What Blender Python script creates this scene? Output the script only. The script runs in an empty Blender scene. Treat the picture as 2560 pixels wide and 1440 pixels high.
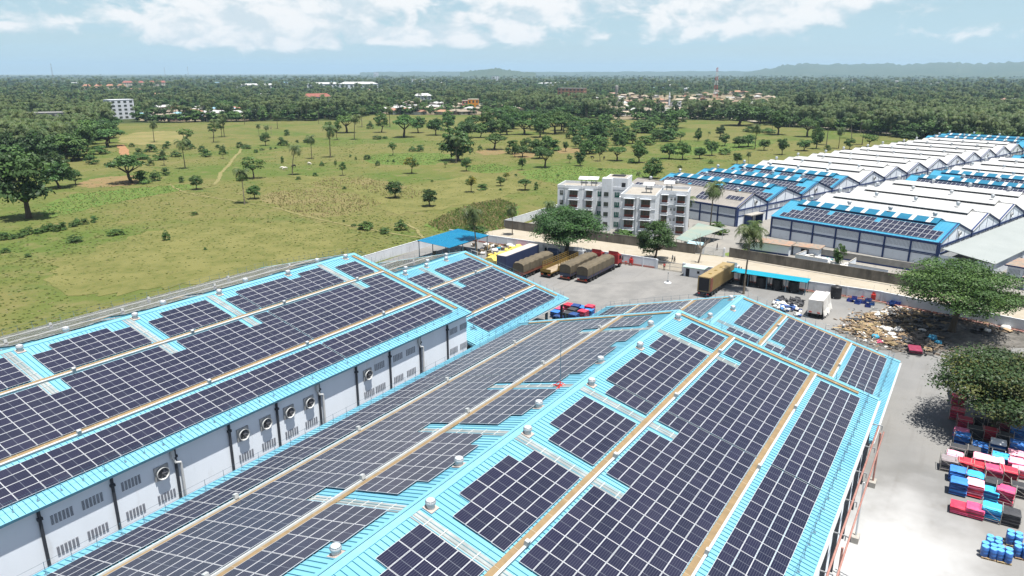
import bpy, math, random
from math import sin, cos, pi, radians, atan2, hypot, sqrt
from mathutils import Vector, Matrix

SC = bpy.context.scene
COL = SC.collection

# ------------------------------------------------------------------ camera
cam = bpy.data.cameras.new('camera')
cam.sensor_width = 36.0
cam.lens = 25.397
cam.clip_start = 0.5
cam.clip_end = 60000
cam_o = bpy.data.objects.new('camera', cam)
cam_o.location = (0, 0, 47.5)
cam_o.rotation_euler = (radians(90 - 16.589), 0, radians(32.941 - 90))
COL.objects.link(cam_o)
SC.camera = cam_o

# ------------------------------------------------------------------ sky
SUN_DIR = Vector((-0.06, -0.235, 0.97)).normalized()
world = bpy.data.worlds.new('World')
SC.world = world
world.use_nodes = True
wt = world.node_tree
wt.nodes.clear()
def wn(t, **k):
    n = wt.nodes.new(t)
    for a, b in k.items(): setattr(n, a, b)
    return n
def wmath(op, a, b=None, c=None, clamp=False):
    n = wn('ShaderNodeMath', operation=op, use_clamp=clamp)
    for i, v in enumerate((a, b, c)):
        if v is None: continue
        if isinstance(v, (int, float)): n.inputs[i].default_value = v
        else: wt.links.new(v, n.inputs[i])
    return n.outputs[0]
sky = wn('ShaderNodeTexSky', sky_type='NISHITA')
sky.sun_disc = False
sky.sun_elevation = math.asin(SUN_DIR.z)
sky.sun_rotation = atan2(SUN_DIR.x, SUN_DIR.y)
sky.altitude = 60
sky.air_density = 1.0
sky.dust_density = 0.6
sky.ozone_density = 3.0
tc = wn('ShaderNodeTexCoord')
sep = wn('ShaderNodeSeparateXYZ'); wt.links.new(tc.outputs['Generated'], sep.inputs[0])
az = wmath('ARCTAN2', sep.outputs[1], sep.outputs[0])
hor = wmath('SQRT', wmath('ADD', wmath('MULTIPLY', sep.outputs[0], sep.outputs[0]), wmath('MULTIPLY', sep.outputs[1], sep.outputs[1])))
el = wmath('ARCTAN2', sep.outputs[2], hor)
def cloud_noise(sx, sy, ox, detail, rough, scale=1.0, dist=0.0):
    comb = wn('ShaderNodeCombineXYZ')
    wt.links.new(wmath('MULTIPLY', az, sx), comb.inputs[0])
    wt.links.new(wmath('MULTIPLY', el, sy), comb.inputs[1])
    comb.inputs[2].default_value = ox
    n = wn('ShaderNodeTexNoise', noise_dimensions='3D')
    n.inputs['Scale'].default_value = scale
    n.inputs['Detail'].default_value = detail
    n.inputs['Roughness'].default_value = rough
    n.inputs['Distortion'].default_value = dist
    wt.links.new(comb.outputs[0], n.inputs['Vector'])
    return n.outputs['Fac']
def wramp(v, lo, hi):
    m = wn('ShaderNodeMapRange', interpolation_type='SMOOTHSTEP')
    wt.links.new(v, m.inputs[0]); m.inputs[1].default_value = lo; m.inputs[2].default_value = hi
    return m.outputs[0]
BIG_OX = 18.1
big = cloud_noise(3.1, 9.0, BIG_OX, 2, 0.5)               # where the banks of cloud stand
puff = cloud_noise(22.0, 40.0, 8.1, 8, 0.58, dist=0.25)  # the heaps inside a bank
dens = wmath('ADD', wmath('MULTIPLY', big, 0.85), wmath('MULTIPLY', puff, 0.60))
base_cut = wramp(el, 0.014, 0.044)
thr = wmath('SUBTRACT', dens, wmath('MULTIPLY', wmath('SUBTRACT', 1.0, base_cut), 0.30))
cmask = wmath('MULTIPLY', wramp(thr, 0.62, 0.76), wmath('ADD', 0.25, wmath('MULTIPLY', wramp(el, 0.75, 0.2), 0.75)))   # heaps close up towards the horizon, thinned overhead, unseen, to cut fill light
shade = wramp(cloud_noise(22.0, 40.0, 8.20, 7, 0.58, dist=0.25), 0.40, 0.60)
veil = wramp(cloud_noise(1.6, 22.0, 5.5, 4, 0.55), 0.35, 0.75)
ccol = wn('ShaderNodeMix', data_type='RGBA')
wt.links.new(shade, ccol.inputs[0])
ccol.inputs[6].default_value = (6.1, 6.95, 7.45, 1)
ccol.inputs[7].default_value = (8.7, 8.7, 8.7, 1)
hz = wn('ShaderNodeMix', data_type='RGBA')       # pale moist air and thin veil low down, faded above to weaken fill light
wt.links.new(wmath('ADD', wmath('MULTIPLY', wmath('MULTIPLY', veil, 0.30), wramp(el, 0.5, 0.1)), wmath('ADD', 0.02, wmath('MULTIPLY', wramp(el, 0.32, -0.02), 0.72))), hz.inputs[0])
wt.links.new(sky.outputs[0], hz.inputs[6])
hz.inputs[7].default_value = (4.5, 6.35, 7.3, 1)
mixc = wn('ShaderNodeMix', data_type='RGBA')
wt.links.new(wmath('MULTIPLY', cmask, 0.93), mixc.inputs[0])
wt.links.new(hz.outputs[2], mixc.inputs[6]); wt.links.new(ccol.outputs[2], mixc.inputs[7])
bg = wn('ShaderNodeBackground'); bg.inputs[1].default_value = 0.06
wt.links.new(mixc.outputs[2], bg.inputs[0])
wo = wn('ShaderNodeOutputWorld'); wt.links.new(bg.outputs[0], wo.inputs[0])

# ------------------------------------------------------------------ sun
sl = bpy.data.lights.new('sun', 'SUN'); sl.energy = 5.0; sl.angle = radians(0.53); sl.color = (1.0, 0.965, 0.90)
so = bpy.data.objects.new('sun', sl); so.rotation_euler = (-SUN_DIR).to_track_quat('-Z', 'Y').to_euler()
so.location = (0, -60, 220); COL.objects.link(so)

# ------------------------------------------------------------------ exposure
SC.view_settings.view_transform = 'Standard'
SC.view_settings.look = 'None'
SC.view_settings.exposure = 0.95
SC.view_settings.gamma = 1.0
SC.view_settings.use_curve_mapping = False
SC.cycles.use_denoising = True
SC.cycles.max_bounces = 6
SC.cycles.diffuse_bounces = 3
SC.cycles.glossy_bounces = 3
SC.cycles.transmission_bounces = 4
SC.cycles.volume_bounces = 0
SC.cycles.transparent_max_bounces = 6
SC.cycles.caustics_reflective = False
SC.cycles.caustics_refractive = False
SC.cycles.sample_clamp_indirect = 6

# ================================================================== materials
MATS = {}
def mat(name, col, rough=0.8, col2=None, scale=1.0, detail=4, lo=0.35, hi=0.65, bump=0.0, bscale=None, spec=0.3,
        metal=0.0, coord='Object', vary=0.0, col3=None, scale3=0.1, lo3=.45, hi3=.6, stretch=None):
    """plain principled surface; col2 is mixed in by a noise, col3 by a second larger noise, vary shifts it per object"""
    if name in MATS: return MATS[name]
    m = bpy.data.materials.new(name); m.use_nodes = True
    nt = m.node_tree; b = nt.nodes['Principled BSDF']
    b.inputs['Roughness'].default_value = rough
    b.inputs['Metallic'].default_value = metal
    b.inputs['Specular IOR Level'].default_value = spec
    b.inputs['Base Color'].default_value = (*col, 1)
    out = None
    tcn = nt.nodes.new('ShaderNodeTexCoord')
    vec = tcn.outputs[coord] if coord != 'World' else None
    if coord == 'World':
        g = nt.nodes.new('ShaderNodeNewGeometry'); vec = g.outputs['Position']
    if stretch:
        mp = nt.nodes.new('ShaderNodeMapping'); mp.inputs['Scale'].default_value = stretch
        nt.links.new(vec, mp.inputs[0]); vec = mp.outputs[0]
    def noise(sc, det):
        n = nt.nodes.new('ShaderNodeTexNoise'); n.inputs['Scale'].default_value = sc
        n.inputs['Detail'].default_value = det; n.inputs['Roughness'].default_value = 0.6
        nt.links.new(vec, n.inputs['Vector']); return n.outputs['Fac']
    def layer(src, c2, sc, det, l, h):
        mr = nt.nodes.new('ShaderNodeMapRange'); mr.inputs[1].default_value = l; mr.inputs[2].default_value = h
        nt.links.new(noise(sc, det), mr.inputs[0])
        mx = nt.nodes.new('ShaderNodeMix'); mx.data_type = 'RGBA'
        nt.links.new(mr.outputs[0], mx.inputs[0])
        if src is None: mx.inputs[6].default_value = (*col, 1)
        else: nt.links.new(src, mx.inputs[6])
        mx.inputs[7].default_value = (*c2, 1)
        return mx.outputs[2]
    if col2: out = layer(out, col2, scale, detail, lo, hi)
    if col3: out = layer(out, col3, scale3, 3, lo3, hi3)
    if vary:
        oi = nt.nodes.new('ShaderNodeObjectInfo')
        hs = nt.nodes.new('ShaderNodeHueSaturation')
        mr = nt.nodes.new('ShaderNodeMapRange'); mr.inputs[3].default_value = 1 - vary; mr.inputs[4].default_value = 1 + vary
        nt.links.new(oi.outputs['Random'], mr.inputs[0]); nt.links.new(mr.outputs[0], hs.inputs['Value'])
        mr2 = nt.nodes.new('ShaderNodeMapRange'); mr2.inputs[3].default_value = 0.5 - vary * .06; mr2.inputs[4].default_value = 0.5 + vary * .06
        wn_ = nt.nodes.new('ShaderNodeTexWhiteNoise'); wn_.noise_dimensions = '1D'
        nt.links.new(oi.outputs['Random'], wn_.inputs['W']); nt.links.new(wn_.outputs['Value'], mr2.inputs[0]); nt.links.new(mr2.outputs[0], hs.inputs['Hue'])
        if out is None: hs.inputs['Color'].default_value = (*col, 1)
        else: nt.links.new(out, hs.inputs['Color'])
        out = hs.outputs[0]
    if out is not None: nt.links.new(out, b.inputs['Base Color'])
    if bump:
        bp = nt.nodes.new('ShaderNodeBump'); bp.inputs['Strength'].default_value = bump; bp.inputs['Distance'].default_value = 0.1
        nt.links.new(noise(bscale or scale * 3, 5), bp.inputs['Height']); nt.links.new(bp.outputs[0], b.inputs['Normal'])
    MATS[name] = m
    return m

def leaf_mat(name, dark, light, vary=0.22, scale=2.2, trans=0.13):
    if name in MATS: return MATS[name]
    m = mat(name, dark, 0.55, light, scale, 3, 0.35, 0.68, vary=vary, spec=0.25)
    nt = m.node_tree; b = nt.nodes['Principled BSDF']
    src = b.inputs['Base Color'].links[0].from_socket
    tr = nt.nodes.new('ShaderNodeBsdfTranslucent'); nt.links.new(src, tr.inputs[0])
    ms = nt.nodes.new('ShaderNodeMixShader'); ms.inputs[0].default_value = trans
    nt.links.new(b.outputs[0], ms.inputs[1]); nt.links.new(tr.outputs[0], ms.inputs[2])
    nt.links.new(ms.outputs[0], nt.nodes['Material Output'].inputs[0])
    return m

# ================================================================== mesh building
class MB:
    def __init__(s): s.v = []; s.f = []; s.m = []
    def add(s, vs, fs, mi=0, M=None):
        o = len(s.v)
        if M is not None: vs = [M @ Vector(p) for p in vs]
        s.v += [tuple(p) for p in vs]
        s.f += [tuple(i + o for i in f) for f in fs]
        s.m += [mi] * len(fs)
        return s
    def quad(s, a, b, c, d, mi=0): return s.add([a, b, c, d], [(0, 1, 2, 3)], mi)
    def poly(s, pts, mi=0): return s.add(pts, [tuple(range(len(pts)))], mi)
    def box(s, x0, x1, y0, y1, z0, z1, mi=0, M=None):
        vs = [(x, y, z) for z in (z0, z1) for y in (y0, y1) for x in (x0, x1)]
        return s.add(vs, [(0, 2, 3, 1), (4, 5, 7, 6), (0, 1, 5, 4), (2, 6, 7, 3), (0, 4, 6, 2), (1, 3, 7, 5)], mi, M)
    def cbox(s, c, d, mi=0, rz=0.0, M=None):
        T = Matrix.Translation(c) @ Matrix.Rotation(rz, 4, 'Z')
        if M is not None: T = M @ T
        return s.box(-d[0]/2, d[0]/2, -d[1]/2, d[1]/2, -d[2]/2, d[2]/2, mi, T)
    def prism(s, pts, z0, z1, mi=0, M=None, cap=True):
        n = len(pts)
        vs = [(p[0], p[1], z0) for p in pts] + [(p[0], p[1], z1) for p in pts]
        fs = [(i, (i+1) % n, (i+1) % n + n, i + n) for i in range(n)]
        if cap: fs += [tuple(range(n, 2*n)), tuple(range(n-1, -1, -1))]
        return s.add(vs, fs, mi, M)
    def ext(s, prof, a, b, mi=0, axis='x', M=None):
        """extrude a closed profile (p,q) from a to b along an axis: x -> (t,p,q), y -> (p,t,q)"""
        n = len(prof)
        mk = (lambda t, p: (t, p[0], p[1])) if axis == 'x' else (lambda t, p: (p[0], t, p[1]))
        vs = [mk(a, p) for p in prof] + [mk(b, p) for p in prof]
        fs = [(i, (i+1) % n, (i+1) % n + n, i + n) for i in range(n)] + [tuple(range(n, 2*n)), tuple(range(n-1, -1, -1))]
        return s.add(vs, fs, mi, M)
    def tube(s, pts, r, n=6, mi=0, cap=True):
        pts = [Vector(p) for p in pts]
        rs = r if isinstance(r, (list, tuple)) else [r] * len(pts)
        vs = []; fs = []
        for k, p in enumerate(pts):
            t = (pts[min(k+1, len(pts)-1)] - pts[max(k-1, 0)]).normalized()
            a = t.cross(Vector((0, 0, 1)) if abs(t.z) < 0.9 else Vector((1, 0, 0))).normalized(); b = t.cross(a)
            for i in range(n):
                w = 2*pi*i/n
                vs.append(p + a*cos(w)*rs[k] + b*sin(w)*rs[k])
        for k in range(len(pts)-1):
            for i in range(n):
                j = (i+1) % n
                fs.append((k*n+i, k*n+j, (k+1)*n+j, (k+1)*n+i))
        if cap:
            fs.append(tuple(range(n))[::-1]); fs.append(tuple((len(pts)-1)*n+i for i in range(n)))
        return s.add(vs, fs, mi)
    def lathe(s, prof, n=16, c=(0, 0, 0), mi=0, M=None, fin=0.0):
        vs = []; fs = []
        for r, z in prof:
            for i in range(n):
                w = 2*pi*i/n
                rr = r * (1 - (fin if i % 2 else 0))
                vs.append((c[0]+rr*cos(w), c[1]+rr*sin(w), c[2]+z))
        for k in range(len(prof)-1):
            for i in range(n):
                j = (i+1) % n
                fs.append((k*n+i, k*n+j, (k+1)*n+j, (k+1)*n+i))
        fs.append(tuple(range(n))[::-1]); fs.append(tuple((len(prof)-1)*n+i for i in range(n)))
        return s.add(vs, fs, mi, M)
    def mesh(s, name, mats, smooth=False):
        me = bpy.data.meshes.new(name)
        me.from_pydata(s.v, [], s.f)
        if not isinstance(mats, (list, tuple)): mats = [mats]
        for m in mats: me.materials.append(m)
        if any(s.m): me.polygons.foreach_set('material_index', s.m)
        if smooth: me.polygons.foreach_set('use_smooth', [True] * len(me.polygons))
        me.update()
        return me
    def build(s, name, mats, parent=None, smooth=False, loc=None, rot=None, **tags):
        return place(s.mesh(name, mats, smooth), name, parent, loc, rot, None, **tags)

def tag(o, label=None, category=None, group=None, kind=None):
    if label: o['label'] = label
    if category: o['category'] = category
    if group: o['group'] = group
    if kind: o['kind'] = kind
    return o
def place(me, name, parent=None, loc=None, rot=None, scale=None, **tags):
    o = bpy.data.objects.new(name, me)
    if parent is not None: o.parent = parent
    if loc is not None: o.location = loc
    if rot is not None: o.rotation_euler = rot if isinstance(rot, (tuple, list)) else (0, 0, rot)
    if scale is not None: o.scale = scale if isinstance(scale, (tuple, list)) else (scale,)*3
    COL.objects.link(o)
    return tag(o, **tags)
def thing(name, label, category, loc=(0, 0, 0), rz=0.0, group=None, rot=None, scale=None):
    o = bpy.data.objects.new(name, None); o.empty_display_size = 0.5
    o.location = loc; o.rotation_euler = rot if rot is not None else (0, 0, rz)
    if scale is not None: o.scale = scale if isinstance(scale, (tuple, list)) else (scale,)*3
    COL.objects.link(o)
    return tag(o, label, category, group)
def structure(name, mb, m, loc=None, rot=None, smooth=False):
    return mb.build(name, m, None, smooth, loc, rot, kind='structure')
def copy_tree(root, loc, rz=0.0, label=None, group=None, scale=None):
    r = root.copy(); COL.objects.link(r); r.location = loc; r.rotation_euler = (0, 0, rz)
    if scale is not None: r.scale = scale if isinstance(scale, (tuple, list)) else (scale,)*3
    if label: r['label'] = label
    if group: r['group'] = group
    for ch in root.children:
        c = ch.copy(); COL.objects.link(c); c.parent = r
        for g in ch.children:
            d = g.copy(); COL.objects.link(d); d.parent = c
    return r

ORD = ['first', 'second', 'third', 'fourth', 'fifth', 'sixth', 'seventh', 'eighth', 'ninth', 'tenth', 'eleventh', 'twelfth', 'thirteenth', 'fourteenth', 'fifteenth']
random.seed(11)

# ================================================================== measured positions (metres)
D_PATCH=[('dry_maize',[(186.6,240.0),(200.1,245.4),(209.5,238.9),(213.2,221.4),(207.0,199.8),(199.3,186.8),(185.5,184.2),(176.5,184.0),(167.2,191.8),(172.0,210.7)]),('dry_maize',[(218.8,249.7),(238.1,254.6),(247.7,244.7),(243.3,220.8),(229.6,192.1),(214.3,183.4),(213.2,199.1),(219.6,223.2),(217.2,235.1)]),('dry_maize',[(179.5,148.9),(198.0,155.0),(217.5,158.8),(232.1,155.9),(224.5,143.3),(204.4,131.6),(187.9,124.4),(181.3,125.7),(178.7,135.3),(172.9,138.7)]),('green_crop',[(302.2,295.5),(323.5,308.5),(340.1,299.3),(353.5,278.7),(332.0,256.7),(307.5,249.5),(296.1,263.8),(294.4,279.6)]),('green_crop',[(299.2,221.9),(313.2,230.9),(327.2,222.4),(317.5,205.7),(303.1,198.8),(293.0,208.8)]),('green_crop',[(126.7,286.5),(147.9,308.8),(160.1,307.2),(175.5,303.7),(188.7,296.2),(186.4,282.7),(167.9,279.8),(144.1,275.2),(125.4,267.0),(117.2,266.3)]),('green_crop',[(303.8,192.1),(338.4,188.9),(342.4,167.2),(346.2,146.5),(329.5,131.1),(302.9,135.7),(285.4,146.9),(283.1,166.2)]),('green_crop',[(458.8,169.8),(501.4,154.3),(554.1,141.1),(527.6,124.6),(471.3,131.9),(435.8,143.4),(423.6,154.0)]),('bare_soil',[(166.3,339.7),(178.9,348.5),(189.6,347.2),(196.4,341.8),(187.9,324.9),(176.6,314.8),(165.1,319.7),(160.9,326.2)]),('bare_soil',[(376.2,243.7),(394.9,240.8),(372.7,224.5),(356.9,225.7)]),('bare_soil',[(375.7,270.5),(390.8,265.5),(378.0,249.4),(360.1,252.0)]),('bare_soil',[(417.4,233.8),(428.0,227.1),(407.1,213.1),(392.2,219.0)]),('pale_pitch',[(310.9,560.9),(341.8,591.5),(362.5,590.9),(367.5,567.3),(341.6,520.3),(304.8,479.4),(285.8,487.1),(284.2,511.3)]),('dark_grass',[(122.2,168.8),(130.9,171.4),(133.4,164.8),(130.0,158.4),(122.5,155.9),(118.4,159.8)]),('pale_grass',[(112.5,211.3),(141.3,210.3),(158.4,183.9),(155.1,155.5),(137.2,145.6),(110.9,147.7),(90.7,153.2),(76.4,163.8),(82.7,191.2)]),('pale_grass',[(218.0,266.7),(237.6,273.0),(234.1,209.1),(281.5,205.3),(262.2,165.8),(232.1,155.9),(207.3,162.3),(188.6,176.5),(221.0,229.3)])]
D_PATH=[('footpath',1.6,[(196.4,284.2),(210.3,300.0),(223.2,316.6),(232.1,325.6),(254.8,351.0),(266.7,364.9),(288.1,388.1),(304.5,408.0)]),('footpath',0.9,[(185.8,300.7),(180.3,287.9),(176.2,274.6),(174.9,258.1),(174.1,237.1),(173.0,215.2),(167.9,194.6),(164.6,171.9),(162.6,146.1),(163.1,137.1)]),('footpath',0.9,[(180.3,287.9),(187.3,281.3),(196.8,283.6)]),('footpath',1.0,[(357.2,433.0),(384.7,434.0),(416.3,432.5),(424.5,405.9)]),('dirt_track',5.0,[(242.0,434.3),(262.8,472.4),(276.8,500.9)]),('footpath',1.0,[(163.1,137.1),(171.1,146.9),(176.9,155.3)]),('footpath',1.1,[(373.4,718.9),(392.0,690.1),(419.4,668.5),(455.1,656.8),(489.2,626.8),(522.3,587.4)])]
D_FARROAD=[(742.4,149.4),(719.0,127.2),(695.3,93.7),(674.0,63.7),(650.7,36.5),(629.9,12.1)]
D_VILLAGEROAD=[(772.6,288.2),(813.4,280.1),(841.2,266.1),(806.9,235.3),(755.0,193.9),(742.4,149.4)]
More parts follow.
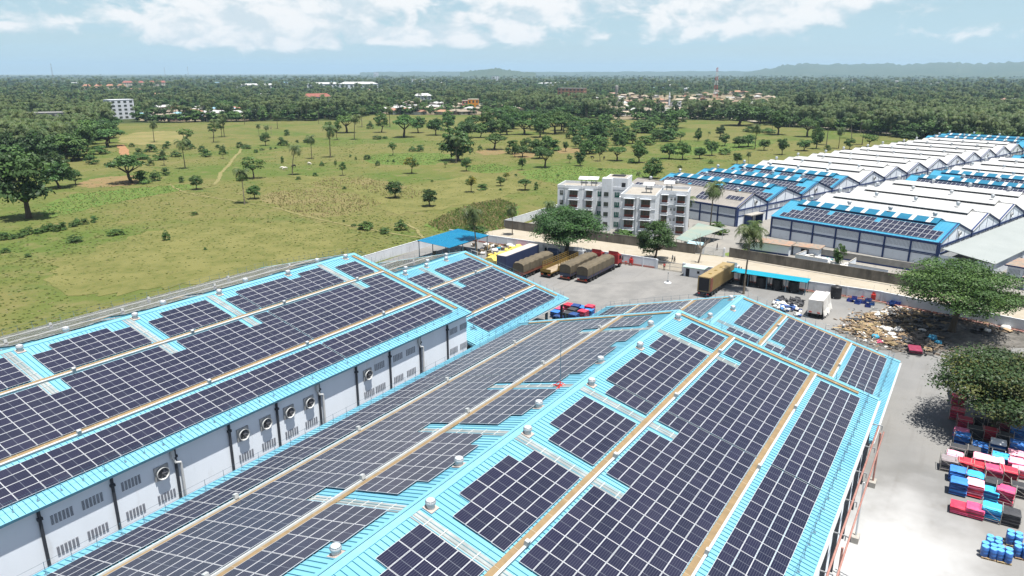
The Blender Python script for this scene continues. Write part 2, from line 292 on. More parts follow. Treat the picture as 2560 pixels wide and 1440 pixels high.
D_TREES=[('mango',114.4,270.6,20.5,23.0),('mango',172.8,372.9,13.4,12.1),('round',152.8,367.3,10.9,11.1),('round',154.5,331.9,13.8,12.3),('round',163.1,335.6,6.4,6.5),('spread',179.1,319.9,16.5,13.6),('bush',182.3,315.0,10.1,6.6),('bush',189.4,317.8,5.5,5.6),('round',183.8,278.5,5.8,6.6),('bush',192.9,303.1,3.6,3.3),('bush',203.1,331.4,5.0,4.3),('round',208.3,498.6,17.1,14.9),('mango',228.8,510.8,15.4,14.4),('spread',264.1,520.6,20.7,18.5),('round',279.6,518.4,12.7,14.9),('mango',239.0,509.2,18.3,13.3),('round',209.7,431.1,15.8,10.1),('bush',207.8,406.6,8.7,5.8),('round',250.3,491.7,10.4,8.0),('round',179.3,418.9,16.7,11.7),('mango',191.9,465.7,13.6,16.2),('bush',237.5,453.5,13.4,5.5),('bush',250.1,434.1,5.9,4.0),('bush',260.8,438.9,10.0,5.6),('bush',278.0,449.0,4.7,3.7),('bush',271.9,477.8,4.3,3.3),('bush',235.2,406.1,11.5,4.2),('bush',238.9,393.2,9.1,4.6),('bush',253.6,400.5,7.1,4.3),('bush',220.8,373.5,4.7,3.9),('bush',289.8,465.3,4.9,3.9),('open',301.6,462.8,12.1,11.2),('round',280.9,430.5,5.7,7.9),('bush',287.2,434.7,5.2,3.7),('open',345.8,494.0,9.1,11.2),('open',355.9,498.2,6.8,13.9),('bush',263.2,385.7,8.0,5.3),('bush',277.2,388.1,5.8,5.5),('bush',307.6,412.9,5.3,4.8),('bush',306.6,404.8,6.3,3.7),('bush',278.5,411.6,5.0,4.6),('bush',299.7,425.1,4.2,2.7),('round',181.9,238.6,5.7,5.8),('open',219.2,286.3,12.0,10.3),('bush',211.1,284.4,5.5,2.6),('bush',119.6,199.4,2.6,3.6),('bush',115.5,218.8,5.4,2.2),('bush',103.8,219.8,4.7,2.4),('bush',86.5,222.1,2.6,1.6),('bush',87.6,212.1,2.4,1.1),('bush',118.5,178.8,1.3,0.9),('bush',148.2,227.7,3.1,1.4),('bush',94.0,240.4,3.5,2.7),('bush',95.4,239.3,2.4,2.2),('bush',97.7,239.9,3.7,1.8),('bush',99.9,241.6,3.2,2.4),('bush',101.6,242.0,2.9,2.8),('bush',104.1,241.7,3.7,1.9),('bush',106.1,242.1,2.5,2.8),('bush',107.9,242.3,4.0,2.8),('bush',108.8,239.8,3.3,2.6),('bush',111.0,240.4,3.6,2.9),('bush',115.0,242.9,3.1,2.0),('bush',117.5,245.1,3.1,2.6),('bush',118.8,243.6,3.1,2.2),('bush',122.4,244.6,3.2,2.5),('bush',162.1,152.1,4.4,2.0),('bush',163.4,161.0,5.6,3.1),('bush',168.6,150.9,4.5,3.9),('bush',164.5,167.4,2.1,1.1),('bush',167.9,175.3,1.3,0.8),('round',327.6,412.1,7.4,8.9),('bush',333.2,403.5,7.1,6.7),('bush',335.4,400.0,5.4,3.9),('bush',390.7,464.9,6.0,5.5),('dead',391.9,484.4,4.5,8.5),('bush',353.5,409.9,4.0,2.3),('bush',359.6,406.1,8.5,4.1),('bush',305.3,388.1,3.6,1.8),('bush',311.6,387.7,2.6,2.1),('bush',317.0,388.8,2.6,1.3),('open',385.9,413.0,8.4,13.4),('open',384.6,402.8,8.3,13.8),('spread',436.3,445.7,19.2,15.5),('round',455.2,424.2,12.6,17.0),('bush',479.9,460.2,7.1,7.9),('spread',429.8,377.5,19.7,18.2),('round',468.6,395.8,13.9,14.2),('round',457.6,368.8,14.0,14.3),('round',499.0,388.5,12.3,11.9),('open',328.0,297.5,6.2,8.3),('bush',353.9,304.1,6.1,3.6),('bush',356.4,300.2,6.6,4.6),('bush',405.6,382.7,7.8,3.7),('bush',411.2,380.3,4.8,2.5),('tallround',327.9,248.7,20.7,20.2),('round',444.5,328.8,13.8,12.9),('round',458.8,326.1,11.6,11.9),('spread',390.2,266.4,14.5,11.1),('round',467.3,313.0,13.5,13.7),('bush',369.8,293.2,5.1,2.6),('bush',381.0,271.2,3.6,4.2),('yellow',272.3,235.3,7.5,8.0),('open',248.8,258.4,4.8,6.7),('bush',269.6,295.1,3.0,3.0),('bush',266.5,322.7,2.4,4.5),('bush',276.0,291.6,1.7,3.5),('bush',304.4,295.7,5.0,3.3),('bush',286.9,271.5,3.0,3.5),('bush',304.0,275.1,2.7,1.6),('bush',302.1,277.9,1.8,1.4),('bush',226.8,264.8,3.0,1.9),('bush',240.7,268.2,3.1,2.0),('bush',307.9,312.8,2.3,1.9),('bush',299.5,299.7,1.8,2.3),('round',294.3,218.0,5.4,7.0),('open',299.9,235.9,2.7,3.2),('mango',213.4,193.4,7.3,6.8),('mango',206.1,170.1,6.5,6.7),('yellow',241.1,176.4,5.3,6.8),('bush',249.0,175.9,6.1,2.9),('round',262.3,176.0,4.0,4.3),('yellow',279.2,184.0,3.3,3.4),('bush',252.2,169.0,2.0,1.0),('bush',218.6,226.9,2.4,1.4),('bush',255.5,208.8,1.8,1.1),('bush',293.8,379.3,3.5,2.5),('round',360.5,231.6,4.5,8.6),('round',394.9,245.3,8.1,8.3),('round',386.8,231.5,7.9,9.1),('round',415.1,242.1,7.3,8.6),('round',313.5,197.0,4.3,6.7),('spread',328.4,191.9,10.5,10.7),('round',404.3,221.8,4.3,6.7),('round',437.6,232.2,6.7,7.7),('spread',514.2,303.0,10.4,8.6),('round',537.7,296.9,14.6,16.3),('round',548.1,329.1,15.2,15.6),('open',546.0,284.0,10.6,10.2),('mango',463.2,229.4,11.8,17.1),('open',352.1,190.5,4.2,4.9),('tallround',344.2,179.9,7.0,10.4),('round',396.8,203.5,8.7,8.9),('open',369.6,180.7,6.5,8.7),('spread',376.5,173.6,10.4,8.7),('round',437.7,197.7,7.3,7.9),('round',374.5,159.4,10.1,10.8),('bush',370.7,161.8,5.3,3.1),('round',401.8,152.7,10.1,9.9),('round',402.2,144.7,9.6,10.2),('round',411.6,137.6,7.4,7.1),('round',431.9,137.2,7.7,9.3),('bush',442.6,132.8,8.3,4.5),('tallround',320.8,129.5,10.1,10.3),('tallround',519.8,176.2,5.5,10.1),('open',506.6,184.9,8.0,7.6),('bush',499.5,162.6,6.1,4.2),('mango',562.0,173.4,7.7,9.4),('round',494.6,149.1,7.6,8.3),('round',489.1,137.6,10.1,8.1),('round',497.8,134.2,10.7,8.7),('round',479.7,119.0,8.2,7.3),('round',396.5,112.0,5.4,6.6),('bush',392.4,125.0,3.1,2.7),('spread',257.7,160.5,5.7,5.2),('bush',261.2,157.1,2.4,4.1),('round',636.2,236.7,22.3,16.1),('bush',570.0,239.4,19.8,8.8),('mango',698.3,197.4,31.5,21.4),('mango',719.6,184.6,22.9,17.9),('round',609.4,141.5,19.8,20.2),('round',459.2,103.1,7.7,10.4),('spread',602.2,118.1,16.7,14.9),('tallround',508.5,93.2,9.4,15.4),('round',491.0,97.0,10.7,7.3),('bush',501.6,85.1,5.6,3.9),('round',514.7,74.2,7.2,7.4),('open',538.5,66.3,12.3,8.7),('mango',595.7,47.4,13.2,7.6),('casuarina',815.7,170.7,19.3,31.7),('casuarina',808.0,158.3,20.7,32.9),('casuarina',827.8,152.0,15.1,25.7),('casuarina',1259.3,177.4,31.0,26.5),('casuarina',1267.7,164.4,21.1,22.7),('bush',545.1,186.5,4.9,2.5),('bush',418.1,116.5,3.2,1.6),('bush',365.0,132.3,2.9,1.7),('bush',293.0,187.5,2.3,1.2),('bush',303.9,170.6,1.9,1.2),('bush',320.7,144.8,3.5,1.6),('bush',627.0,166.8,16.7,5.5),('bush',625.7,153.4,13.2,4.7),('bush',335.1,163.6,2.9,1.2),('round',485.7,289.1,16.0,14.6),('mango',466.4,320.3,11.6,12.9),('spread',602.8,332.3,19.1,13.4),('spread',517.2,343.9,18.8,11.9),('round',505.9,352.1,14.2,18.1),('spread',585.1,377.1,13.9,17.3),('spread',501.2,313.0,20.0,12.8),('spread',503.2,363.7,15.2,14.6),('round',511.2,397.7,12.4,16.8),('mango',659.9,387.1,14.5,12.1),('round',623.3,421.0,19.8,14.8),('mango',491.9,324.0,13.6,15.0),('round',666.2,373.5,16.7,15.2),('spread',632.9,440.7,15.7,15.5),('spread',652.9,427.6,17.3,16.3),('spread',586.2,347.7,18.6,13.5),('mango',454.1,335.4,16.0,13.4),('spread',557.0,341.9,14.3,16.2),('spread',521.1,295.7,19.6,15.3),('round',525.9,310.0,12.9,15.8),('round',626.1,391.5,16.8,12.0),('round',563.3,374.2,16.4,13.3),('round',588.2,339.1,16.1,13.8),('round',547.7,353.9,16.5,15.6),('round',579.5,364.6,14.6,13.9),('spread',554.7,308.9,16.8,17.9),('bush',579.0,275.9,12.6,9.0),('bush',612.0,256.8,13.3,8.1),('bush',588.6,220.6,9.2,11.0),('bush',450.5,219.8,12.5,7.5),('round',587.6,255.0,9.4,7.6),('round',475.7,216.7,11.2,9.6),('bush',522.2,239.6,9.2,7.5),('round',497.8,245.2,14.3,7.1),('bush',507.2,243.8,9.3,8.1),('bush',459.1,211.9,9.2,10.3),('bush',538.6,251.6,15.2,10.5),('bush',473.3,197.1,15.0,7.3),('bush',525.6,209.0,13.2,9.7),('bush',625.7,287.7,12.5,9.3),('bush',523.0,270.0,9.6,8.0),('bush',501.2,200.5,11.4,8.8),('bush',571.8,304.4,9.4,10.5),('bush',510.4,257.3,14.2,7.6),('bush',502.4,221.6,9.1,7.4),('round',576.2,243.8,15.8,8.6),('bush',490.4,262.0,13.1,9.8),('round',631.6,337.0,12.8,7.6),('bush',591.6,296.9,10.4,10.0),('bush',458.4,229.3,15.9,7.5),('bush',553.0,248.4,9.5,7.6),('bush',534.2,202.4,14.4,7.4),('bush',586.7,226.4,10.1,9.6),('round',648.4,311.7,15.7,10.0),('round',618.6,250.6,13.7,10.4),('bush',494.0,226.0,12.1,8.3),('round',636.1,247.3,11.3,7.2),('round',711.2,282.3,11.1,9.8),('bush',735.1,373.8,13.8,9.6),('bush',697.9,285.4,15.8,9.7),('round',528.0,283.3,15.8,10.0),('bush',474.0,237.3,15.7,7.2),('bush',545.7,279.3,10.4,8.0),('bush',505.9,193.6,12.9,10.9),('bush',477.4,208.6,13.5,8.9),('bush',570.2,233.4,14.2,10.8),('bush',570.1,278.5,13.0,7.6),('bush',649.7,277.3,14.1,7.2),('round',620.1,315.2,15.4,7.3),('bush',496.6,257.2,14.3,9.9),('round',590.9,307.9,15.8,9.6),('bush',612.7,293.5,10.2,9.6),('bush',387.2,234.1,9.4,10.0),('round',362.8,216.0,10.2,7.1),('bush',374.4,242.0,9.8,10.1),('bush',423.8,215.0,8.1,6.4),('round',426.7,224.5,8.1,7.5),('bush',377.5,222.0,8.9,9.5),('bush',400.3,203.0,10.3,8.0),('round',363.9,228.6,9.0,6.8),('bush',407.0,230.5,11.3,7.9),('bush',419.2,244.1,10.3,8.4),('bush',414.3,201.7,9.9,9.5),('bush',391.5,229.8,8.5,6.7),('spread',214.6,515.5,17.2,20.0),('round',187.4,428.3,14.3,13.5),('round',219.2,457.9,23.6,14.7),('mango',249.0,544.3,23.8,17.6),('bush',216.7,436.3,16.6,13.6),('mango',282.2,546.4,14.7,16.0),('spread',205.4,428.9,18.4,16.1),('bush',232.0,521.5,15.9,13.1),('mango',195.1,466.5,18.6,15.3),('bush',176.1,424.7,21.8,13.3),('spread',264.9,494.8,23.0,12.8),('bush',271.2,544.8,15.5,17.6),('round',214.7,474.0,16.6,20.1),('mango',220.2,512.0,17.0,16.7),('bush',241.3,500.3,24.2,13.3),('mango',210.5,483.0,22.7,12.9),('round',240.9,472.7,14.1,17.2),('bush',195.3,481.6,20.4,19.3),('mango',297.7,559.1,23.6,14.0),('spread',267.3,571.7,14.3,16.0),('round',198.8,441.5,15.9,16.1),('mango',185.9,412.9,17.1,19.7)]
D_PALMS=[(300.1,497.9,15.8),(224.0,347.0,15.4),(225.0,367.0,8.8),(171.6,231.1,13.7),(323.1,462.5,17.0),(354.6,493.5,18.4),(290.0,325.3,13.8),(300.1,320.9,19.3),(236.5,279.9,14.8),(393.9,394.6,19.0),(262.2,368.2,8.1),(376.4,480.1,9.7),(435.2,529.2,15.3),(297.8,125.7,6.2),(536.4,174.6,6.1),(484.2,126.0,16.6),(396.3,105.9,7.5),(538.2,92.3,19.2),(519.2,81.4,14.0),(605.6,86.7,15.6),(554.6,72.3,17.6),(647.9,68.1,15.0),(646.4,43.2,14.6),(671.1,32.3,13.0),(325.8,251.9,13.9),(318.3,242.8,14.9),(360.8,451.9,10.5),(490.2,480.4,18.0),(504.0,459.0,19.5),(154.0,111.4,14.3),(182.5,115.3,11.1),(198.7,121.7,9.7),(221.5,69.1,15.6),(225.4,80.4,8.9),(158.6,39.8,15.2),(194.6,48.7,8.0),(152.5,133.5,4.7),(703.0,11.6,17.4),(718.0,26.3,15.2),(636.1,152.8,13.8),(720.0,63.9,17.1)]
D_OPEN=[(31.0,301.2),(140.5,353.5),(199.4,436.4),(336.5,615.1),(394.2,718.1),(489.2,626.8),(549.4,569.4),(647.4,610.7),(730.1,467.5),(739.9,393.5),(702.6,345.2),(748.3,274.7),(769.3,218.0),(699.2,157.8),(688.2,121.5),(615.7,34.1),(564.0,-20.2),(502.9,-136.5),(173.1,-54.0),(77.9,-9.6),(23.0,75.0),(15.5,189.3)]
D_VILLAGE=[[(1317.0,667.7),(1579.4,717.1),(1589.9,587.3),(1836.1,575.5),(1641.6,401.8),(1197.0,273.6),(852.6,219.6),(828.7,285.4),(756.1,313.8),(711.8,331.1),(804.1,400.6)],[(799.3,737.6),(887.1,751.9),(934.2,679.1),(862.0,552.0),(744.4,476.6),(688.4,547.3),(665.4,614.6)],[(504.5,863.0),(581.7,923.0),(637.4,898.6),(599.5,766.4),(493.1,644.3),(445.0,695.0),(432.4,737.9)]]
D_HOUSES=[(1178.5,433.6,9.1,7.9,'cream',1.41),(977.1,334.3,8.5,6.7,'grey',2.02),(1283.9,587.6,8.9,7.0,'white',1.13),(1484.2,369.7,9.6,7.7,'cream',0.27),(1201.6,464.8,8.5,7.5,'cream',0.38),(853.1,250.0,14.1,5.8,'cream',0.08),(783.2,316.9,9.1,8.0,'white',1.15),(1417.0,492.9,8.7,6.3,'cream',-0.41),(928.6,420.0,14.0,5.9,'white',0.18),(921.1,268.1,11.7,5.9,'cream',0.21),(1005.7,458.4,12.7,7.9,'white',0.09),(1640.7,430.1,13.6,6.7,'cream',-0.1),(958.7,375.0,8.3,6.1,'cream',1.51),(1318.4,362.2,10.0,7.1,'cream',1.1),(906.0,323.9,9.8,7.6,'rust',0.15),(1233.8,292.9,10.5,7.9,'pink',1.21),(788.7,356.8,9.8,5.9,'cream',-0.33),(1118.7,494.2,11.9,8.2,'pink',1.36),(1522.1,519.6,8.8,7.2,'grey',1.19),(903.5,334.6,12.9,6.7,'cream',1.24),(1576.6,567.5,8.5,7.1,'cream',0.3),(1475.3,389.3,11.1,7.2,'white',-0.11),(1017.9,321.9,11.8,6.9,'pink',0.02),(1056.6,272.7,14.0,5.9,'cream',0.22),(1007.1,478.4,8.6,8.0,'grey',-0.45),(795.1,311.8,9.6,7.8,'grey',1.64),(985.6,325.8,12.4,6.8,'cream',-0.42),(1458.0,479.4,8.6,6.7,'rust',1.62),(806.3,401.4,10.3,7.7,'cream',1.53),(1142.5,540.6,9.6,7.7,'cream',0.47),(1452.1,685.7,13.9,8.2,'pink',-0.4),(1038.4,380.4,10.5,7.3,'cream',-0.49),(1236.5,620.7,11.9,8.2,'white',0.3),(1146.7,290.2,10.2,7.9,'grey',1.13),(1041.1,517.6,10.8,6.6,'white',1.42),(1060.3,439.1,13.8,6.9,'rust',1.26),(899.0,350.0,12.9,6.0,'grey',1.62),(859.6,374.3,12.9,7.8,'white',-0.4),(1001.3,419.3,8.7,5.8,'pink',-0.46),(893.7,362.4,11.3,7.7,'rust',1.72),(860.9,291.0,13.0,6.2,'cream',-0.49),(1171.2,339.3,14.2,6.0,'pink',1.21),(1422.8,641.9,12.4,7.6,'cream',1.62),(1329.3,662.8,13.0,7.4,'cream',1.52),(982.6,433.2,13.7,6.3,'cream',1.91),(1161.1,462.9,10.5,7.8,'rust',-0.06),(1093.4,267.4,12.3,8.2,'cream',-0.47),(1251.2,394.5,12.5,6.6,'rust',1.11),(1403.7,383.3,11.1,7.5,'pink',-0.33),(956.0,245.0,12.1,7.7,'white',-0.12),(980.9,263.0,12.0,7.0,'rust',1.59),(1118.2,355.3,13.9,6.0,'cream',1.09),(1370.8,409.7,10.0,5.8,'grey',1.71),(1672.8,507.6,12.5,7.5,'cream',-0.44),(828.0,293.2,10.5,7.4,'grey',1.42),(827.1,345.2,11.5,7.6,'cream',1.13),(1268.4,555.2,11.0,5.9,'cream',-0.09),(1281.4,384.1,11.2,6.5,'cream',-0.11),(1420.9,478.9,11.9,6.7,'pink',0.19),(1264.2,443.9,13.5,6.8,'cream',1.27),(1104.4,304.7,14.0,8.2,'white',1.84),(968.8,472.6,12.5,7.8,'cream',1.48),(1047.4,349.1,9.2,7.4,'grey',1.48),(1509.6,434.4,8.3,7.9,'white',1.81),(1407.5,574.3,12.5,6.6,'grey',1.39),(809.2,388.5,13.9,6.5,'cream',2.03),(1068.7,413.9,10.1,6.4,'pink',1.88),(876.3,398.4,9.0,5.9,'cream',1.84),(1357.3,579.3,12.5,7.4,'cream',-0.01),(1535.8,509.3,11.3,7.3,'cream',1.69),(1161.4,539.4,13.1,6.7,'grey',-0.42),(1815.9,576.2,11.0,7.5,'pink',-0.34),(1354.8,564.9,12.0,6.8,'cream',-0.38),(1663.3,527.5,9.2,6.0,'white',1.22),(1306.8,439.7,9.0,6.3,'rust',0.37),(1382.8,335.6,9.2,6.6,'cream',0.24),(909.2,279.4,13.3,6.5,'cream',0.14),(1519.9,674.1,9.6,5.9,'cream',1.73),(1376.2,394.7,8.6,6.7,'cream',1.92),(1410.6,507.4,14.3,6.9,'rust',0.07),(941.7,380.3,12.3,6.1,'cream',1.44),(1326.3,469.9,11.3,6.9,'cream',2.02),(913.0,400.4,13.3,7.0,'pink',-0.15),(1662.9,554.9,13.9,8.2,'rust',0.13),(766.8,324.2,10.7,6.3,'cream',1.39),(732.1,650.3,16.4,7.7,'white',1.09),(845.8,570.3,10.1,7.9,'cream',-0.14),(714.4,527.2,14.9,7.8,'cream',-0.48),(678.7,577.3,16.9,8.9,'rust',1.7),(749.2,596.0,16.7,7.4,'cream',0.4),(766.1,492.2,16.0,7.2,'cream',1.14),(757.6,627.5,11.1,7.4,'cream',1.5),(870.6,661.9,10.2,9.0,'cream',-0.16),(769.1,511.5,11.3,7.2,'cream',1.75),(839.6,742.5,9.8,9.3,'white',1.57),(867.9,741.1,15.9,7.9,'cream',1.85),(793.8,677.0,11.8,9.4,'white',-0.18),(775.9,567.0,9.8,7.2,'white',-0.19),(783.3,553.4,13.0,9.7,'cream',1.32),(793.5,605.8,14.2,7.1,'cream',-0.42),(672.8,596.7,14.4,9.6,'rust',-0.44),(714.6,542.2,16.1,8.3,'cream',1.15),(882.8,711.7,16.8,8.6,'white',0.41),(898.5,632.0,14.5,8.6,'white',0.48),(739.5,680.8,16.5,7.8,'cream',1.49),(693.5,632.7,16.6,7.8,'white',-0.41),(730.7,629.6,14.9,8.0,'white',0.43),(889.1,651.0,16.1,9.0,'white',1.22),(829.7,535.6,13.4,8.1,'white',1.91),(901.0,708.5,16.1,9.2,'white',0.42),(881.1,738.3,13.9,8.5,'cream',0.38),(693.8,546.0,14.6,7.0,'rust',1.41),(799.0,721.6,13.1,7.9,'white',-0.28),(794.9,642.8,16.2,9.2,'white',1.74),(841.1,591.5,11.6,8.5,'cream',-0.38),(516.5,771.1,13.0,7.2,'rust',2.04),(528.4,770.8,10.2,8.7,'white',-0.22),(498.6,678.2,12.1,8.2,'white',1.17),(468.9,750.3,14.2,8.7,'cream',0.07),(613.5,823.1,15.5,7.6,'rust',1.23),(564.1,871.8,14.0,8.9,'rust',1.5),(602.7,898.4,12.6,8.3,'white',1.22),(592.3,844.0,11.2,6.8,'blue',-0.4),(518.3,856.9,14.2,6.5,'cream',1.23),(494.3,764.1,14.2,8.9,'blue',1.12),(584.3,801.6,12.9,6.7,'blue',1.73),(461.6,786.6,11.9,7.8,'blue',0.07),(548.5,737.9,13.4,7.9,'white',0.15),(453.1,703.5,12.7,6.5,'white',-0.29),(557.4,724.9,11.4,7.3,'white',1.16),(518.9,726.2,9.7,8.2,'white',1.96),(484.3,724.6,12.5,7.0,'blue',-0.47),(506.1,668.9,11.2,7.1,'cream',1.79),(508.6,861.3,11.2,8.6,'cream',1.28),(531.8,850.2,12.8,8.9,'cream',0.28),(469.6,672.8,9.8,8.4,'cream',0.21),(483.1,795.8,14.8,7.6,'cream',1.94),(440.1,729.4,11.6,8.0,'white',1.13),(565.9,832.8,10.5,7.0,'white',-0.05),(525.8,818.9,12.4,8.4,'cream',0.11),(566.9,909.9,13.2,6.6,'white',0.08),(483.8,674.8,12.4,6.7,'white',0.49),(619.8,900.9,12.3,7.2,'white',1.42),(605.7,789.3,10.0,6.6,'blue',1.12),(553.1,789.0,14.2,8.5,'white',1.43),(1491.3,-14.2,10.4,6.5,'pink',-0.35),(1452.8,21.5,9.2,6.9,'white',-0.37),(1579.9,-29.5,11.1,8.2,'white',1.09),(1547.7,10.6,12.4,6.8,'white',-0.04),(1515.7,37.9,14.9,7.5,'cream',2.06),(2316.5,1778.5,18.7,12.7,'white',0.37),(6466.1,2667.5,24.8,12.0,'cream',1.21),(2653.8,1023.7,23.2,15.3,'white',1.24),(1794.5,1337.0,26.7,14.8,'white',2.0),(3832.0,220.4,27.7,16.3,'white',-0.47),(4486.1,459.2,18.7,13.5,'white',-0.19),(2742.7,762.0,23.8,15.3,'white',0.08),(1418.9,905.3,17.8,12.8,'cream',0.14),(3819.8,2232.6,22.6,16.4,'white',1.46),(1429.1,1356.4,18.7,14.6,'white',1.69),(1381.9,1271.7,25.7,14.4,'white',1.68),(1417.3,1026.9,23.7,13.1,'cream',-0.05),(4374.0,3551.8,22.6,16.3,'rust',-0.33),(1024.1,1372.1,25.6,12.9,'rust',1.3),(1579.1,1220.3,26.6,14.8,'white',1.24),(1765.4,508.2,25.2,16.1,'rust',1.12),(3502.7,239.9,16.9,14.9,'white',1.7),(940.8,1542.0,26.4,14.5,'rust',0.36),(1254.6,1432.0,22.1,16.3,'white',1.28),(1087.2,1340.7,25.6,13.5,'white',-0.49),(1175.9,2223.7,28.0,12.7,'rust',1.81),(2569.5,248.9,27.7,11.6,'cream',1.15),(2038.7,2185.4,20.6,13.0,'white',2.0),(822.8,1768.2,19.1,13.7,'white',1.79),(2197.9,3064.7,27.0,12.7,'blue',1.52),(4170.9,1620.0,20.0,13.4,'white',1.91),(1662.0,2127.8,17.2,12.9,'white',-0.42),(2136.8,531.4,16.9,14.3,'white',1.55),(2108.7,633.8,16.6,12.1,'white',0.27),(1183.6,2030.5,26.7,15.1,'rust',-0.39),(1237.9,2379.9,19.6,16.3,'white',-0.12),(7236.5,49.1,20.8,14.3,'blue',-0.48),(2347.4,381.6,20.4,12.1,'white',1.76),(2788.5,2924.6,19.3,12.8,'blue',1.88),(5012.5,743.9,22.2,14.7,'rust',1.42),(1435.6,1385.4,18.7,14.0,'rust',-0.08),(2788.7,2202.1,25.5,15.5,'white',1.14),(1795.6,3549.1,24.6,11.8,'white',0.1),(4362.2,2805.6,22.2,12.3,'cream',1.26),(1524.4,998.2,18.7,14.6,'white',0.13),(2379.9,5308.7,26.5,16.1,'white',-0.07),(925.0,1393.5,20.7,16.4,'cream',-0.31),(2138.8,856.2,26.6,15.2,'blue',1.96),(7051.8,1307.6,17.5,14.9,'rust',1.19),(1149.6,2398.9,28.2,15.1,'blue',1.12),(2298.7,2727.1,24.2,14.1,'blue',1.88)]
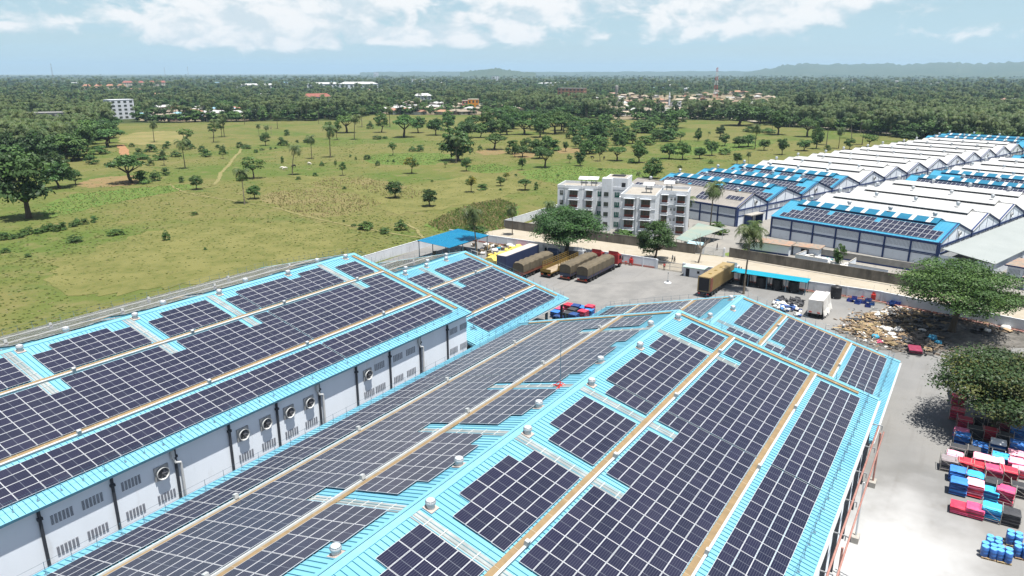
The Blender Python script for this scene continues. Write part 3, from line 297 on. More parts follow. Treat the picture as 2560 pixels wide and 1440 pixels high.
D_FRINGE=[('m',248.4,533.6),('m',617.6,-27.6),('s',764.8,58.1),('r',702.0,654.5),('p',756.7,458.4),('m',539.3,620.1),('r',593.1,3.3),('p',755.5,308.5),('p',703.5,5.0),('r',570.3,624.0),('p',864.4,511.8),('p',830.5,154.8),('s',872.2,445.0),('r',475.5,874.1),('p',447.8,682.3),('r',664.8,9.3),('r',639.7,38.1),('p',528.8,651.9),('p',697.0,109.1),('p',1050.8,617.0),('m',343.8,697.8),('r',1003.2,728.7),('p',434.3,708.3),('r',652.2,-26.4),('p',565.6,690.2),('s',400.5,752.6),('r',541.9,783.0),('r',816.3,92.5),('p',563.3,722.6),('m',1004.2,715.2),('p',770.8,126.2),('p',988.7,850.1),('s',650.0,2.3),('s',215.4,463.2),('s',512.8,645.5),('m',251.0,513.6),('r',648.0,627.8),('m',561.6,932.2),('p',560.2,846.5),('p',688.2,11.0),('r',835.6,488.2),('r',666.9,873.4),('r',716.1,54.1),('p',493.3,632.9),('m',558.0,577.2),('s',685.6,-4.1),('p',691.9,127.7),('r',682.8,810.0),('m',715.6,63.0),('r',336.2,664.0),('s',524.5,898.0),('r',663.2,39.1),('m',664.9,53.3),('r',697.6,728.7),('p',1071.3,613.0),('s',675.6,768.9),('m',952.2,789.0),('p',1039.5,649.2),('r',612.5,673.3),('r',295.6,569.8),('p',291.1,612.7),('m',771.1,217.2),('p',228.7,479.4),('s',904.4,214.2),('p',944.0,461.7),('r',789.0,157.4),('p',648.2,64.7),('p',817.3,797.3),('s',869.3,162.3),('m',742.0,406.0),('s',731.8,1304.1),('p',529.8,640.2),('r',906.2,331.5),('s',798.1,113.9),('s',890.4,577.1),('s',953.0,526.5),('r',622.7,-5.2),('p',435.8,790.9),('p',821.2,130.5),('s',672.4,32.4),('p',726.5,805.4),('s',650.9,766.8),('m',338.9,651.3),('p',650.0,-11.4),('p',796.3,483.3),('r',559.7,775.2),('p',875.8,791.7),('p',577.7,-25.2),('m',699.5,570.4),('m',678.0,649.4),('r',252.7,559.7),('r',974.3,649.4),('p',499.8,857.8),('r',716.1,703.5),('m',417.8,778.0),('r',669.2,45.2),('r',418.2,794.5),('p',231.7,514.2),('r',461.8,762.5),('p',714.1,136.4),('r',930.6,498.4),('p',299.9,608.8),('r',739.6,380.9),('r',601.4,748.3),('p',749.0,186.4),('r',658.4,711.2),('p',787.6,179.8),('r',442.3,776.9),('p',770.3,115.9),('r',819.9,633.4),('s',884.6,726.0),('p',670.6,89.4),('m',549.0,610.3),('r',787.4,252.9),('s',716.9,595.4),('p',933.9,757.3),('s',536.0,627.2),('r',907.7,756.1),('p',464.8,736.1),('m',425.2,742.2),('p',717.1,32.0),('s',914.0,507.4),('r',830.5,225.1),('s',833.7,760.5),('r',650.3,72.7),('s',920.2,369.1),('p',702.3,534.3),('p',456.2,808.2),('p',789.7,214.4),('s',648.3,879.8),('p',883.9,543.3),('r',678.9,100.0),('s',453.8,676.3),('p',624.3,8.0),('p',549.2,951.4),('p',752.9,485.2),('m',696.5,636.2),('r',791.0,440.2),('p',209.1,469.5),('p',837.1,473.1),('m',488.4,677.4),('r',874.8,461.4),('m',591.2,646.7),('s',625.4,761.8),('p',208.0,482.4),('p',602.3,19.6),('m',863.6,758.1),('p',743.5,808.3),('s',276.5,548.5),('p',802.1,269.9),('r',871.8,150.2),('r',633.9,27.5),('p',782.1,447.8),('r',753.9,84.1),('s',689.3,-15.4),('s',741.2,319.9),('p',1073.2,590.7),('p',1043.8,703.7),('p',206.1,447.2),('r',763.0,163.1),('r',744.6,655.4),('p',955.3,863.8),('p',366.7,710.2),('p',939.4,666.4),('r',845.4,422.3),('p',977.1,585.5),('s',684.4,684.1),('p',1024.8,431.1),('s',984.4,642.6),('r',964.0,442.7),('r',679.9,868.9),('p',980.3,826.5),('r',738.0,74.0),('p',1016.6,761.6),('r',888.5,849.0),('m',264.5,531.4),('p',473.3,836.1),('p',526.1,593.2),('r',931.1,531.0),('r',789.6,290.4),('p',413.7,754.9),('r',644.6,839.1),('p',735.3,484.6),('p',597.0,-19.7),('s',697.0,116.5),('s',825.1,235.2),('r',642.2,713.2),('r',465.7,802.7),('p',683.2,23.7),('r',686.3,81.6),('r',894.0,350.5),('r',462.7,661.3),('r',617.0,606.5),('s',756.0,173.0),('p',931.4,488.7),('p',643.0,-35.0),('m',896.2,799.3),('p',730.2,44.1),('r',630.0,46.7),('r',658.2,-17.1),('p',770.9,71.0),('m',765.0,382.2),('s',614.0,637.1),('p',393.0,762.4),('m',750.6,195.1),('m',457.3,826.5),('m',827.6,432.4),('r',744.9,773.1),('r',892.1,176.6),('p',769.9,42.8),('m',584.3,-4.2),('p',910.8,206.9),('p',909.9,771.9),('s',327.6,603.5),('r',486.2,653.8),('p',307.6,644.6),('r',619.4,32.5),('r',692.7,773.3),('p',223.4,482.1),('m',872.4,590.8),('p',831.3,517.7),('s',965.9,409.9),('p',781.2,759.3),('p',266.0,570.2),('s',343.2,629.7),('r',820.1,326.4),('s',831.1,190.2),('p',803.1,200.4),('p',277.0,599.0),('p',627.4,13.7),('m',1068.9,602.6),('r',695.7,754.4),('p',565.6,923.3),('r',529.8,933.4),('p',948.5,897.0),('s',275.4,566.5),('p',987.0,576.7),('s',365.2,723.8),('p',796.8,103.2),('p',719.6,331.2),('p',307.7,600.2),('r',633.1,645.7),('s',657.4,699.2),('s',850.7,171.4),('s',442.4,831.8),('p',571.6,615.2),('s',943.6,832.8),('p',512.7,606.3),('r',880.8,387.1),('p',813.6,413.9),('r',687.8,58.8),('p',951.0,264.3),('r',962.3,652.1),('m',807.0,565.0),('p',442.2,688.7),('s',621.1,-21.7),('m',312.3,593.4),('p',677.3,837.8),('r',973.1,550.2),('p',769.2,133.4),('m',721.3,341.6),('r',324.1,617.3),('s',728.8,124.5),('r',630.7,911.9),('p',806.4,643.6),('s',759.1,95.0),('s',724.3,24.4),('m',576.7,923.7),('m',726.4,357.7),('m',635.8,900.7),('s',637.9,797.1),('p',817.2,522.4),('r',675.4,695.5),('p',631.2,714.4),('m',809.0,139.9),('p',220.0,494.1),('r',381.2,697.6),('r',899.0,779.8),('m',777.3,707.5),('r',518.7,940.2),('s',696.5,68.8),('p',685.8,832.1),('p',623.4,1.9),('m',322.0,628.3),('r',933.6,698.6),('p',785.5,360.5),('r',606.2,791.6),('r',817.4,210.9),('p',474.5,694.5),('s',734.2,117.9)]
D_BLD={'white_apartments':(438.7,777.6,24.8,19.8),'grey_frame':(326.1,697.5,37.2,13.5),'red_roof':(1521.1,2533.7,143.0,20.4),'white_hall':(1518.2,1924.9,117.7,15.3),'white_hall2':(1764.2,1893.3,107.2,16.6),'white_hall3':(1690.0,1659.7,117.7,20.4),'school':(804.9,878.8,42.1,16.6),'white_villa':(979.3,815.4,29.2,14.0),'orange':(839.6,608.0,15.0,12.0),'pink':(843.0,624.7,9.0,9.9),'brown':(1181.1,640.3,48.8,20.7),'tower1':(3668.0,2492.0,42.5,26.7),'offices':(2761.3,2318.4,64.8,17.7),'tower2':(6283.2,5891.2,54.1,51.0),'shed':(1997.1,708.7,35.2,7.9),'minaret':(976.4,375.4,8.8,23.3),'mast':(1449.6,463.1,12.6,57.5),'orange_roofs':(1231.0,2263.3,114.8,14.9),'hall4':(2523.9,1446.2,116.2,11.2),'water_tower':(1055.5,492.0,6.2,28.7),'mosque':(981.8,367.1,13.2,9.1),'green_roof':(518.0,963.7,19.6,9.6),'mast_l':(2053.8,4272.0,10.8,95.4),'mast_l2':(3919.8,6192.9,14.2,94.8),'mast_l3':(3761.9,5618.7,13.2,98.7),'pole':(498.8,546.0,1.5,14.8)}
D_TRUCKFAR=(663.5,58.1)
D_CARFAR=[(675.2,84.7),(810.8,270.0),(807.1,261.9),(792.7,244.0),(826.7,288.5)]
D_COWS=[(256.9,302.2,'b'),(248.0,301.0,'w'),(268.3,303.5,'w'),(247.9,298.2,'w'),(377.9,189.6,'b'),(379.7,183.1,'b')]
D_PXM=0
D_STACKS=[(118.6,-2.3,1.5,'crimson',1),(113.3,-2.4,1.5,'crimson',1),(110.5,-3.4,1.5,'crimson',1),(106.4,-3.1,1.5,'pink',0),(105.1,-3.3,1.5,'blue',1),(108.1,-4.7,1.5,'black',1),(108.7,-6.4,1.5,'crimson',1),(112.1,-8.0,1.5,'maroon',1),(108.0,-8.0,1.5,'black',1),(103.2,-5.3,1.5,'blue',1),(105.4,-7.3,1.5,'white',0),(106.3,-9.4,1.5,'blue',1),(100.9,-3.0,1.5,'black',1),(101.5,-4.5,1.5,'black',0),(98.6,-2.7,1.5,'pale_pink',1),(96.9,-2.2,1.5,'grey',1),(97.4,-3.8,1.5,'crimson',1),(99.7,-5.5,1.5,'pale_pink',0),(97.6,-5.4,1.3,'crimson',1),(99.7,-7.0,1.5,'pale_pink',0),(96.9,-6.8,1.7,'magenta',1),(101.3,-7.5,1.5,'sky',1),(103.1,-9.2,1.5,'pale_pink',0),(100.8,-9.1,1.5,'pale_pink',0),(97.4,-8.3,1.7,'crimson',1),(99.7,-9.6,1.3,'pale_pink',0),(94.5,-3.2,1.5,'blue',0),(91.3,-3.4,1.7,'blue',0),(94.4,-5.0,1.5,'sky',1),(91.9,-5.0,1.7,'pale_pink',0),(93.4,-6.8,1.7,'black',0),(92.0,-6.6,1.3,'sky',0),(92.2,-8.0,1.7,'magenta',1),(94.7,-9.5,1.3,'black',1),(87.0,-3.7,0.9,'crimson',0),(87.0,-5.2,1.2,'magenta',0),(87.4,-6.7,1.6,'sky',1),(87.5,-8.5,1.5,'black',0),(112.6,-5.1,1.5,'black',1),(112.6,-6.6,1.5,'black',1),(111.2,-9.5,1.5,'blue',1)]
D_DRUMS=[(83.3,-8.8,1),(81.1,-7.0,0),(79.5,-6.6,1),(79.6,-7.9,1),(81.3,-9.4,1)]
D_JUNK=[('pallet',144.5,17.1,0.3),('pallet',147.2,16.1,0.6),('pallet',145.0,15.2,0.6),('pallet',146.9,14.4,0.6),('pallet',149.5,14.1,0.3),('pallet',147.1,13.0,0.3),('pallet',145.6,11.8,0.3),('pallet',148.0,12.8,0.6),('pallet',150.6,15.4,0.15),('pallet',152.2,9.6,0.15),('pallet',151.6,8.7,0.3),('pallet',153.3,10.1,0.15),('pallet',153.7,6.8,0.45),('pallet',158.0,5.0,0.15),('pallet',155.6,3.9,0.45),('pallet',142.2,9.7,0.6),('pallet',140.5,8.6,0.6),('pallet',156.0,14.8,0.6),('pallet',153.8,14.7,0.6),('pallet',154.5,13.7,0.6),('pallet',158.6,12.5,0.3),('pallet',158.7,9.0,0.45),('pallet',141.5,3.2,0.15),('pallet',144.6,2.4,0.15),('pallet',147.0,9.6,0.3),('pallet',148.6,10.8,0.6),('pallet',151.6,7.6,0.3),('pallet',149.8,11.8,0.45),('pallet',150.8,12.7,0.6),('pallet',158.9,6.6,0.45),('pallet',156.1,7.8,0.6),('pallet',162.2,2.9,0.6),('pallet',161.9,6.5,0.45),('pallet',162.8,9.1,0.6),('pallet',161.7,5.3,0.3),('pallet',162.9,-5.3,0.45),('pallet',166.7,-6.1,0.15),('pallet',164.5,-7.7,0.45),('pallet',146.1,14.1,0.3),('pallet',144.3,13.0,0.45),('black_sheet',151.5,16.6,0.5),('black_sheet',153.9,11.8,0.5),('black_sheet',154.3,10.0,0.5),('black_sheet',149.6,14.2,0.15),('black_sheet',160.4,10.9,0.5),('black_sheet',162.2,9.4,0.5),('black_sheet',163.6,7.8,0.15),('black_sheet',157.5,6.1,0.5),('black_sheet',153.5,4.8,0.5),('black_sheet',153.1,3.3,0.3),('black_sheet',155.6,2.5,0.3),('black_sheet',162.7,4.5,0.15),('black_sheet',160.7,3.1,0.15),('black_sheet',165.2,2.2,0.3),('black_sheet',163.6,1.3,0.5),('black_sheet',164.0,-0.5,0.3),('black_sheet',166.8,-1.8,0.15),('black_sheet',165.5,-2.9,0.3),('black_sheet',151.9,5.9,0.15),('black_sheet',150.3,4.5,0.3),('black_sheet',149.8,3.1,0.15),('black_sheet',160.2,-4.8,0.15),('black_sheet',157.6,-3.7,0.3),('black_sheet',161.6,-6.8,0.3),('black_sheet',165.5,7.8,0.3),('black_sheet',167.7,3.9,0.15),('black_sheet',168.5,2.7,0.15),('black_sheet',168.5,0.8,0.5),('black_sheet',145.1,7.6,0.5),('black_sheet',147.7,8.3,0.15),('black_sheet',143.8,6.7,0.3),('white_board',158.0,13.7,0.35),('white_board',154.2,6.7,0.35),('white_board',159.4,12.0,0.35),('white_board',159.8,10.2,0.35),('white_board',143.6,14.1,0.35),('white_board',162.7,-7.6,0.35),('white_board',162.7,-6.6,0.35),('white_board',164.5,-3.9,0.35),('black_crate',144.3,5.3,1.4),('black_crate',142.2,4.8,1.4),('black_crate',144.5,4.2,1.0),('black_crate',146.7,4.6,1.4),('maroon_stack',138.9,5.1,0.8),('pink_sheet',141.4,10.8,0.15),('blue_bag',147.5,3.0,0.4),('blue_bag',145.7,1.9,0.4),('blue_bag',142.7,11.9,0.4),('white_bag',148.2,10.4,0.4),('white_bag',146.1,9.5,0.4),('white_bag',148.9,11.3,0.4),('white_bag',151.7,4.9,0.4),('white_bag',144.5,9.0,0.4),('white_bag',166.9,-7.7,0.4),('white_bag',161.8,-8.5,0.4),('white_bag',158.6,-5.6,0.4),('white_bag',149.2,8.8,0.4)]
D_SACKS=[(148.4,26.9,0.5,'white'),(154.5,31.4,0.58,'white'),(148.3,26.5,0.33,'blue'),(155.1,32.4,0.79,'blue'),(154.0,31.0,0.79,'white'),(151.8,29.9,0.62,'navy'),(153.2,29.0,0.88,'navy'),(151.8,31.0,0.67,'blue'),(153.2,30.4,0.34,'blue'),(153.7,32.9,0.56,'white'),(151.7,30.4,0.21,'blue'),(151.0,29.7,0.38,'blue'),(153.4,28.8,0.15,'white'),(151.7,27.2,0.47,'navy'),(153.1,29.5,0.25,'blue'),(151.9,27.9,0.73,'white'),(153.3,28.6,0.56,'white'),(153.7,31.2,0.74,'white'),(151.4,30.6,0.62,'white'),(153.9,32.4,0.37,'white'),(150.3,29.7,0.24,'blue'),(152.5,28.6,0.55,'blue'),(154.5,31.9,0.52,'white'),(150.7,30.5,0.56,'blue'),(150.7,30.3,0.17,'navy'),(154.1,31.1,0.33,'blue'),(151.3,29.8,0.33,'navy'),(150.0,29.8,0.22,'white'),(150.3,29.5,0.6,'navy'),(149.8,29.6,0.84,'white'),(153.4,32.7,0.7,'navy'),(150.3,26.9,0.81,'white'),(148.6,27.1,0.2,'white'),(151.2,32.1,0.65,'white'),(148.8,26.9,0.56,'white'),(153.7,30.3,0.5,'white'),(151.2,28.7,0.43,'navy'),(154.8,32.6,0.88,'navy'),(150.5,29.5,0.38,'white'),(151.0,31.6,0.2,'white'),(149.0,27.5,0.74,'white'),(151.5,29.7,0.42,'blue'),(152.0,31.1,0.52,'white'),(150.6,29.6,0.1,'white'),(153.2,28.5,0.14,'white'),(148.8,26.5,0.17,'navy')]
D_BLACKPILE=[(156.4,32.5),(157.3,31.9),(156.0,31.2),(156.6,30.3),(158.6,29.9),(158.3,29.0),(156.3,28.2),(155.8,28.9),(154.7,29.4),(154.9,30.3)]
D_CRATES_BLUE=[(165.2,19.7),(165.2,18.9),(165.3,18.1),(165.3,17.0),(165.3,16.2),(165.0,15.4),(166.7,12.2),(166.2,11.6),(167.3,11.2),(166.9,10.6),(163.1,15.9),(164.2,18.0)]
D_CHAIRS=[(169.0,12.0),(169.1,11.1)]
D_STACKS2=[(123.9,68.8,1.2,'magenta'),(127.1,68.2,1.2,'crimson'),(126.5,66.2,1.5,'navy'),(124.6,65.9,1.3,'black'),(127.1,65.1,1.2,'blue'),(126.9,63.2,1.8,'crimson'),(125.8,62.8,1.4,'blue'),(123.0,62.7,1.9,'crimson'),(121.4,63.9,1.5,'navy'),(121.3,68.0,1.3,'blue'),(122.3,65.8,1.2,'black'),(119.1,66.3,1.2,'navy')]
D_YELLOW=[(151.5,104.0),(163.0,103.9)]
D_SCRAP=[('roll',160.4,112.6),('roll',163.3,110.5),('white_bag',165.3,116.0),('white_bag',165.0,115.1),('white_bag',164.8,113.0),('box',165.0,113.9),('box',166.1,113.4),('white_bag',165.2,111.1),('white_bag',156.3,110.8),('box',155.2,111.4),('box',157.7,112.1),('box',157.8,109.7),('white_bag',167.8,109.5),('white_bag',167.8,108.4),('red_sheet',167.4,105.3),('box',167.7,110.9),('box',164.7,111.9),('blue_bag',163.4,110.3)]
D_PEOPLE=[(147.0,81.2,'white','dark',0),(176.3,64.3,'grey','dark',1),(175.4,63.4,'dark','dark',2),(167.5,63.1,'red','dark',3),(188.8,62.6,'dark','dark',0),(195.7,58.7,'dark','dark',2)]

# ================================================================== the setting
def ground_material():
    m = mat('field_grass', (0.098, 0.106, 0.030), 0.95, (0.124, 0.116, 0.042), 0.06, 8, 0.35, 0.65, spec=0.1, coord='World',
            col3=(0.070, 0.100, 0.022), scale3=0.014, lo3=0.48, hi3=0.62, bump=0.5, bscale=2.2)
    nt = m.node_tree; b = nt.nodes['Principled BSDF']; src = b.inputs['Base Color'].links[0].from_socket
    g = nt.nodes.new('ShaderNodeNewGeometry')
    def layer(src, scale, lo, hi, col, k, det=5, st=(1, 1, 1)):
        mp = nt.nodes.new('ShaderNodeMapping'); mp.inputs['Scale'].default_value = st; nt.links.new(g.outputs['Position'], mp.inputs[0])
        n = nt.nodes.new('ShaderNodeTexNoise'); n.inputs['Scale'].default_value = scale; n.inputs['Detail'].default_value = det; n.inputs['Roughness'].default_value = .65
        nt.links.new(mp.outputs[0], n.inputs['Vector'])
        r = nt.nodes.new('ShaderNodeMapRange'); r.inputs[1].default_value = lo; r.inputs[2].default_value = hi; r.inputs[4].default_value = k
        nt.links.new(n.outputs['Fac'], r.inputs[0])
        x = nt.nodes.new('ShaderNodeMix'); x.data_type = 'RGBA'; nt.links.new(r.outputs[0], x.inputs[0]); nt.links.new(src, x.inputs[6]); x.inputs[7].default_value = (*col, 1)
        return x.outputs[2]
    src = layer(src, 0.45, .50, .66, (0.060, 0.078, 0.019), .7, 7)       # tufts
    src = layer(src, 0.13, .50, .70, (0.145, 0.126, 0.056), .75, 6)       # dry straw
    src = layer(src, 0.035, .58, .72, (0.045, 0.085, 0.018), .7, 4)       # lush hollows
    nt.links.new(src, b.inputs['Base Color'])
    return m
M_GRASS = ground_material()
mb = MB(); R_ = 22000; n = 8
for i in range(n):
    for j in range(n):
        x0, x1 = -R_/2 + R_*1.5*i/n, -R_/2 + R_*1.5*(i+1)/n; y0, y1 = -R_ + 2*R_*j/n, -R_ + 2*R_*(j+1)/n
        mb.quad((x0, y0, 0), (x1, y0, 0), (x1, y1, 0), (x0, y1, 0))
structure('ground', mb, M_GRASS)
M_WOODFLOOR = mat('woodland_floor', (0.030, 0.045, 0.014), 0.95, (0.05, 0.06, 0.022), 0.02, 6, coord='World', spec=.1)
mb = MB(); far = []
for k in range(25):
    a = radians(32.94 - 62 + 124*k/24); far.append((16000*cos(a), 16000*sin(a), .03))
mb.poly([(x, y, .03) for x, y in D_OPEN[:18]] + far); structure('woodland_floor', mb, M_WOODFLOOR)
for v in D_VILLAGE:
    mb = MB(); mb.poly([(x, y, .06) for x, y in v]); structure('village_ground', mb, mat('village_earth', (.21, .165, .115), .95, (.15, .13, .08), .05, 5, coord='World', spec=.1))
PATCH_MAT = dict(
    dry_maize=mat('dry_maize_ground', (0.128, 0.112, 0.046), 0.95, (0.112, 0.120, 0.036), 0.3, 6, coord='World', spec=.1, col3=(.145, .125, .055), scale3=.05, bump=.6, bscale=3),
    green_crop=mat('green_crop_ground', (0.068, 0.120, 0.026), 0.95, (0.100, 0.128, 0.033), 0.25, 6, coord='World', spec=.1, bump=.6, bscale=3),
    bare_soil=mat('bare_soil', (0.19, 0.125, 0.065), 0.95, (0.14, 0.12, 0.05), 0.2, 5, coord='World', spec=.1),
    pale_pitch=mat('worn_pitch', (0.19, 0.16, 0.07), 0.95, (0.13, 0.13, 0.045), 0.05, 5, coord='World', spec=.1),
    dark_grass=mat('rank_grass', (0.065, 0.085, 0.025), 0.95, (0.085, 0.095, 0.032), 0.3, 6, coord='World', spec=.1),
    pale_grass=mat('dry_grass', (0.120, 0.118, 0.040), 0.95, (0.088, 0.097, 0.028), 0.35, 8, .42, .62, coord='World', spec=.1, col3=(.135, .130, .046), scale3=.09, bump=.5, bscale=2.2))
def ragged(pts, seed, k=4, amp=0.16):
    """a wavering outline through measured corners"""
    rnd = random.Random(seed); out = []
    n = len(pts); cx = sum(p[0] for p in pts)/n; cy = sum(p[1] for p in pts)/n
    for i in range(n):
        p0, p1, p2, p3 = pts[i-1], pts[i], pts[(i+1) % n], pts[(i+2) % n]
        for j in range(k*2):
            t = j/(k*2.0)
            q = [0.5*((2*p1[a]) + (-p0[a]+p2[a])*t + (2*p0[a]-5*p1[a]+4*p2[a]-p3[a])*t*t + (-p0[a]+3*p1[a]-3*p2[a]+p3[a])*t**3) for a in (0, 1)]
            r = hypot(q[0]-cx, q[1]-cy) * amp * rnd.uniform(-.5, .5)
            a = atan2(q[1]-cy, q[0]-cx)
            out.append((q[0]+r*cos(a), q[1]+r*sin(a)))
    return out
for k, (kind, pts) in enumerate(D_PATCH):
    mb = MB(); mb.poly([(x, y, .012 + .004*k) for x, y in ragged(pts, k)])
    if k == 2: kind = 'green_crop'
    structure({'dry_maize': 'maize_field', 'green_crop': 'crop_field', 'bare_soil': 'bare_ground', 'pale_pitch': 'playing_field', 'dark_grass': 'rank_grass', 'pale_grass': 'dry_grass'}[kind], mb, PATCH_MAT[kind])
def ribbon(pts, w, z, wob=0.0, seed=0):
    rnd = random.Random(seed); mb = MB(); P = []
    for i in range(len(pts)-1):
        for j in range(5):
            t = j/5; P.append((pts[i][0]*(1-t)+pts[i+1][0]*t + rnd.uniform(-wob, wob), pts[i][1]*(1-t)+pts[i+1][1]*t + rnd.uniform(-wob, wob)))
    P.append(pts[-1]); L = []
    for i, p in enumerate(P):
        a, b = P[max(i-1, 0)], P[min(i+1, len(P)-1)]
        dx, dy = b[0]-a[0], b[1]-a[1]; l = hypot(dx, dy) or 1
        ww = w/2*rnd.uniform(.8, 1.2)
        L.append(((p[0]-dy/l*ww, p[1]+dx/l*ww, z), (p[0]+dy/l*ww, p[1]-dx/l*ww, z)))
    for a, b in zip(L, L[1:]): mb.quad(a[0], a[1], b[1], b[0])
    return mb
M_PATH = mat('trodden_earth', (0.20, 0.175, 0.085), 0.95, (0.14, 0.135, 0.05), 0.4, 5, coord='World', spec=.1)
M_LATER = mat('red_earth', (0.28, 0.15, 0.08), 0.95, (0.22, 0.13, 0.07), 0.3, 5, coord='World', spec=.1)
M_SAND = mat('sandy_road', (0.325, 0.287, 0.228), 0.95, (0.27, 0.24, 0.19), 0.15, 7, coord='World', spec=.1, col3=(.31, .28, .23), scale3=.5, bump=.3, bscale=3)
for k, (kind, w, pts) in enumerate(D_PATH):
    structure(kind, ribbon(pts, w, .10 + .004*k, .4, k), M_PATH if kind == 'footpath' else M_LATER)
structure('far_road', ribbon(D_FARROAD, 14, .14, 0, 1), M_SAND)
structure('village_road', ribbon(D_VILLAGEROAD, 10, .16, 1, 2), M_SAND)

def yard_material(name, base, worn, pale, white_at=None):
    m = mat(name, base, 0.85, worn, 0.12, 8, 0.40, 0.66, coord='World', spec=.2, col3=pale, scale3=.035, lo3=.5, hi3=.66, bump=.15, bscale=4)
    nt = m.node_tree; b = nt.nodes['Principled BSDF']; src = b.inputs['Base Color'].links[0].from_socket
    g = nt.nodes.new('ShaderNodeNewGeometry')
    def stains(src, sc, lo, hi, col, k, st=(1, 1, 1)):
        mp = nt.nodes.new('ShaderNodeMapping'); mp.inputs['Scale'].default_value = st; nt.links.new(g.outputs['Position'], mp.inputs[0])
        n = nt.nodes.new('ShaderNodeTexNoise'); n.inputs['Scale'].default_value = sc; n.inputs['Detail'].default_value = 6; nt.links.new(mp.outputs[0], n.inputs['Vector'])
        r = nt.nodes.new('ShaderNodeMapRange'); r.inputs[1].default_value = lo; r.inputs[2].default_value = hi; r.inputs[4].default_value = k; nt.links.new(n.outputs['Fac'], r.inputs[0])
        x = nt.nodes.new('ShaderNodeMix'); x.data_type = 'RGBA'; nt.links.new(r.outputs[0], x.inputs[0]); nt.links.new(src, x.inputs[6]); x.inputs[7].default_value = (*col, 1)
        return x.outputs[2]
    src = stains(src, .09, .60, .72, (.11, .107, .10), .5)
    src = stains(src, .5, .60, .70, (.15, .145, .135), .5)
    src = stains(src, .9, .56, .66, (.14, .136, .13), .45, (.06, 1, 1))
    if white_at:      # spilt white powder trodden into the paving
        vm = nt.nodes.new('ShaderNodeVectorMath'); vm.operation = 'SUBTRACT'; nt.links.new(g.outputs['Position'], vm.inputs[0]); vm.inputs[1].default_value = white_at
        vs = nt.nodes.new('ShaderNodeVectorMath'); vs.operation = 'MULTIPLY'; nt.links.new(vm.outputs[0], vs.inputs[0]); vs.inputs[1].default_value = (1/22, 1/8, 0)
        ln = nt.nodes.new('ShaderNodeVectorMath'); ln.operation = 'LENGTH'; nt.links.new(vs.outputs[0], ln.inputs[0])
        n = nt.nodes.new('ShaderNodeTexNoise'); n.inputs['Scale'].default_value = .25; n.inputs['Detail'].default_value = 6; nt.links.new(g.outputs['Position'], n.inputs['Vector'])
        a = nt.nodes.new('ShaderNodeMath'); a.operation = 'ADD'; nt.links.new(ln.outputs['Value'], a.inputs[0]); nt.links.new(n.outputs['Fac'], a.inputs[1])
        r = nt.nodes.new('ShaderNodeMapRange'); r.inputs[1].default_value = 2.0; r.inputs[2].default_value = .75; nt.links.new(a.outputs[0], r.inputs[0])
        x = nt.nodes.new('ShaderNodeMix'); x.data_type = 'RGBA'; nt.links.new(r.outputs[0], x.inputs[0]); nt.links.new(src, x.inputs[6]); x.inputs[7].default_value = (.44, .44, .44, 1)
        src = x.outputs[2]
    nt.links.new(src, b.inputs['Base Color'])
    return m
M_YARD = yard_material('yard_concrete', (0.178, 0.176, 0.172), (0.146, 0.145, 0.142), (0.198, 0.192, 0.183), (60.0, 1.0, 0))
M_COMP = yard_material('compound_concrete', (0.215, 0.205, 0.188), (0.18, 0.172, 0.16), (0.235, 0.22, 0.197))
mb = MB(); mb.poly([(-20, -75, .02), (147, -75, .02), (161.9, -10.2, .02), (167.5, 14, .02), (167.9, 58, .02), (167.9, 131, .02), (-20, 116, .02)]); structure('yard', mb, M_YARD)
mb = MB(); mb.poly([(147.1, -75, .024), (167, -75, .024), (179.8, -14, .024), (184.2, 8, .024), (190.1, 53.5, .024), (188.3, 62, .024), (188.3, 124.5, .024), (168.1, 131, .024), (168.1, 58, .024), (167.7, 14, .024), (162.1, -10.2, .024)]); structure('road', mb, M_SAND)
mb = MB(); mb.poly([(190.3, 53.5, .028), (184.4, 8, .028), (180, -14, .028), (167.2, -75, .028), (330, -160, .028), (310, -40, .028), (470, -70, .028), (480, -10, .028), (240, 62, .028), (236, 73, .028), (232, 120, .028), (188.6, 124, .028), (188.6, 62, .028)]); structure('compound_paving', mb, M_COMP)
M_LAWN = mat('mown_grass', (0.10, 0.155, 0.035), 0.95, (0.13, 0.16, 0.05), 0.8, 5, coord='World', spec=.1)
mb = MB(); mb.poly([(x, y, .05) for x, y in ragged([(191, 55), (197, 54.5), (204, 51), (199, 45), (193, 38), (190, 40)], 4, 3, .05)]); structure('lawn', mb, M_LAWN)
# kerb along the old wall, patched tarmac inside the yard
mb = MB(); mb.prism([(188.6, 52), (188.9, 52), (183.1, 8), (178.7, -14), (178.4, -14), (182.8, 8)], 0, .14); structure('kerb', mb, mat('concrete', (0.34, 0.32, 0.29), 0.9, (0.26, 0.245, 0.22), 0.8, 6, coord='World'))
mb = MB(); mb.poly([(x, y, .03) for x, y in ragged([(128, 74), (140, 77), (158, 62), (165, 59), (163, 55), (150, 55), (133, 64)], 9, 3, .06)]); structure('worn_tarmac', mb, mat('worn_tarmac', (0.15, 0.147, 0.142), .9, (0.19, 0.185, 0.177), .2, 7, .4, .6, coord='World'))

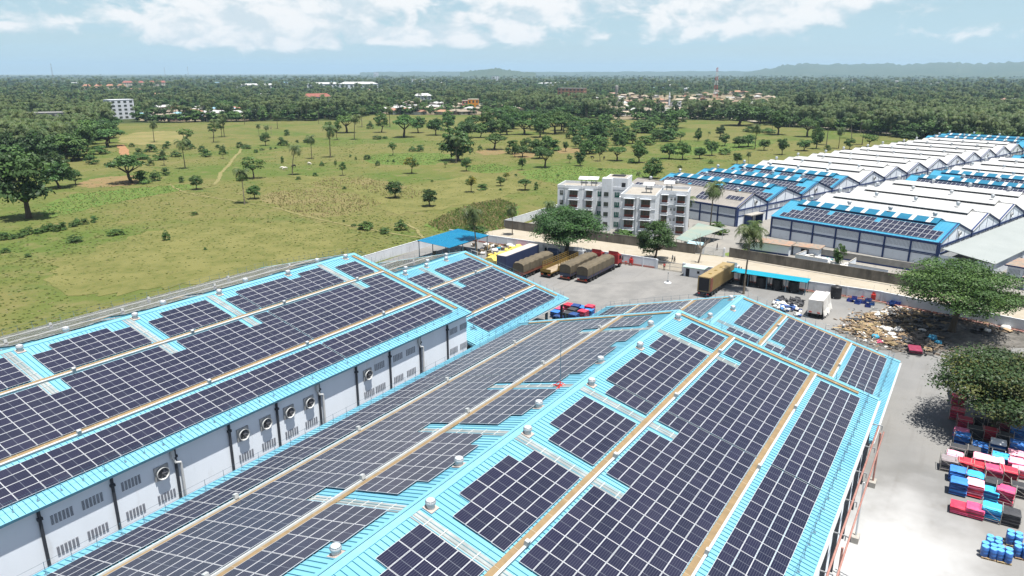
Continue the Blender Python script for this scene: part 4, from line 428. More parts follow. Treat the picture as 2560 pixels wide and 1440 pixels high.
def crop_stuff(name, label, polys, n, h, mats, seed):
    """standing maize: too many stalks to count"""
    rnd = random.Random(seed); mb = MB()
    def inside(pl, x, y):
        c = False; j = len(pl)-1
        for i in range(len(pl)):
            if (pl[i][1] > y) != (pl[j][1] > y) and x < (pl[j][0]-pl[i][0])*(y-pl[i][1])/(pl[j][1]-pl[i][1])+pl[i][0]: c = not c
            j = i
        return c
    for pl, cnt in zip(polys, n):
        xs = [p[0] for p in pl]; ys = [p[1] for p in pl]; k = 0
        while k < cnt:
            x, y = rnd.uniform(min(xs), max(xs)), rnd.uniform(min(ys), max(ys))
            if not inside(pl, x, y): continue
            k += 1; hh = h*rnd.uniform(.6, 1.2); mi = rnd.randrange(len(mats))
            for q in range(3):
                a = rnd.uniform(0, 2*pi); w = .09; l = rnd.uniform(.25, .6); zb = hh*rnd.uniform(.1, .5)
                dx, dy = cos(a), sin(a)
                mb.add([(x-dy*w, y+dx*w, 0 if q == 0 else zb), (x+dy*w, y-dx*w, 0 if q == 0 else zb), (x+dx*l*.5, y+dy*l*.5, hh), (x+dx*l, y+dy*l, hh*rnd.uniform(.55, .95))], [(0, 1, 2), (1, 3, 2)], mi)
    return mb.build(name, mats, None, label=label, category='maize', kind='stuff')
M_STALK = [leaf_mat('dry_stalk', (0.30, 0.24, 0.12), (0.38, 0.31, 0.17), 0, 1), leaf_mat('half_dry_stalk', (0.20, 0.20, 0.07), (0.27, 0.25, 0.10), 0, 1), leaf_mat('green_stalk', (0.075, 0.15, 0.03), (0.12, 0.20, 0.045), 0, 1)]
dm = [p for k, p in D_PATCH if k == 'dry_maize']
crop_stuff('maize_stalks', 'drying maize standing in brown patches of the field', dm[:2], [700, 500], .7, M_STALK[:2], 3)
crop_stuff('mixed_maize_stalks', 'ripening maize standing behind the blue shed', dm[2:], [3000], .95, M_STALK, 7)
gm = [p for k, p in D_PATCH if k == 'green_crop']
crop_stuff('green_crop_stalks', 'low green crop growing in strips across the field', gm, [800, 400, 700, 1100, 600], .45, M_STALK[1:], 4)

# short tufts over the near grass, far too many to count
def tufts():
    rnd = random.Random(5); mb = MB(); k = 0
    def inside(pl, x, y):
        c = False; j = len(pl)-1
        for i in range(len(pl)):
            if (pl[i][1] > y) != (pl[j][1] > y) and x < (pl[j][0]-pl[i][0])*(y-pl[i][1])/(pl[j][1]-pl[i][1])+pl[i][0]: c = not c
            j = i
        return c
    while k < 11000:
        a = radians(32.94 + rnd.uniform(-38, 40)); d = 1/rnd.uniform(1/560, 1/135); x, y = d*cos(a), d*sin(a)
        if y < 132 and not (x > 245 and y > 110) or (x > 225 and y < 120 + .0*x and x < 470 and y < 170 - .28*(x-225)): continue
        if sin(x*.05)*sin(y*.043+1.3) + sin(x*.017+2)*sin(y*.021) < rnd.uniform(-1.1, .9): continue
        if not inside(D_OPEN, x, y): continue
        k += 1; h = rnd.uniform(.05, .16)*(1+d/600); w = rnd.uniform(.3, .8)*(1+d/700); mi = rnd.choice((0, 0, 1, 2)); b = rnd.uniform(0, pi)
        for q in (0, pi/2):
            c, s = cos(b+q)*w/2, sin(b+q)*w/2; lx, ly = rnd.uniform(-.15, .15), rnd.uniform(-.15, .15)
            mb.add([(x-c, y-s, 0), (x+c, y+s, 0), (x+c*.6+lx, y+s*.6+ly, h), (x-c*.6+lx, y-s*.6+ly, h*.8)], [(0, 1, 2, 3)], mi)
    mb.build('grass_tufts', [leaf_mat('tuft_green', (.13, .17, .045), (.17, .21, .06), 0, .1, .5), leaf_mat('tuft_straw', (.24, .23, .10), (.28, .26, .12), 0, .1, .5), leaf_mat('tuft_dark', (.09, .13, .035), (.12, .16, .045), 0, .1, .5)], None, label='short tufts of green and straw coloured grass over the field', category='grass', kind='stuff')
tufts()

# ================================================================== warehouses
M_ROOF = mat('light_blue_roof_sheet', (0.136, 0.338, 0.440), 0.42, (0.158, 0.365, 0.460), 0.45, 5, 0.3, 0.7, spec=0.4,
             col3=(0.103, 0.288, 0.405), scale3=0.12, lo3=0.46, hi3=0.70, coord='World', stretch=(1.0, 0.18, 1.0))
M_RIDGE = mat('light_blue_flashing', (0.155, 0.365, 0.455), 0.45, (0.13, 0.33, 0.42), 0.8, 4, spec=0.4, coord='World')
M_SEAM = mat('dirty_shaded_seam', (0.028, 0.125, 0.17), 0.6, (0.04, 0.16, 0.21), 0.5, 4, coord='World')
M_SKYL = mat('translucent_roof_sheet', (0.235, 0.26, 0.26), 0.55, (0.29, 0.305, 0.30), 0.9, 5, coord='World', col3=(.19, .215, .215), scale3=.3)
M_PURLIN = mat('pale_lap_joint', (0.42, 0.43, 0.42), 0.6)
M_TAN = mat('tan_walkway_grating', (0.235, 0.165, 0.088), 0.9, (0.18, 0.13, 0.072), 1.2, 5, coord='World', bump=.3, bscale=20)
M_TANJ = mat('walkway_joint', (0.33, 0.28, 0.21), 0.8)
M_TRAY = mat('white_cable_tray', (0.40, 0.42, 0.42), 0.5, (0.33, 0.35, 0.36), 1.5, 4, coord='World')
M_WHITE = mat('white_wall_render', (0.74, 0.79, 0.85), 0.85, (0.68, 0.73, 0.79), 0.25, 6, 0.35, 0.75, coord='World', col3=(0.56, 0.58, 0.59), scale3=0.7, lo3=0.60, hi3=0.85, stretch=(1, 1, 0.35))
M_DARKPIPE = mat('black_downpipe', (0.035, 0.04, 0.05), 0.5)
M_GREY = mat('grey_metal', (0.32, 0.33, 0.34), 0.5, metal=0.3)
M_LTGREY = mat('pale_grey_metal', (0.52, 0.53, 0.53), 0.45, metal=0.2)
M_SLOT = mat('louvre_slot', (0.13, 0.135, 0.155), 0.7)
M_BLADE = mat('fan_blade', (0.13, 0.13, 0.14), 0.45, metal=0.5)
M_VENT = mat('white_turbine_metal', (0.50, 0.52, 0.54), 0.35, (0.40, 0.42, 0.44), 3, 3, metal=0.15, spec=.5)
M_FLASH = mat('brown_flashing', (0.34, 0.29, 0.26), 0.7)
M_POST = mat('blue_grey_post', (0.10, 0.17, 0.22), 0.5)
M_PINK = mat('faded_red_pipe', (0.36, 0.20, 0.17), 0.7, (0.30, 0.14, 0.115), 2, 4, coord='World')
M_RED = mat('red_paint', (0.45, 0.035, 0.03), 0.45, vary=.1)
M_CONC = mat('concrete', (0.34, 0.32, 0.29), 0.9, (0.26, 0.245, 0.22), 0.8, 6, coord='World')
M_FRAME = mat('panel_frame', (0.44, 0.45, 0.47), 0.4, metal=0.1, spec=.4)

def panel_glass():
    m = bpy.data.materials.new('panel_glass'); m.use_nodes = True; nt = m.node_tree; b = nt.nodes['Principled BSDF']
    def N(t, **k):
        n = nt.nodes.new(t)
        for a, v in k.items(): setattr(n, a, v)
        return n
    def ma(op, a, b_=None):
        n = N('ShaderNodeMath', operation=op)
        for i, v in enumerate((a, b_)):
            if v is None: continue
            if isinstance(v, (int, float)): n.inputs[i].default_value = v
            else: nt.links.new(v, n.inputs[i])
        return n.outputs[0]
    tcn = N('ShaderNodeTexCoord'); sp = N('ShaderNodeSeparateXYZ'); nt.links.new(tcn.outputs['Object'], sp.inputs[0])
    def line(sock, pitch, w):
        f = ma('FRACT', ma('ADD', ma('DIVIDE', sock, pitch), 100.5))
        return ma('LESS_THAN', ma('ABSOLUTE', ma('SUBTRACT', f, 0.5)), w)
    l1 = line(sp.outputs[1], 0.177, 0.075)       # gaps between the six strings of cells
    l2 = line(sp.outputs[0], 0.0905, 0.05)
    mid = ma('LESS_THAN', ma('ABSOLUTE', sp.outputs[0]), 0.018)
    k = ma('MINIMUM', ma('ADD', ma('MULTIPLY', l1, 0.32), ma('ADD', ma('MULTIPLY', l2, 0.12), ma('MULTIPLY', mid, 0.9))), 1.0)
    oi = N('ShaderNodeObjectInfo')
    cr = N('ShaderNodeMix', data_type='RGBA'); nt.links.new(oi.outputs['Random'], cr.inputs[0])
    cr.inputs[6].default_value = (0.008, 0.009, 0.024, 1); cr.inputs[7].default_value = (0.012, 0.012, 0.031, 1)
    mx = N('ShaderNodeMix', data_type='RGBA'); nt.links.new(k, mx.inputs[0]); nt.links.new(cr.outputs[2], mx.inputs[6])
    mx.inputs[7].default_value = (0.13, 0.14, 0.165, 1)
    # a thin film of dust
    ge = N('ShaderNodeNewGeometry'); nz = N('ShaderNodeTexNoise'); nz.inputs['Scale'].default_value = 0.35; nz.inputs['Detail'].default_value = 6
    nt.links.new(ge.outputs['Position'], nz.inputs['Vector'])
    mr = N('ShaderNodeMapRange'); mr.inputs[1].default_value = .35; mr.inputs[2].default_value = .8; mr.inputs[3].default_value = 0.006; mr.inputs[4].default_value = 0.03
    nt.links.new(nz.outputs['Fac'], mr.inputs[0])
    md = N('ShaderNodeMix', data_type='RGBA'); nt.links.new(mr.outputs[0], md.inputs[0]); nt.links.new(mx.outputs[2], md.inputs[6]); md.inputs[7].default_value = (0.30, 0.29, 0.30, 1)
    nt.links.new(md.outputs[2], b.inputs['Base Color'])
    b.inputs['Roughness'].default_value = 0.16; b.inputs['Specular IOR Level'].default_value = 0.33
    return m
M_GLASS = panel_glass()

PU, PV = 2.268, 1.154
def panel_mesh(lx=2.245, ly=1.130, fr=0.030, name='solar_panel'):
    b = MB(); x, y = lx/2, ly/2; t = 0.04
    # frame: four sides and top rim, glass a little sunk
    o = [(-x, -y), (x, -y), (x, y), (-x, y)]; i = [(-x+fr, -y+fr), (x-fr, -y+fr), (x-fr, y-fr), (-x+fr, y-fr)]
    for k in range(4):
        a, c = o[k], o[(k+1) % 4]; d, e = i[k], i[(k+1) % 4]
        b.quad((*a, 0), (*c, 0), (*c, t), (*a, t), 0)
        b.quad((*a, t), (*c, t), (*e, t), (*d, t), 0)
        b.quad((*d, t), (*e, t), (*e, t-.006), (*d, t-.006), 0)
    b.quad(*[(*p, t-.006) for p in i], 1)
    b.quad(*[(*p, 0) for p in o[::-1]], 0)
    return b.mesh(name, [M_FRAME, M_GLASS])
ME_PANEL = panel_mesh(); RP = random.Random(41)

def stanchion_mesh():
    b = MB()
    b.cbox((0, 0, 0.01), (0.22, 0.22, 0.02))
    b.tube([(0, 0, 0), (0, 0, 1.1)], 0.02, 5)
    b.tube([(0, 0.02, 0.7), (0, 0.55, 0.02)], 0.012, 4)
    b.cbox((0, 0.55, 0.01), (0.3, 0.06, 0.02))
    return b.mesh('stanchion', M_POST)
ME_STAN = stanchion_mesh()
def ventilator_meshes():
    b = MB()
    b.cbox((0, 0, 0.02), (1.05, 1.05, 0.06), 0)
    base = b.mesh('base_flashing', M_FLASH)
    b = MB(); b.lathe([(0.34, 0), (0.34, 0.30), (0.30, 0.34)], 18)
    neck = b.mesh('neck', M_LTGREY)
    b = MB(); b.lathe([(0.30, 0.30), (0.40, 0.36), (0.47, 0.50), (0.475, 0.62), (0.43, 0.74)], 36, fin=0.10)
    b.lathe([(0.43, 0.74), (0.36, 0.82), (0.22, 0.88), (0.04, 0.90)], 36)
    ball = b.mesh('finned_head', M_VENT, True)
    return base, neck, ball
V_BASE, V_NECK, V_BALL = ventilator_meshes()
def fan_meshes():
    b = MB(); b.box(-0.75, 0.75, -0.14, 0.0, -0.75, 0.75)
    box = b.mesh('housing', M_GREY)
    R = Matrix.Rotation(pi/2, 4, 'X')
    b = MB()
    n = 24
    for k in range(n):
        a0, a1 = 2*pi*k/n, 2*pi*(k+1)/n
        def P(r, y, a): return (r*cos(a), y, r*sin(a))
        b.quad(P(.60, -.14, a0), P(.60, -.14, a1), P(.66, -.46, a1), P(.66, -.46, a0))
        b.quad(P(.66, -.46, a0), P(.66, -.46, a1), P(.62, -.46, a1), P(.62, -.46, a0))
        b.quad(P(.62, -.46, a0), P(.62, -.46, a1), P(.56, -.15, a1), P(.56, -.15, a0))
    cone = b.mesh('discharge_cone', M_LTGREY, True)
    b = MB()
    b.poly([(.565*cos(2*pi*k/24), -.15, .565*sin(2*pi*k/24)) for k in range(24)], 0)
    dark = b.mesh('shroud_back', M_SLOT)
    b = MB()
    for k in range(6):
        a = 2*pi*k/6 + .2
        p = [(.12, -.5*.16), (.55, -.5*.34), (.55, .5*.34), (.12, .5*.16)]
        q = []
        for j, (r, w) in enumerate(p):
            q.append((r*cos(a) - w*sin(a), -.30 + (0.07 if w > 0 else -.07), r*sin(a) + w*cos(a)))
        b.quad(*q)
    b.lathe([(.12, -.03), (.12, .05), (.06, .09)], 12, M=Matrix.Translation((0, -.30, 0)) @ R)
    blades = b.mesh('impeller', M_BLADE)
    return box, cone, dark, blades
F_BOX, F_CONE, F_DARK, F_BLADE = fan_meshes()
def louvre_mesh():
    b = MB()
    for c in range(6):
        for r in range(8):
            x = -0.98 + 0.16 + c*0.332; z = -0.475 + 0.06 + r*0.121
            b.ext([(0.0, z-.035), (0.0, z+.035), (-.045, z-.02)], x-.115, x+.115, 0)
    return b.mesh('louvre_vent', M_SLOT)
ME_LOUV = louvre_mesh()

UP_WIDE = {0: 4, 1: 4, 3: 5, 4: 5, 5: 4, 6: 5, 7: 5, 8: 5, 9: 5, 10: 4, 12: 5, 13: 5, 14: 5, 15: 4, 17: 4, 18: 5, 19: 5, 20: 5, 21: 4,
           23: 5, 24: 5, 25: 4, 26: 4, 27: 4, 29: 5, 30: 5}
NOTCH = (2, 11, 16, 22, 28)
SKY_U = (5.9, 26.1, 38.1, 51.8, 65.2)

class Shed:
    """a gabled hall: ridge along x, x measured from xr towards the viewer as u, s = metres down the slope from the ridge"""
    def __init__(s, xr, yr, zr, th, u0, u1, S=25.6):
        s.xr, s.yr, s.zr, s.th, s.u0, s.u1, s.S = xr, yr, zr, th, u0, u1, S
        s.c, s.n = cos(th), sin(th)
    def p(s, side, u, d, h=0.0):      # local to the shed's Empty at (xr, yr, 0)
        return (-u, side*(d*s.c + h*s.n), s.zr - d*s.n + h*s.c)
    def strip(s, mb, side, u0, u1, d0, d1, h0, h1, mi=0):
        """a slab lying on the slope"""
        vs = [s.p(side, u, d, h) for h in (h0, h1) for d in (d0, d1) for u in (u0, u1)]
        mb.add(vs, [(0, 2, 3, 1), (4, 5, 7, 6), (0, 1, 5, 4), (2, 6, 7, 3), (0, 4, 6, 2), (1, 3, 7, 5)], mi)

def add_roof(sh, root):
    for side, nm in ((1, 'field side'), (-1, 'yard side')):
        mb = MB()
        pitch = 0.53; n = int((sh.u1 - sh.u0)/pitch)
        d0, d1 = 0.12, sh.S
        for k in range(n):
            u = sh.u0 + k*pitch
            prof = [(u, 0), (u+.42, 0), (u+.44, .065), (u+.49, .065), (u+pitch, 0)]
            for q, ((ua, ha), (ub, hb)) in enumerate(zip(prof, prof[1:])):
                mb.quad(sh.p(side, ua, d0, ha), sh.p(side, ub, d0, hb), sh.p(side, ub, d1, hb), sh.p(side, ua, d1, ha), 1 if q == 3 else 0)  # viewer side of each rib painted darker: seam dirt with rib shade added
        for d in (6.4, 12.8, 19.2):      # end laps of the sheets
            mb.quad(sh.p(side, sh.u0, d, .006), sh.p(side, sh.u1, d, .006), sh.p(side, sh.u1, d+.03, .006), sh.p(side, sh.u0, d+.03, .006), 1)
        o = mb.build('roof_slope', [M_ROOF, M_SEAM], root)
        yield side, o

def warehouse(name, label, sh, rows_by_side, tall=True, sky=SKY_U, vents=((), ()), wall=True, boxes=True):
    root = thing(name, label, 'warehouse', (sh.xr, sh.yr, 0), group='blue roofed warehouses with solar panels')
    S = sh.S
    for side, slope in add_roof(sh, root):
        for uc in sky:
            if uc > sh.u1: continue
            mb = MB(); w = 1.06
            k = 0
            for a in range(3):          # ribbed translucent sheet lying over the metal
                ua = uc - w/2 + a*w/3
                prof = [(ua, .03), (ua+.27, .03), (ua+.29, .09), (ua+.33, .09), (ua+w/3, .03)]
                for (x0, h0), (x1, h1) in zip(prof, prof[1:]):
                    mb.quad(sh.p(side, x0, .5, h0), sh.p(side, x1, .5, h1), sh.p(side, x1, 10.85, h1), sh.p(side, x0, 10.85, h0))
            for a in range(7):
                sh.strip(mb, side, uc-w/2, uc+w/2, 1.7+a*1.45, 1.76+a*1.45, .03, .094, 1)
            mb.build('skylight', [M_SKYL, M_PURLIN], slope)
        # walkways with their cable trays
        for d in (7.62, 17.95):
            mb = MB(); ua, ub = sh.u0+1.2, sh.u1-.3
            sh.strip(mb, side, ua, ub, d-.17, d+.36, .07, .12, 0)
            k = ua
            while k < ub:
                sh.strip(mb, side, k, k+.035, d-.17, d+.36, .10, .124, 1); k += 2.4
            wk = mb.build('walkway', [M_TAN, M_TANJ], root)
            mb = MB(); sh.strip(mb, side, ua, ub, d+.36, d+.58, .03, .26, 0)
            mb.build('cable_tray', M_TRAY, wk)
            if boxes:
                k = ua + (6.0 if d < 10 else 11)
                while k < ub:
                    mb = MB(); sh.strip(mb, side, k, k+.36, d+.30, d+.62, .26, .66, 0)
                    mb.build('junction_box', M_TRAY, wk); k += 14.5
        mb = MB(); sh.strip(mb, side, sh.u0+.75, sh.u0+1.3, .7, 23.4, .07, .13, 0)
        for a in range(14): sh.strip(mb, side, sh.u0+.75, sh.u0+1.3, 1.5+a*1.6, 1.54+a*1.6, .1, .134, 1)
        mb.build('cross_walkway', [M_TAN, M_TANJ], root)
        # eave: fascia, gutter
        mb = MB(); sh.strip(mb, side, sh.u0, sh.u1, S-.03, S+.02, -.22, .09, 0)
        mb.build('eave_flashing', M_RIDGE, root)
        e = sh.p(side, 0, S, -.2)
        mb = MB(); y0 = e[1]; z0 = e[2]
        for a, b_ in (((y0, z0-.02), (y0+side*.28, z0+.02)),):
            mb.box(-sh.u1, -sh.u0, min(y0+side*.0, y0+side*.30), max(y0, y0+side*.30), z0-.06, z0-.03)
            mb.box(-sh.u1, -sh.u0, min(y0+side*.28, y0+side*.31), max(y0+side*.28, y0+side*.31), z0-.06, z0+.12)
        if not (sh.zr > 17.5 and side < 0): mb.build('gutter', M_LTGREY, root)
        # guard posts and their wires along the eave and the far verge
        k = sh.u0 + .3
        ang = -side*sh.th
        tops = []
        while k < sh.u1:
            loc = sh.p(side, k, S-1.0, .02)
            place(ME_STAN, 'guard_post', root, loc, (0, 0, 0 if side < 0 else pi)); tops.append(loc)
            k += 1.95
        mb = MB()
        for h in (.55, 1.05): mb.tube([(tops[0][0], tops[0][1], tops[0][2]+h), (tops[-1][0], tops[-1][1], tops[-1][2]+h)], .012, 3)
        mb.build('guard_wire', M_POST, root)
        d = 1.2
        while d < S-1.5:
            loc = sh.p(side, sh.u0+.25, d, .02)
            place(ME_STAN, 'guard_post', root, loc, (0, 0, -pi/2)); d += 1.62
        a, b_ = sh.p(side, sh.u0+.25, 1.2, 1.05), sh.p(side, sh.u0+.25, S-1.2, 1.05)
        mb = MB(); mb.tube([a, b_], .012, 3); mb.tube([(a[0], a[1], a[2]-.5), (b_[0], b_[1], b_[2]-.5)], .012, 3)
        mb.build('guard_wire', M_POST, root)
        # turbine ventilators
        for uv in vents[0 if side < 0 else 1]:
            loc = sh.p(side, uv, .95, .05)
            v = place(V_BASE, 'turbine_ventilator', root, loc, (ang*1.0, 0, 0), .86)
            place(V_NECK, 'neck', v, None, (-ang, 0, 0)); place(V_BALL, 'finned_head', v, None, (-ang, 0, 0))
    mb = MB()
    for side in (1, -1):
        mb.quad(sh.p(side, sh.u0, 0, .12), sh.p(side, sh.u1, 0, .12), sh.p(side, sh.u1, .52, .085), sh.p(side, sh.u0, .52, .085))
        mb.quad(sh.p(side, sh.u0, .52, .085), sh.p(side, sh.u1, .52, .085), sh.p(side, sh.u1, .52, .0), sh.p(side, sh.u0, .52, .0))
    mb.build('ridge_cap', M_RIDGE, root)
    # verge trims
    for side in (1, -1):
        for u in (sh.u0-.1, sh.u1):
            mb = MB(); sh.strip(mb, side, u, u+.12, 0.0, S, -.25, .12, 0); mb.build('verge_trim', M_RIDGE, root)
        mb = MB(); sh.strip(mb, side, sh.u0+.03, sh.u0+.55, 0.02, S-.04, .075, .11, 0); mb.build('verge_sheet', M_RIDGE, root)
    return root

def arrays(sh, side, where, rows, joint=True, upper=UP_WIDE, notch=NOTCH, up_rows=None):
    """the arrays on one slope: every array a thing, every panel its part"""
    def uof(i): return i*PU + (0.23 if joint and i >= 10 else 0.0)
    ang = -side*sh.th
    def array(cells, label):
        us = [uof(i) for i, d in cells]; ds = [d for i, d in cells]
        uc, dc = (min(us)+max(us)+PU)/2, (min(ds)+max(ds)+PV)/2
        o = sh.p(side, uc, dc, .16)
        a = thing('solar_array', label, 'solar array', (sh.xr+o[0], sh.yr+o[1], o[2]), group='roof solar arrays', rot=(ang, 0, 0))
        for (i, d), u in zip(cells, us):
            du = u + PU/2 - uc; dd = d + PV/2 - dc
            place(ME_PANEL, 'solar_panel', a, (-du + RP.gauss(0, .005), side*dd + RP.gauss(0, .005), RP.uniform(0, .012)), (RP.gauss(0, .006), RP.gauss(0, .004), RP.gauss(0, .0015)))
    r_up, r_mid, r_low = rows
    blocks = []; cur = []
    for i in range(0, r_up):
        if i in notch:
            if cur: blocks.append(cur)
            cur = []
        else: cur.append(i)
    if cur: blocks.append(cur)
    for k, bl in enumerate(blocks):
        cells = [(i, 7.27 - PV*(j+1)) for i in bl for j in range(upper.get(i, 4))]
        array(cells, f'ridge side solar block, {ORD[k]} from far end, {where}')
    segs = [[i for i in range(r_mid) if i < 10], [i for i in range(r_mid) if i >= 10]]
    for k, sg in enumerate(segs):
        if not sg: continue
        cells = [(i, 8.51 + PV*j) for i in sg for j in range(8) if not (i in notch and j < 2)]
        array(cells, f'{["far", "near"][k]} eight panel wide solar array, {where}')
    segs = [[i for i in range(r_low) if i < 10], [i for i in range(r_low) if i >= 10]]
    for k, sg in enumerate(segs):
        if not sg: continue
        cells = [(i, 19.17 + PV*j) for i in sg for j in range(4)]
        array(cells, f'{["far", "near"][k]} eave side four panel wide solar array, {where}')

SH_A = Shed(83.99, 88.35, 17.78, 0.2450, -2.4, 78)
SH_B = Shed(85.697, 30.78, 17.38, 0.25406, -2.4, 80)
SH_A2 = Shed(116.0, 88.3, 11.65, 0.2450, -2.2, 28.4)
SH_B2 = Shed(117.0, 30.78, 11.55, 0.25406, -1.5, 28.4)
VENT_R = (0.45, 12.6, 24.8, 37.1, 50.5, 62.5); VENT_L = (5.0, 19.0, 32.1, 44.6, 58.0, 70.0)
W_A = warehouse('warehouse', 'large light blue roofed warehouse on the left with louvred white side wall', SH_A, None, vents=(VENT_R, VENT_L))
W_B = warehouse('warehouse', 'large light blue roofed warehouse in the foreground, pink pipe along its right side', SH_B, None, vents=(VENT_R, VENT_L))
W_A2 = warehouse('warehouse', 'lower light blue roofed warehouse beside the parked trucks, behind the left warehouse', SH_A2, None, sky=(13.2,), vents=((5.4, 11.6, 17.8, 24), (3, 9, 15.5)), boxes=True)
W_B2 = warehouse('warehouse', 'lower light blue roofed warehouse beside the pallet heap, behind the foreground warehouse', SH_B2, None, sky=(12.9,), vents=((6.4, 18), (1.2, 12)), boxes=True)
arrays(SH_A, -1, 'left warehouse, yard slope', (30, 30, 30))
arrays(SH_A, 1, 'left warehouse, field slope', (30, 30, 30))
arrays(SH_B, -1, 'foreground warehouse, right slope', (30, 28, 24))
arrays(SH_B, 1, 'foreground warehouse, left slope', (29, 30, 30))
UP2 = {0: 4, 1: 4, 2: 4, 3: 4, 4: 4, 6: 4, 7: 4, 8: 4, 9: 4}
arrays(SH_A2, -1, 'lower left warehouse, yard slope', (9, 10, 10), False, UP2, (5,))
arrays(SH_A2, 1, 'lower left warehouse, field slope', (9, 10, 10), False, UP2, (5,))
arrays(SH_B2, -1, 'lower pallet side warehouse, right slope', (9, 10, 10), False, UP2, (5,))
arrays(SH_B2, 1, 'lower pallet side warehouse, left slope', (9, 10, 10), False, UP2, (5,))

def side_walls(sh, root):
    yw = sh.S*sh.c - 0.85
    ze = sh.zr - sh.S*sh.n - .12
    for side in (1, -1):
        mb = MB(); y = side*yw
        mb.box(-sh.u1, -sh.u0-.4, y-.12, y+.12, 0, ze+.2)
        mb.build('side_wall', M_WHITE, root)
    for u in (sh.u0+.45, sh.u1-.45):
        zr = sh.zr - .15; zb = ze + .12
        MB().ext([(-yw, 0), (yw, 0), (yw, zb), (0, zr), (-yw, zb)], -u-.1, -u+.1, 0).build('end_wall', M_WHITE, root)
side_walls(SH_A, W_A); side_walls(SH_B, W_B)

# the louvred side of the left warehouse, looking at the valley between the halls
yw = -(SH_A.S*SH_A.c - 0.85) - .12
for k in range(11):
    x0 = 23.33 - 6.35*2 + 6.40*k + 6.35 - 6.35*0   # pipes every 6.4 m
    xl = x0 - SH_A.xr
    mb = MB(); hopper = k % 3 == 0
    mb.tube([(xl, yw-.14, 11.2), (xl, yw-.14, 0.2)], 0.15, 8)
    mb.cbox((xl, yw-.14, 10.3), (.42, .36, .25))
    mb.build('downpipe', M_DARKPIPE, W_A)
    if hopper:
        mb = MB(); mb.cbox((xl-.28, yw-.2, 10.7), (.36, .3, .8))
        mb.tube([(xl-.28, yw-.2, 10.3), (xl-.1, yw-.3, 9.7), (xl+.42, yw-.3, 9.5), (xl+.45, yw-.3, 9.2), (xl+.45, yw-.3, 2)], .13, 8)
        mb.build('overflow_pipe', M_LTGREY, W_A)
def louvres(x, top=True, bottom=True):
    if top: place(ME_LOUV, 'louvre_vent', W_A, (x - SH_A.xr, yw-.005, 9.58))
    if bottom: place(ME_LOUV, 'louvre_vent', W_A, (x - SH_A.xr, yw-.005, 6.38))
def fan(x):
    f = place(F_BOX, 'exhaust_fan', W_A, (x - SH_A.xr, yw, 9.2))
    place(F_CONE, 'discharge_cone', f); place(F_DARK, 'shroud_back', f, (0, -.002, 0)); place(F_BLADE, 'impeller', f)
for x in (12.4, 15.1, 25.17, 27.87, 69.9, 72.6, 82.6, 85.2): louvres(x)
for x in (31.55, 66.2): louvres(x)
for x in (34.61, 44.23, 47.32, 50.67, 53.72, 63.83): fan(x); louvres(x+.2, False, True)
mb = MB(); mb.tube([(-SH_A.u1, yw-.35, 3.95), (-SH_A.u0, yw-.35, 3.95)], .14, 8); mb.build('service_pipe', M_TRAY, W_A, True)
mb = MB(); mb.tube([(-SH_A.u1, yw-.32, 3.3), (-SH_A.u0, yw-.32, 3.3)], .10, 8); mb.build('service_pipe', M_GREY, W_A, True)

# the right side of the foreground warehouse: columns, footings, the faded red water main
yb = -(SH_B.S*SH_B.c - 0.85) - .12
for k in range(13):
    xl = 1.6 - 6.35*k
    mb = MB(); mb.cbox((xl, yb-.22, 5.4), (.34, .40, 10.8)); mb.build('column', M_DARKPIPE, W_B)
    if k % 2 == 0:
        mb = MB(); mb.cbox((xl+.3, yb-1.5, .35), (1.3, .7, .7)); mb.build('footing', M_CONC, W_B)
        mb = MB(); mb.tube([(xl+.3, yb-1.5, .7), (xl+.3, yb-1.5, 7.0)], .11, 7); mb.build('pipe_post', M_LTGREY if k % 4 else M_PINK, W_B)
    mb = MB()
    mb.box(xl-.05+2.2, xl+.05+2.2, yb-1.5, yb, 7.0, 7.1); mb.box(xl-.05+2.2, xl+.05+2.2, yb-1.5, yb-1.4, 6.5, 7.0)
    mb.build('pipe_bracket', M_GREY, W_B)
mb = MB(); mb.tube([(3, yb-1.1, 7.25), (-SH_B.u1+4, yb-1.1, 7.25)], .10, 9); mb.build('water_main', M_PINK, W_B, True)
mb = MB(); mb.tube([(3, yb-1.75, 6.7), (-SH_B.u1+4, yb-1.75, 6.7)], .09, 7); mb.build('water_main', M_PINK, W_B, True)
mb = MB(); mb.box(-SH_B.u1, 2, yb-.25, yb+.1, 10.3, 10.62); mb.build('eave_beam', M_CONC, W_B)
# the two lower halls stand on open columns
for root, sh in ((W_A2, SH_A2), (W_B2, SH_B2)):
    for side in (1, -1):
        for k in range(6):
            x = 1.2 - k*5.8; y = side*(sh.S*sh.c - 1.0)
            z = sh.zr - (sh.S-1.0)*sh.n - .2
            mb = MB(); mb.box(x-.2, x+.2, y-.2, y+.2, 0, z); mb.build('column', M_DARKPIPE, root)
        mb = MB(); y = side*(sh.S*sh.c - 1.0); mb.box(-sh.u1, -sh.u0, y-.12, y+.12, z-.45, z); mb.build('eave_beam', M_GREY, root)
    for x in (1.2, -9, -19, -28):
        for k in range(-2, 3):
            y = k*9.0; z = sh.zr - abs(y)/sh.c*sh.n - .3
            mb = MB(); mb.box(x-.16, x+.16, y-.16, y+.16, 0, z); mb.build('column', M_GREY, root)
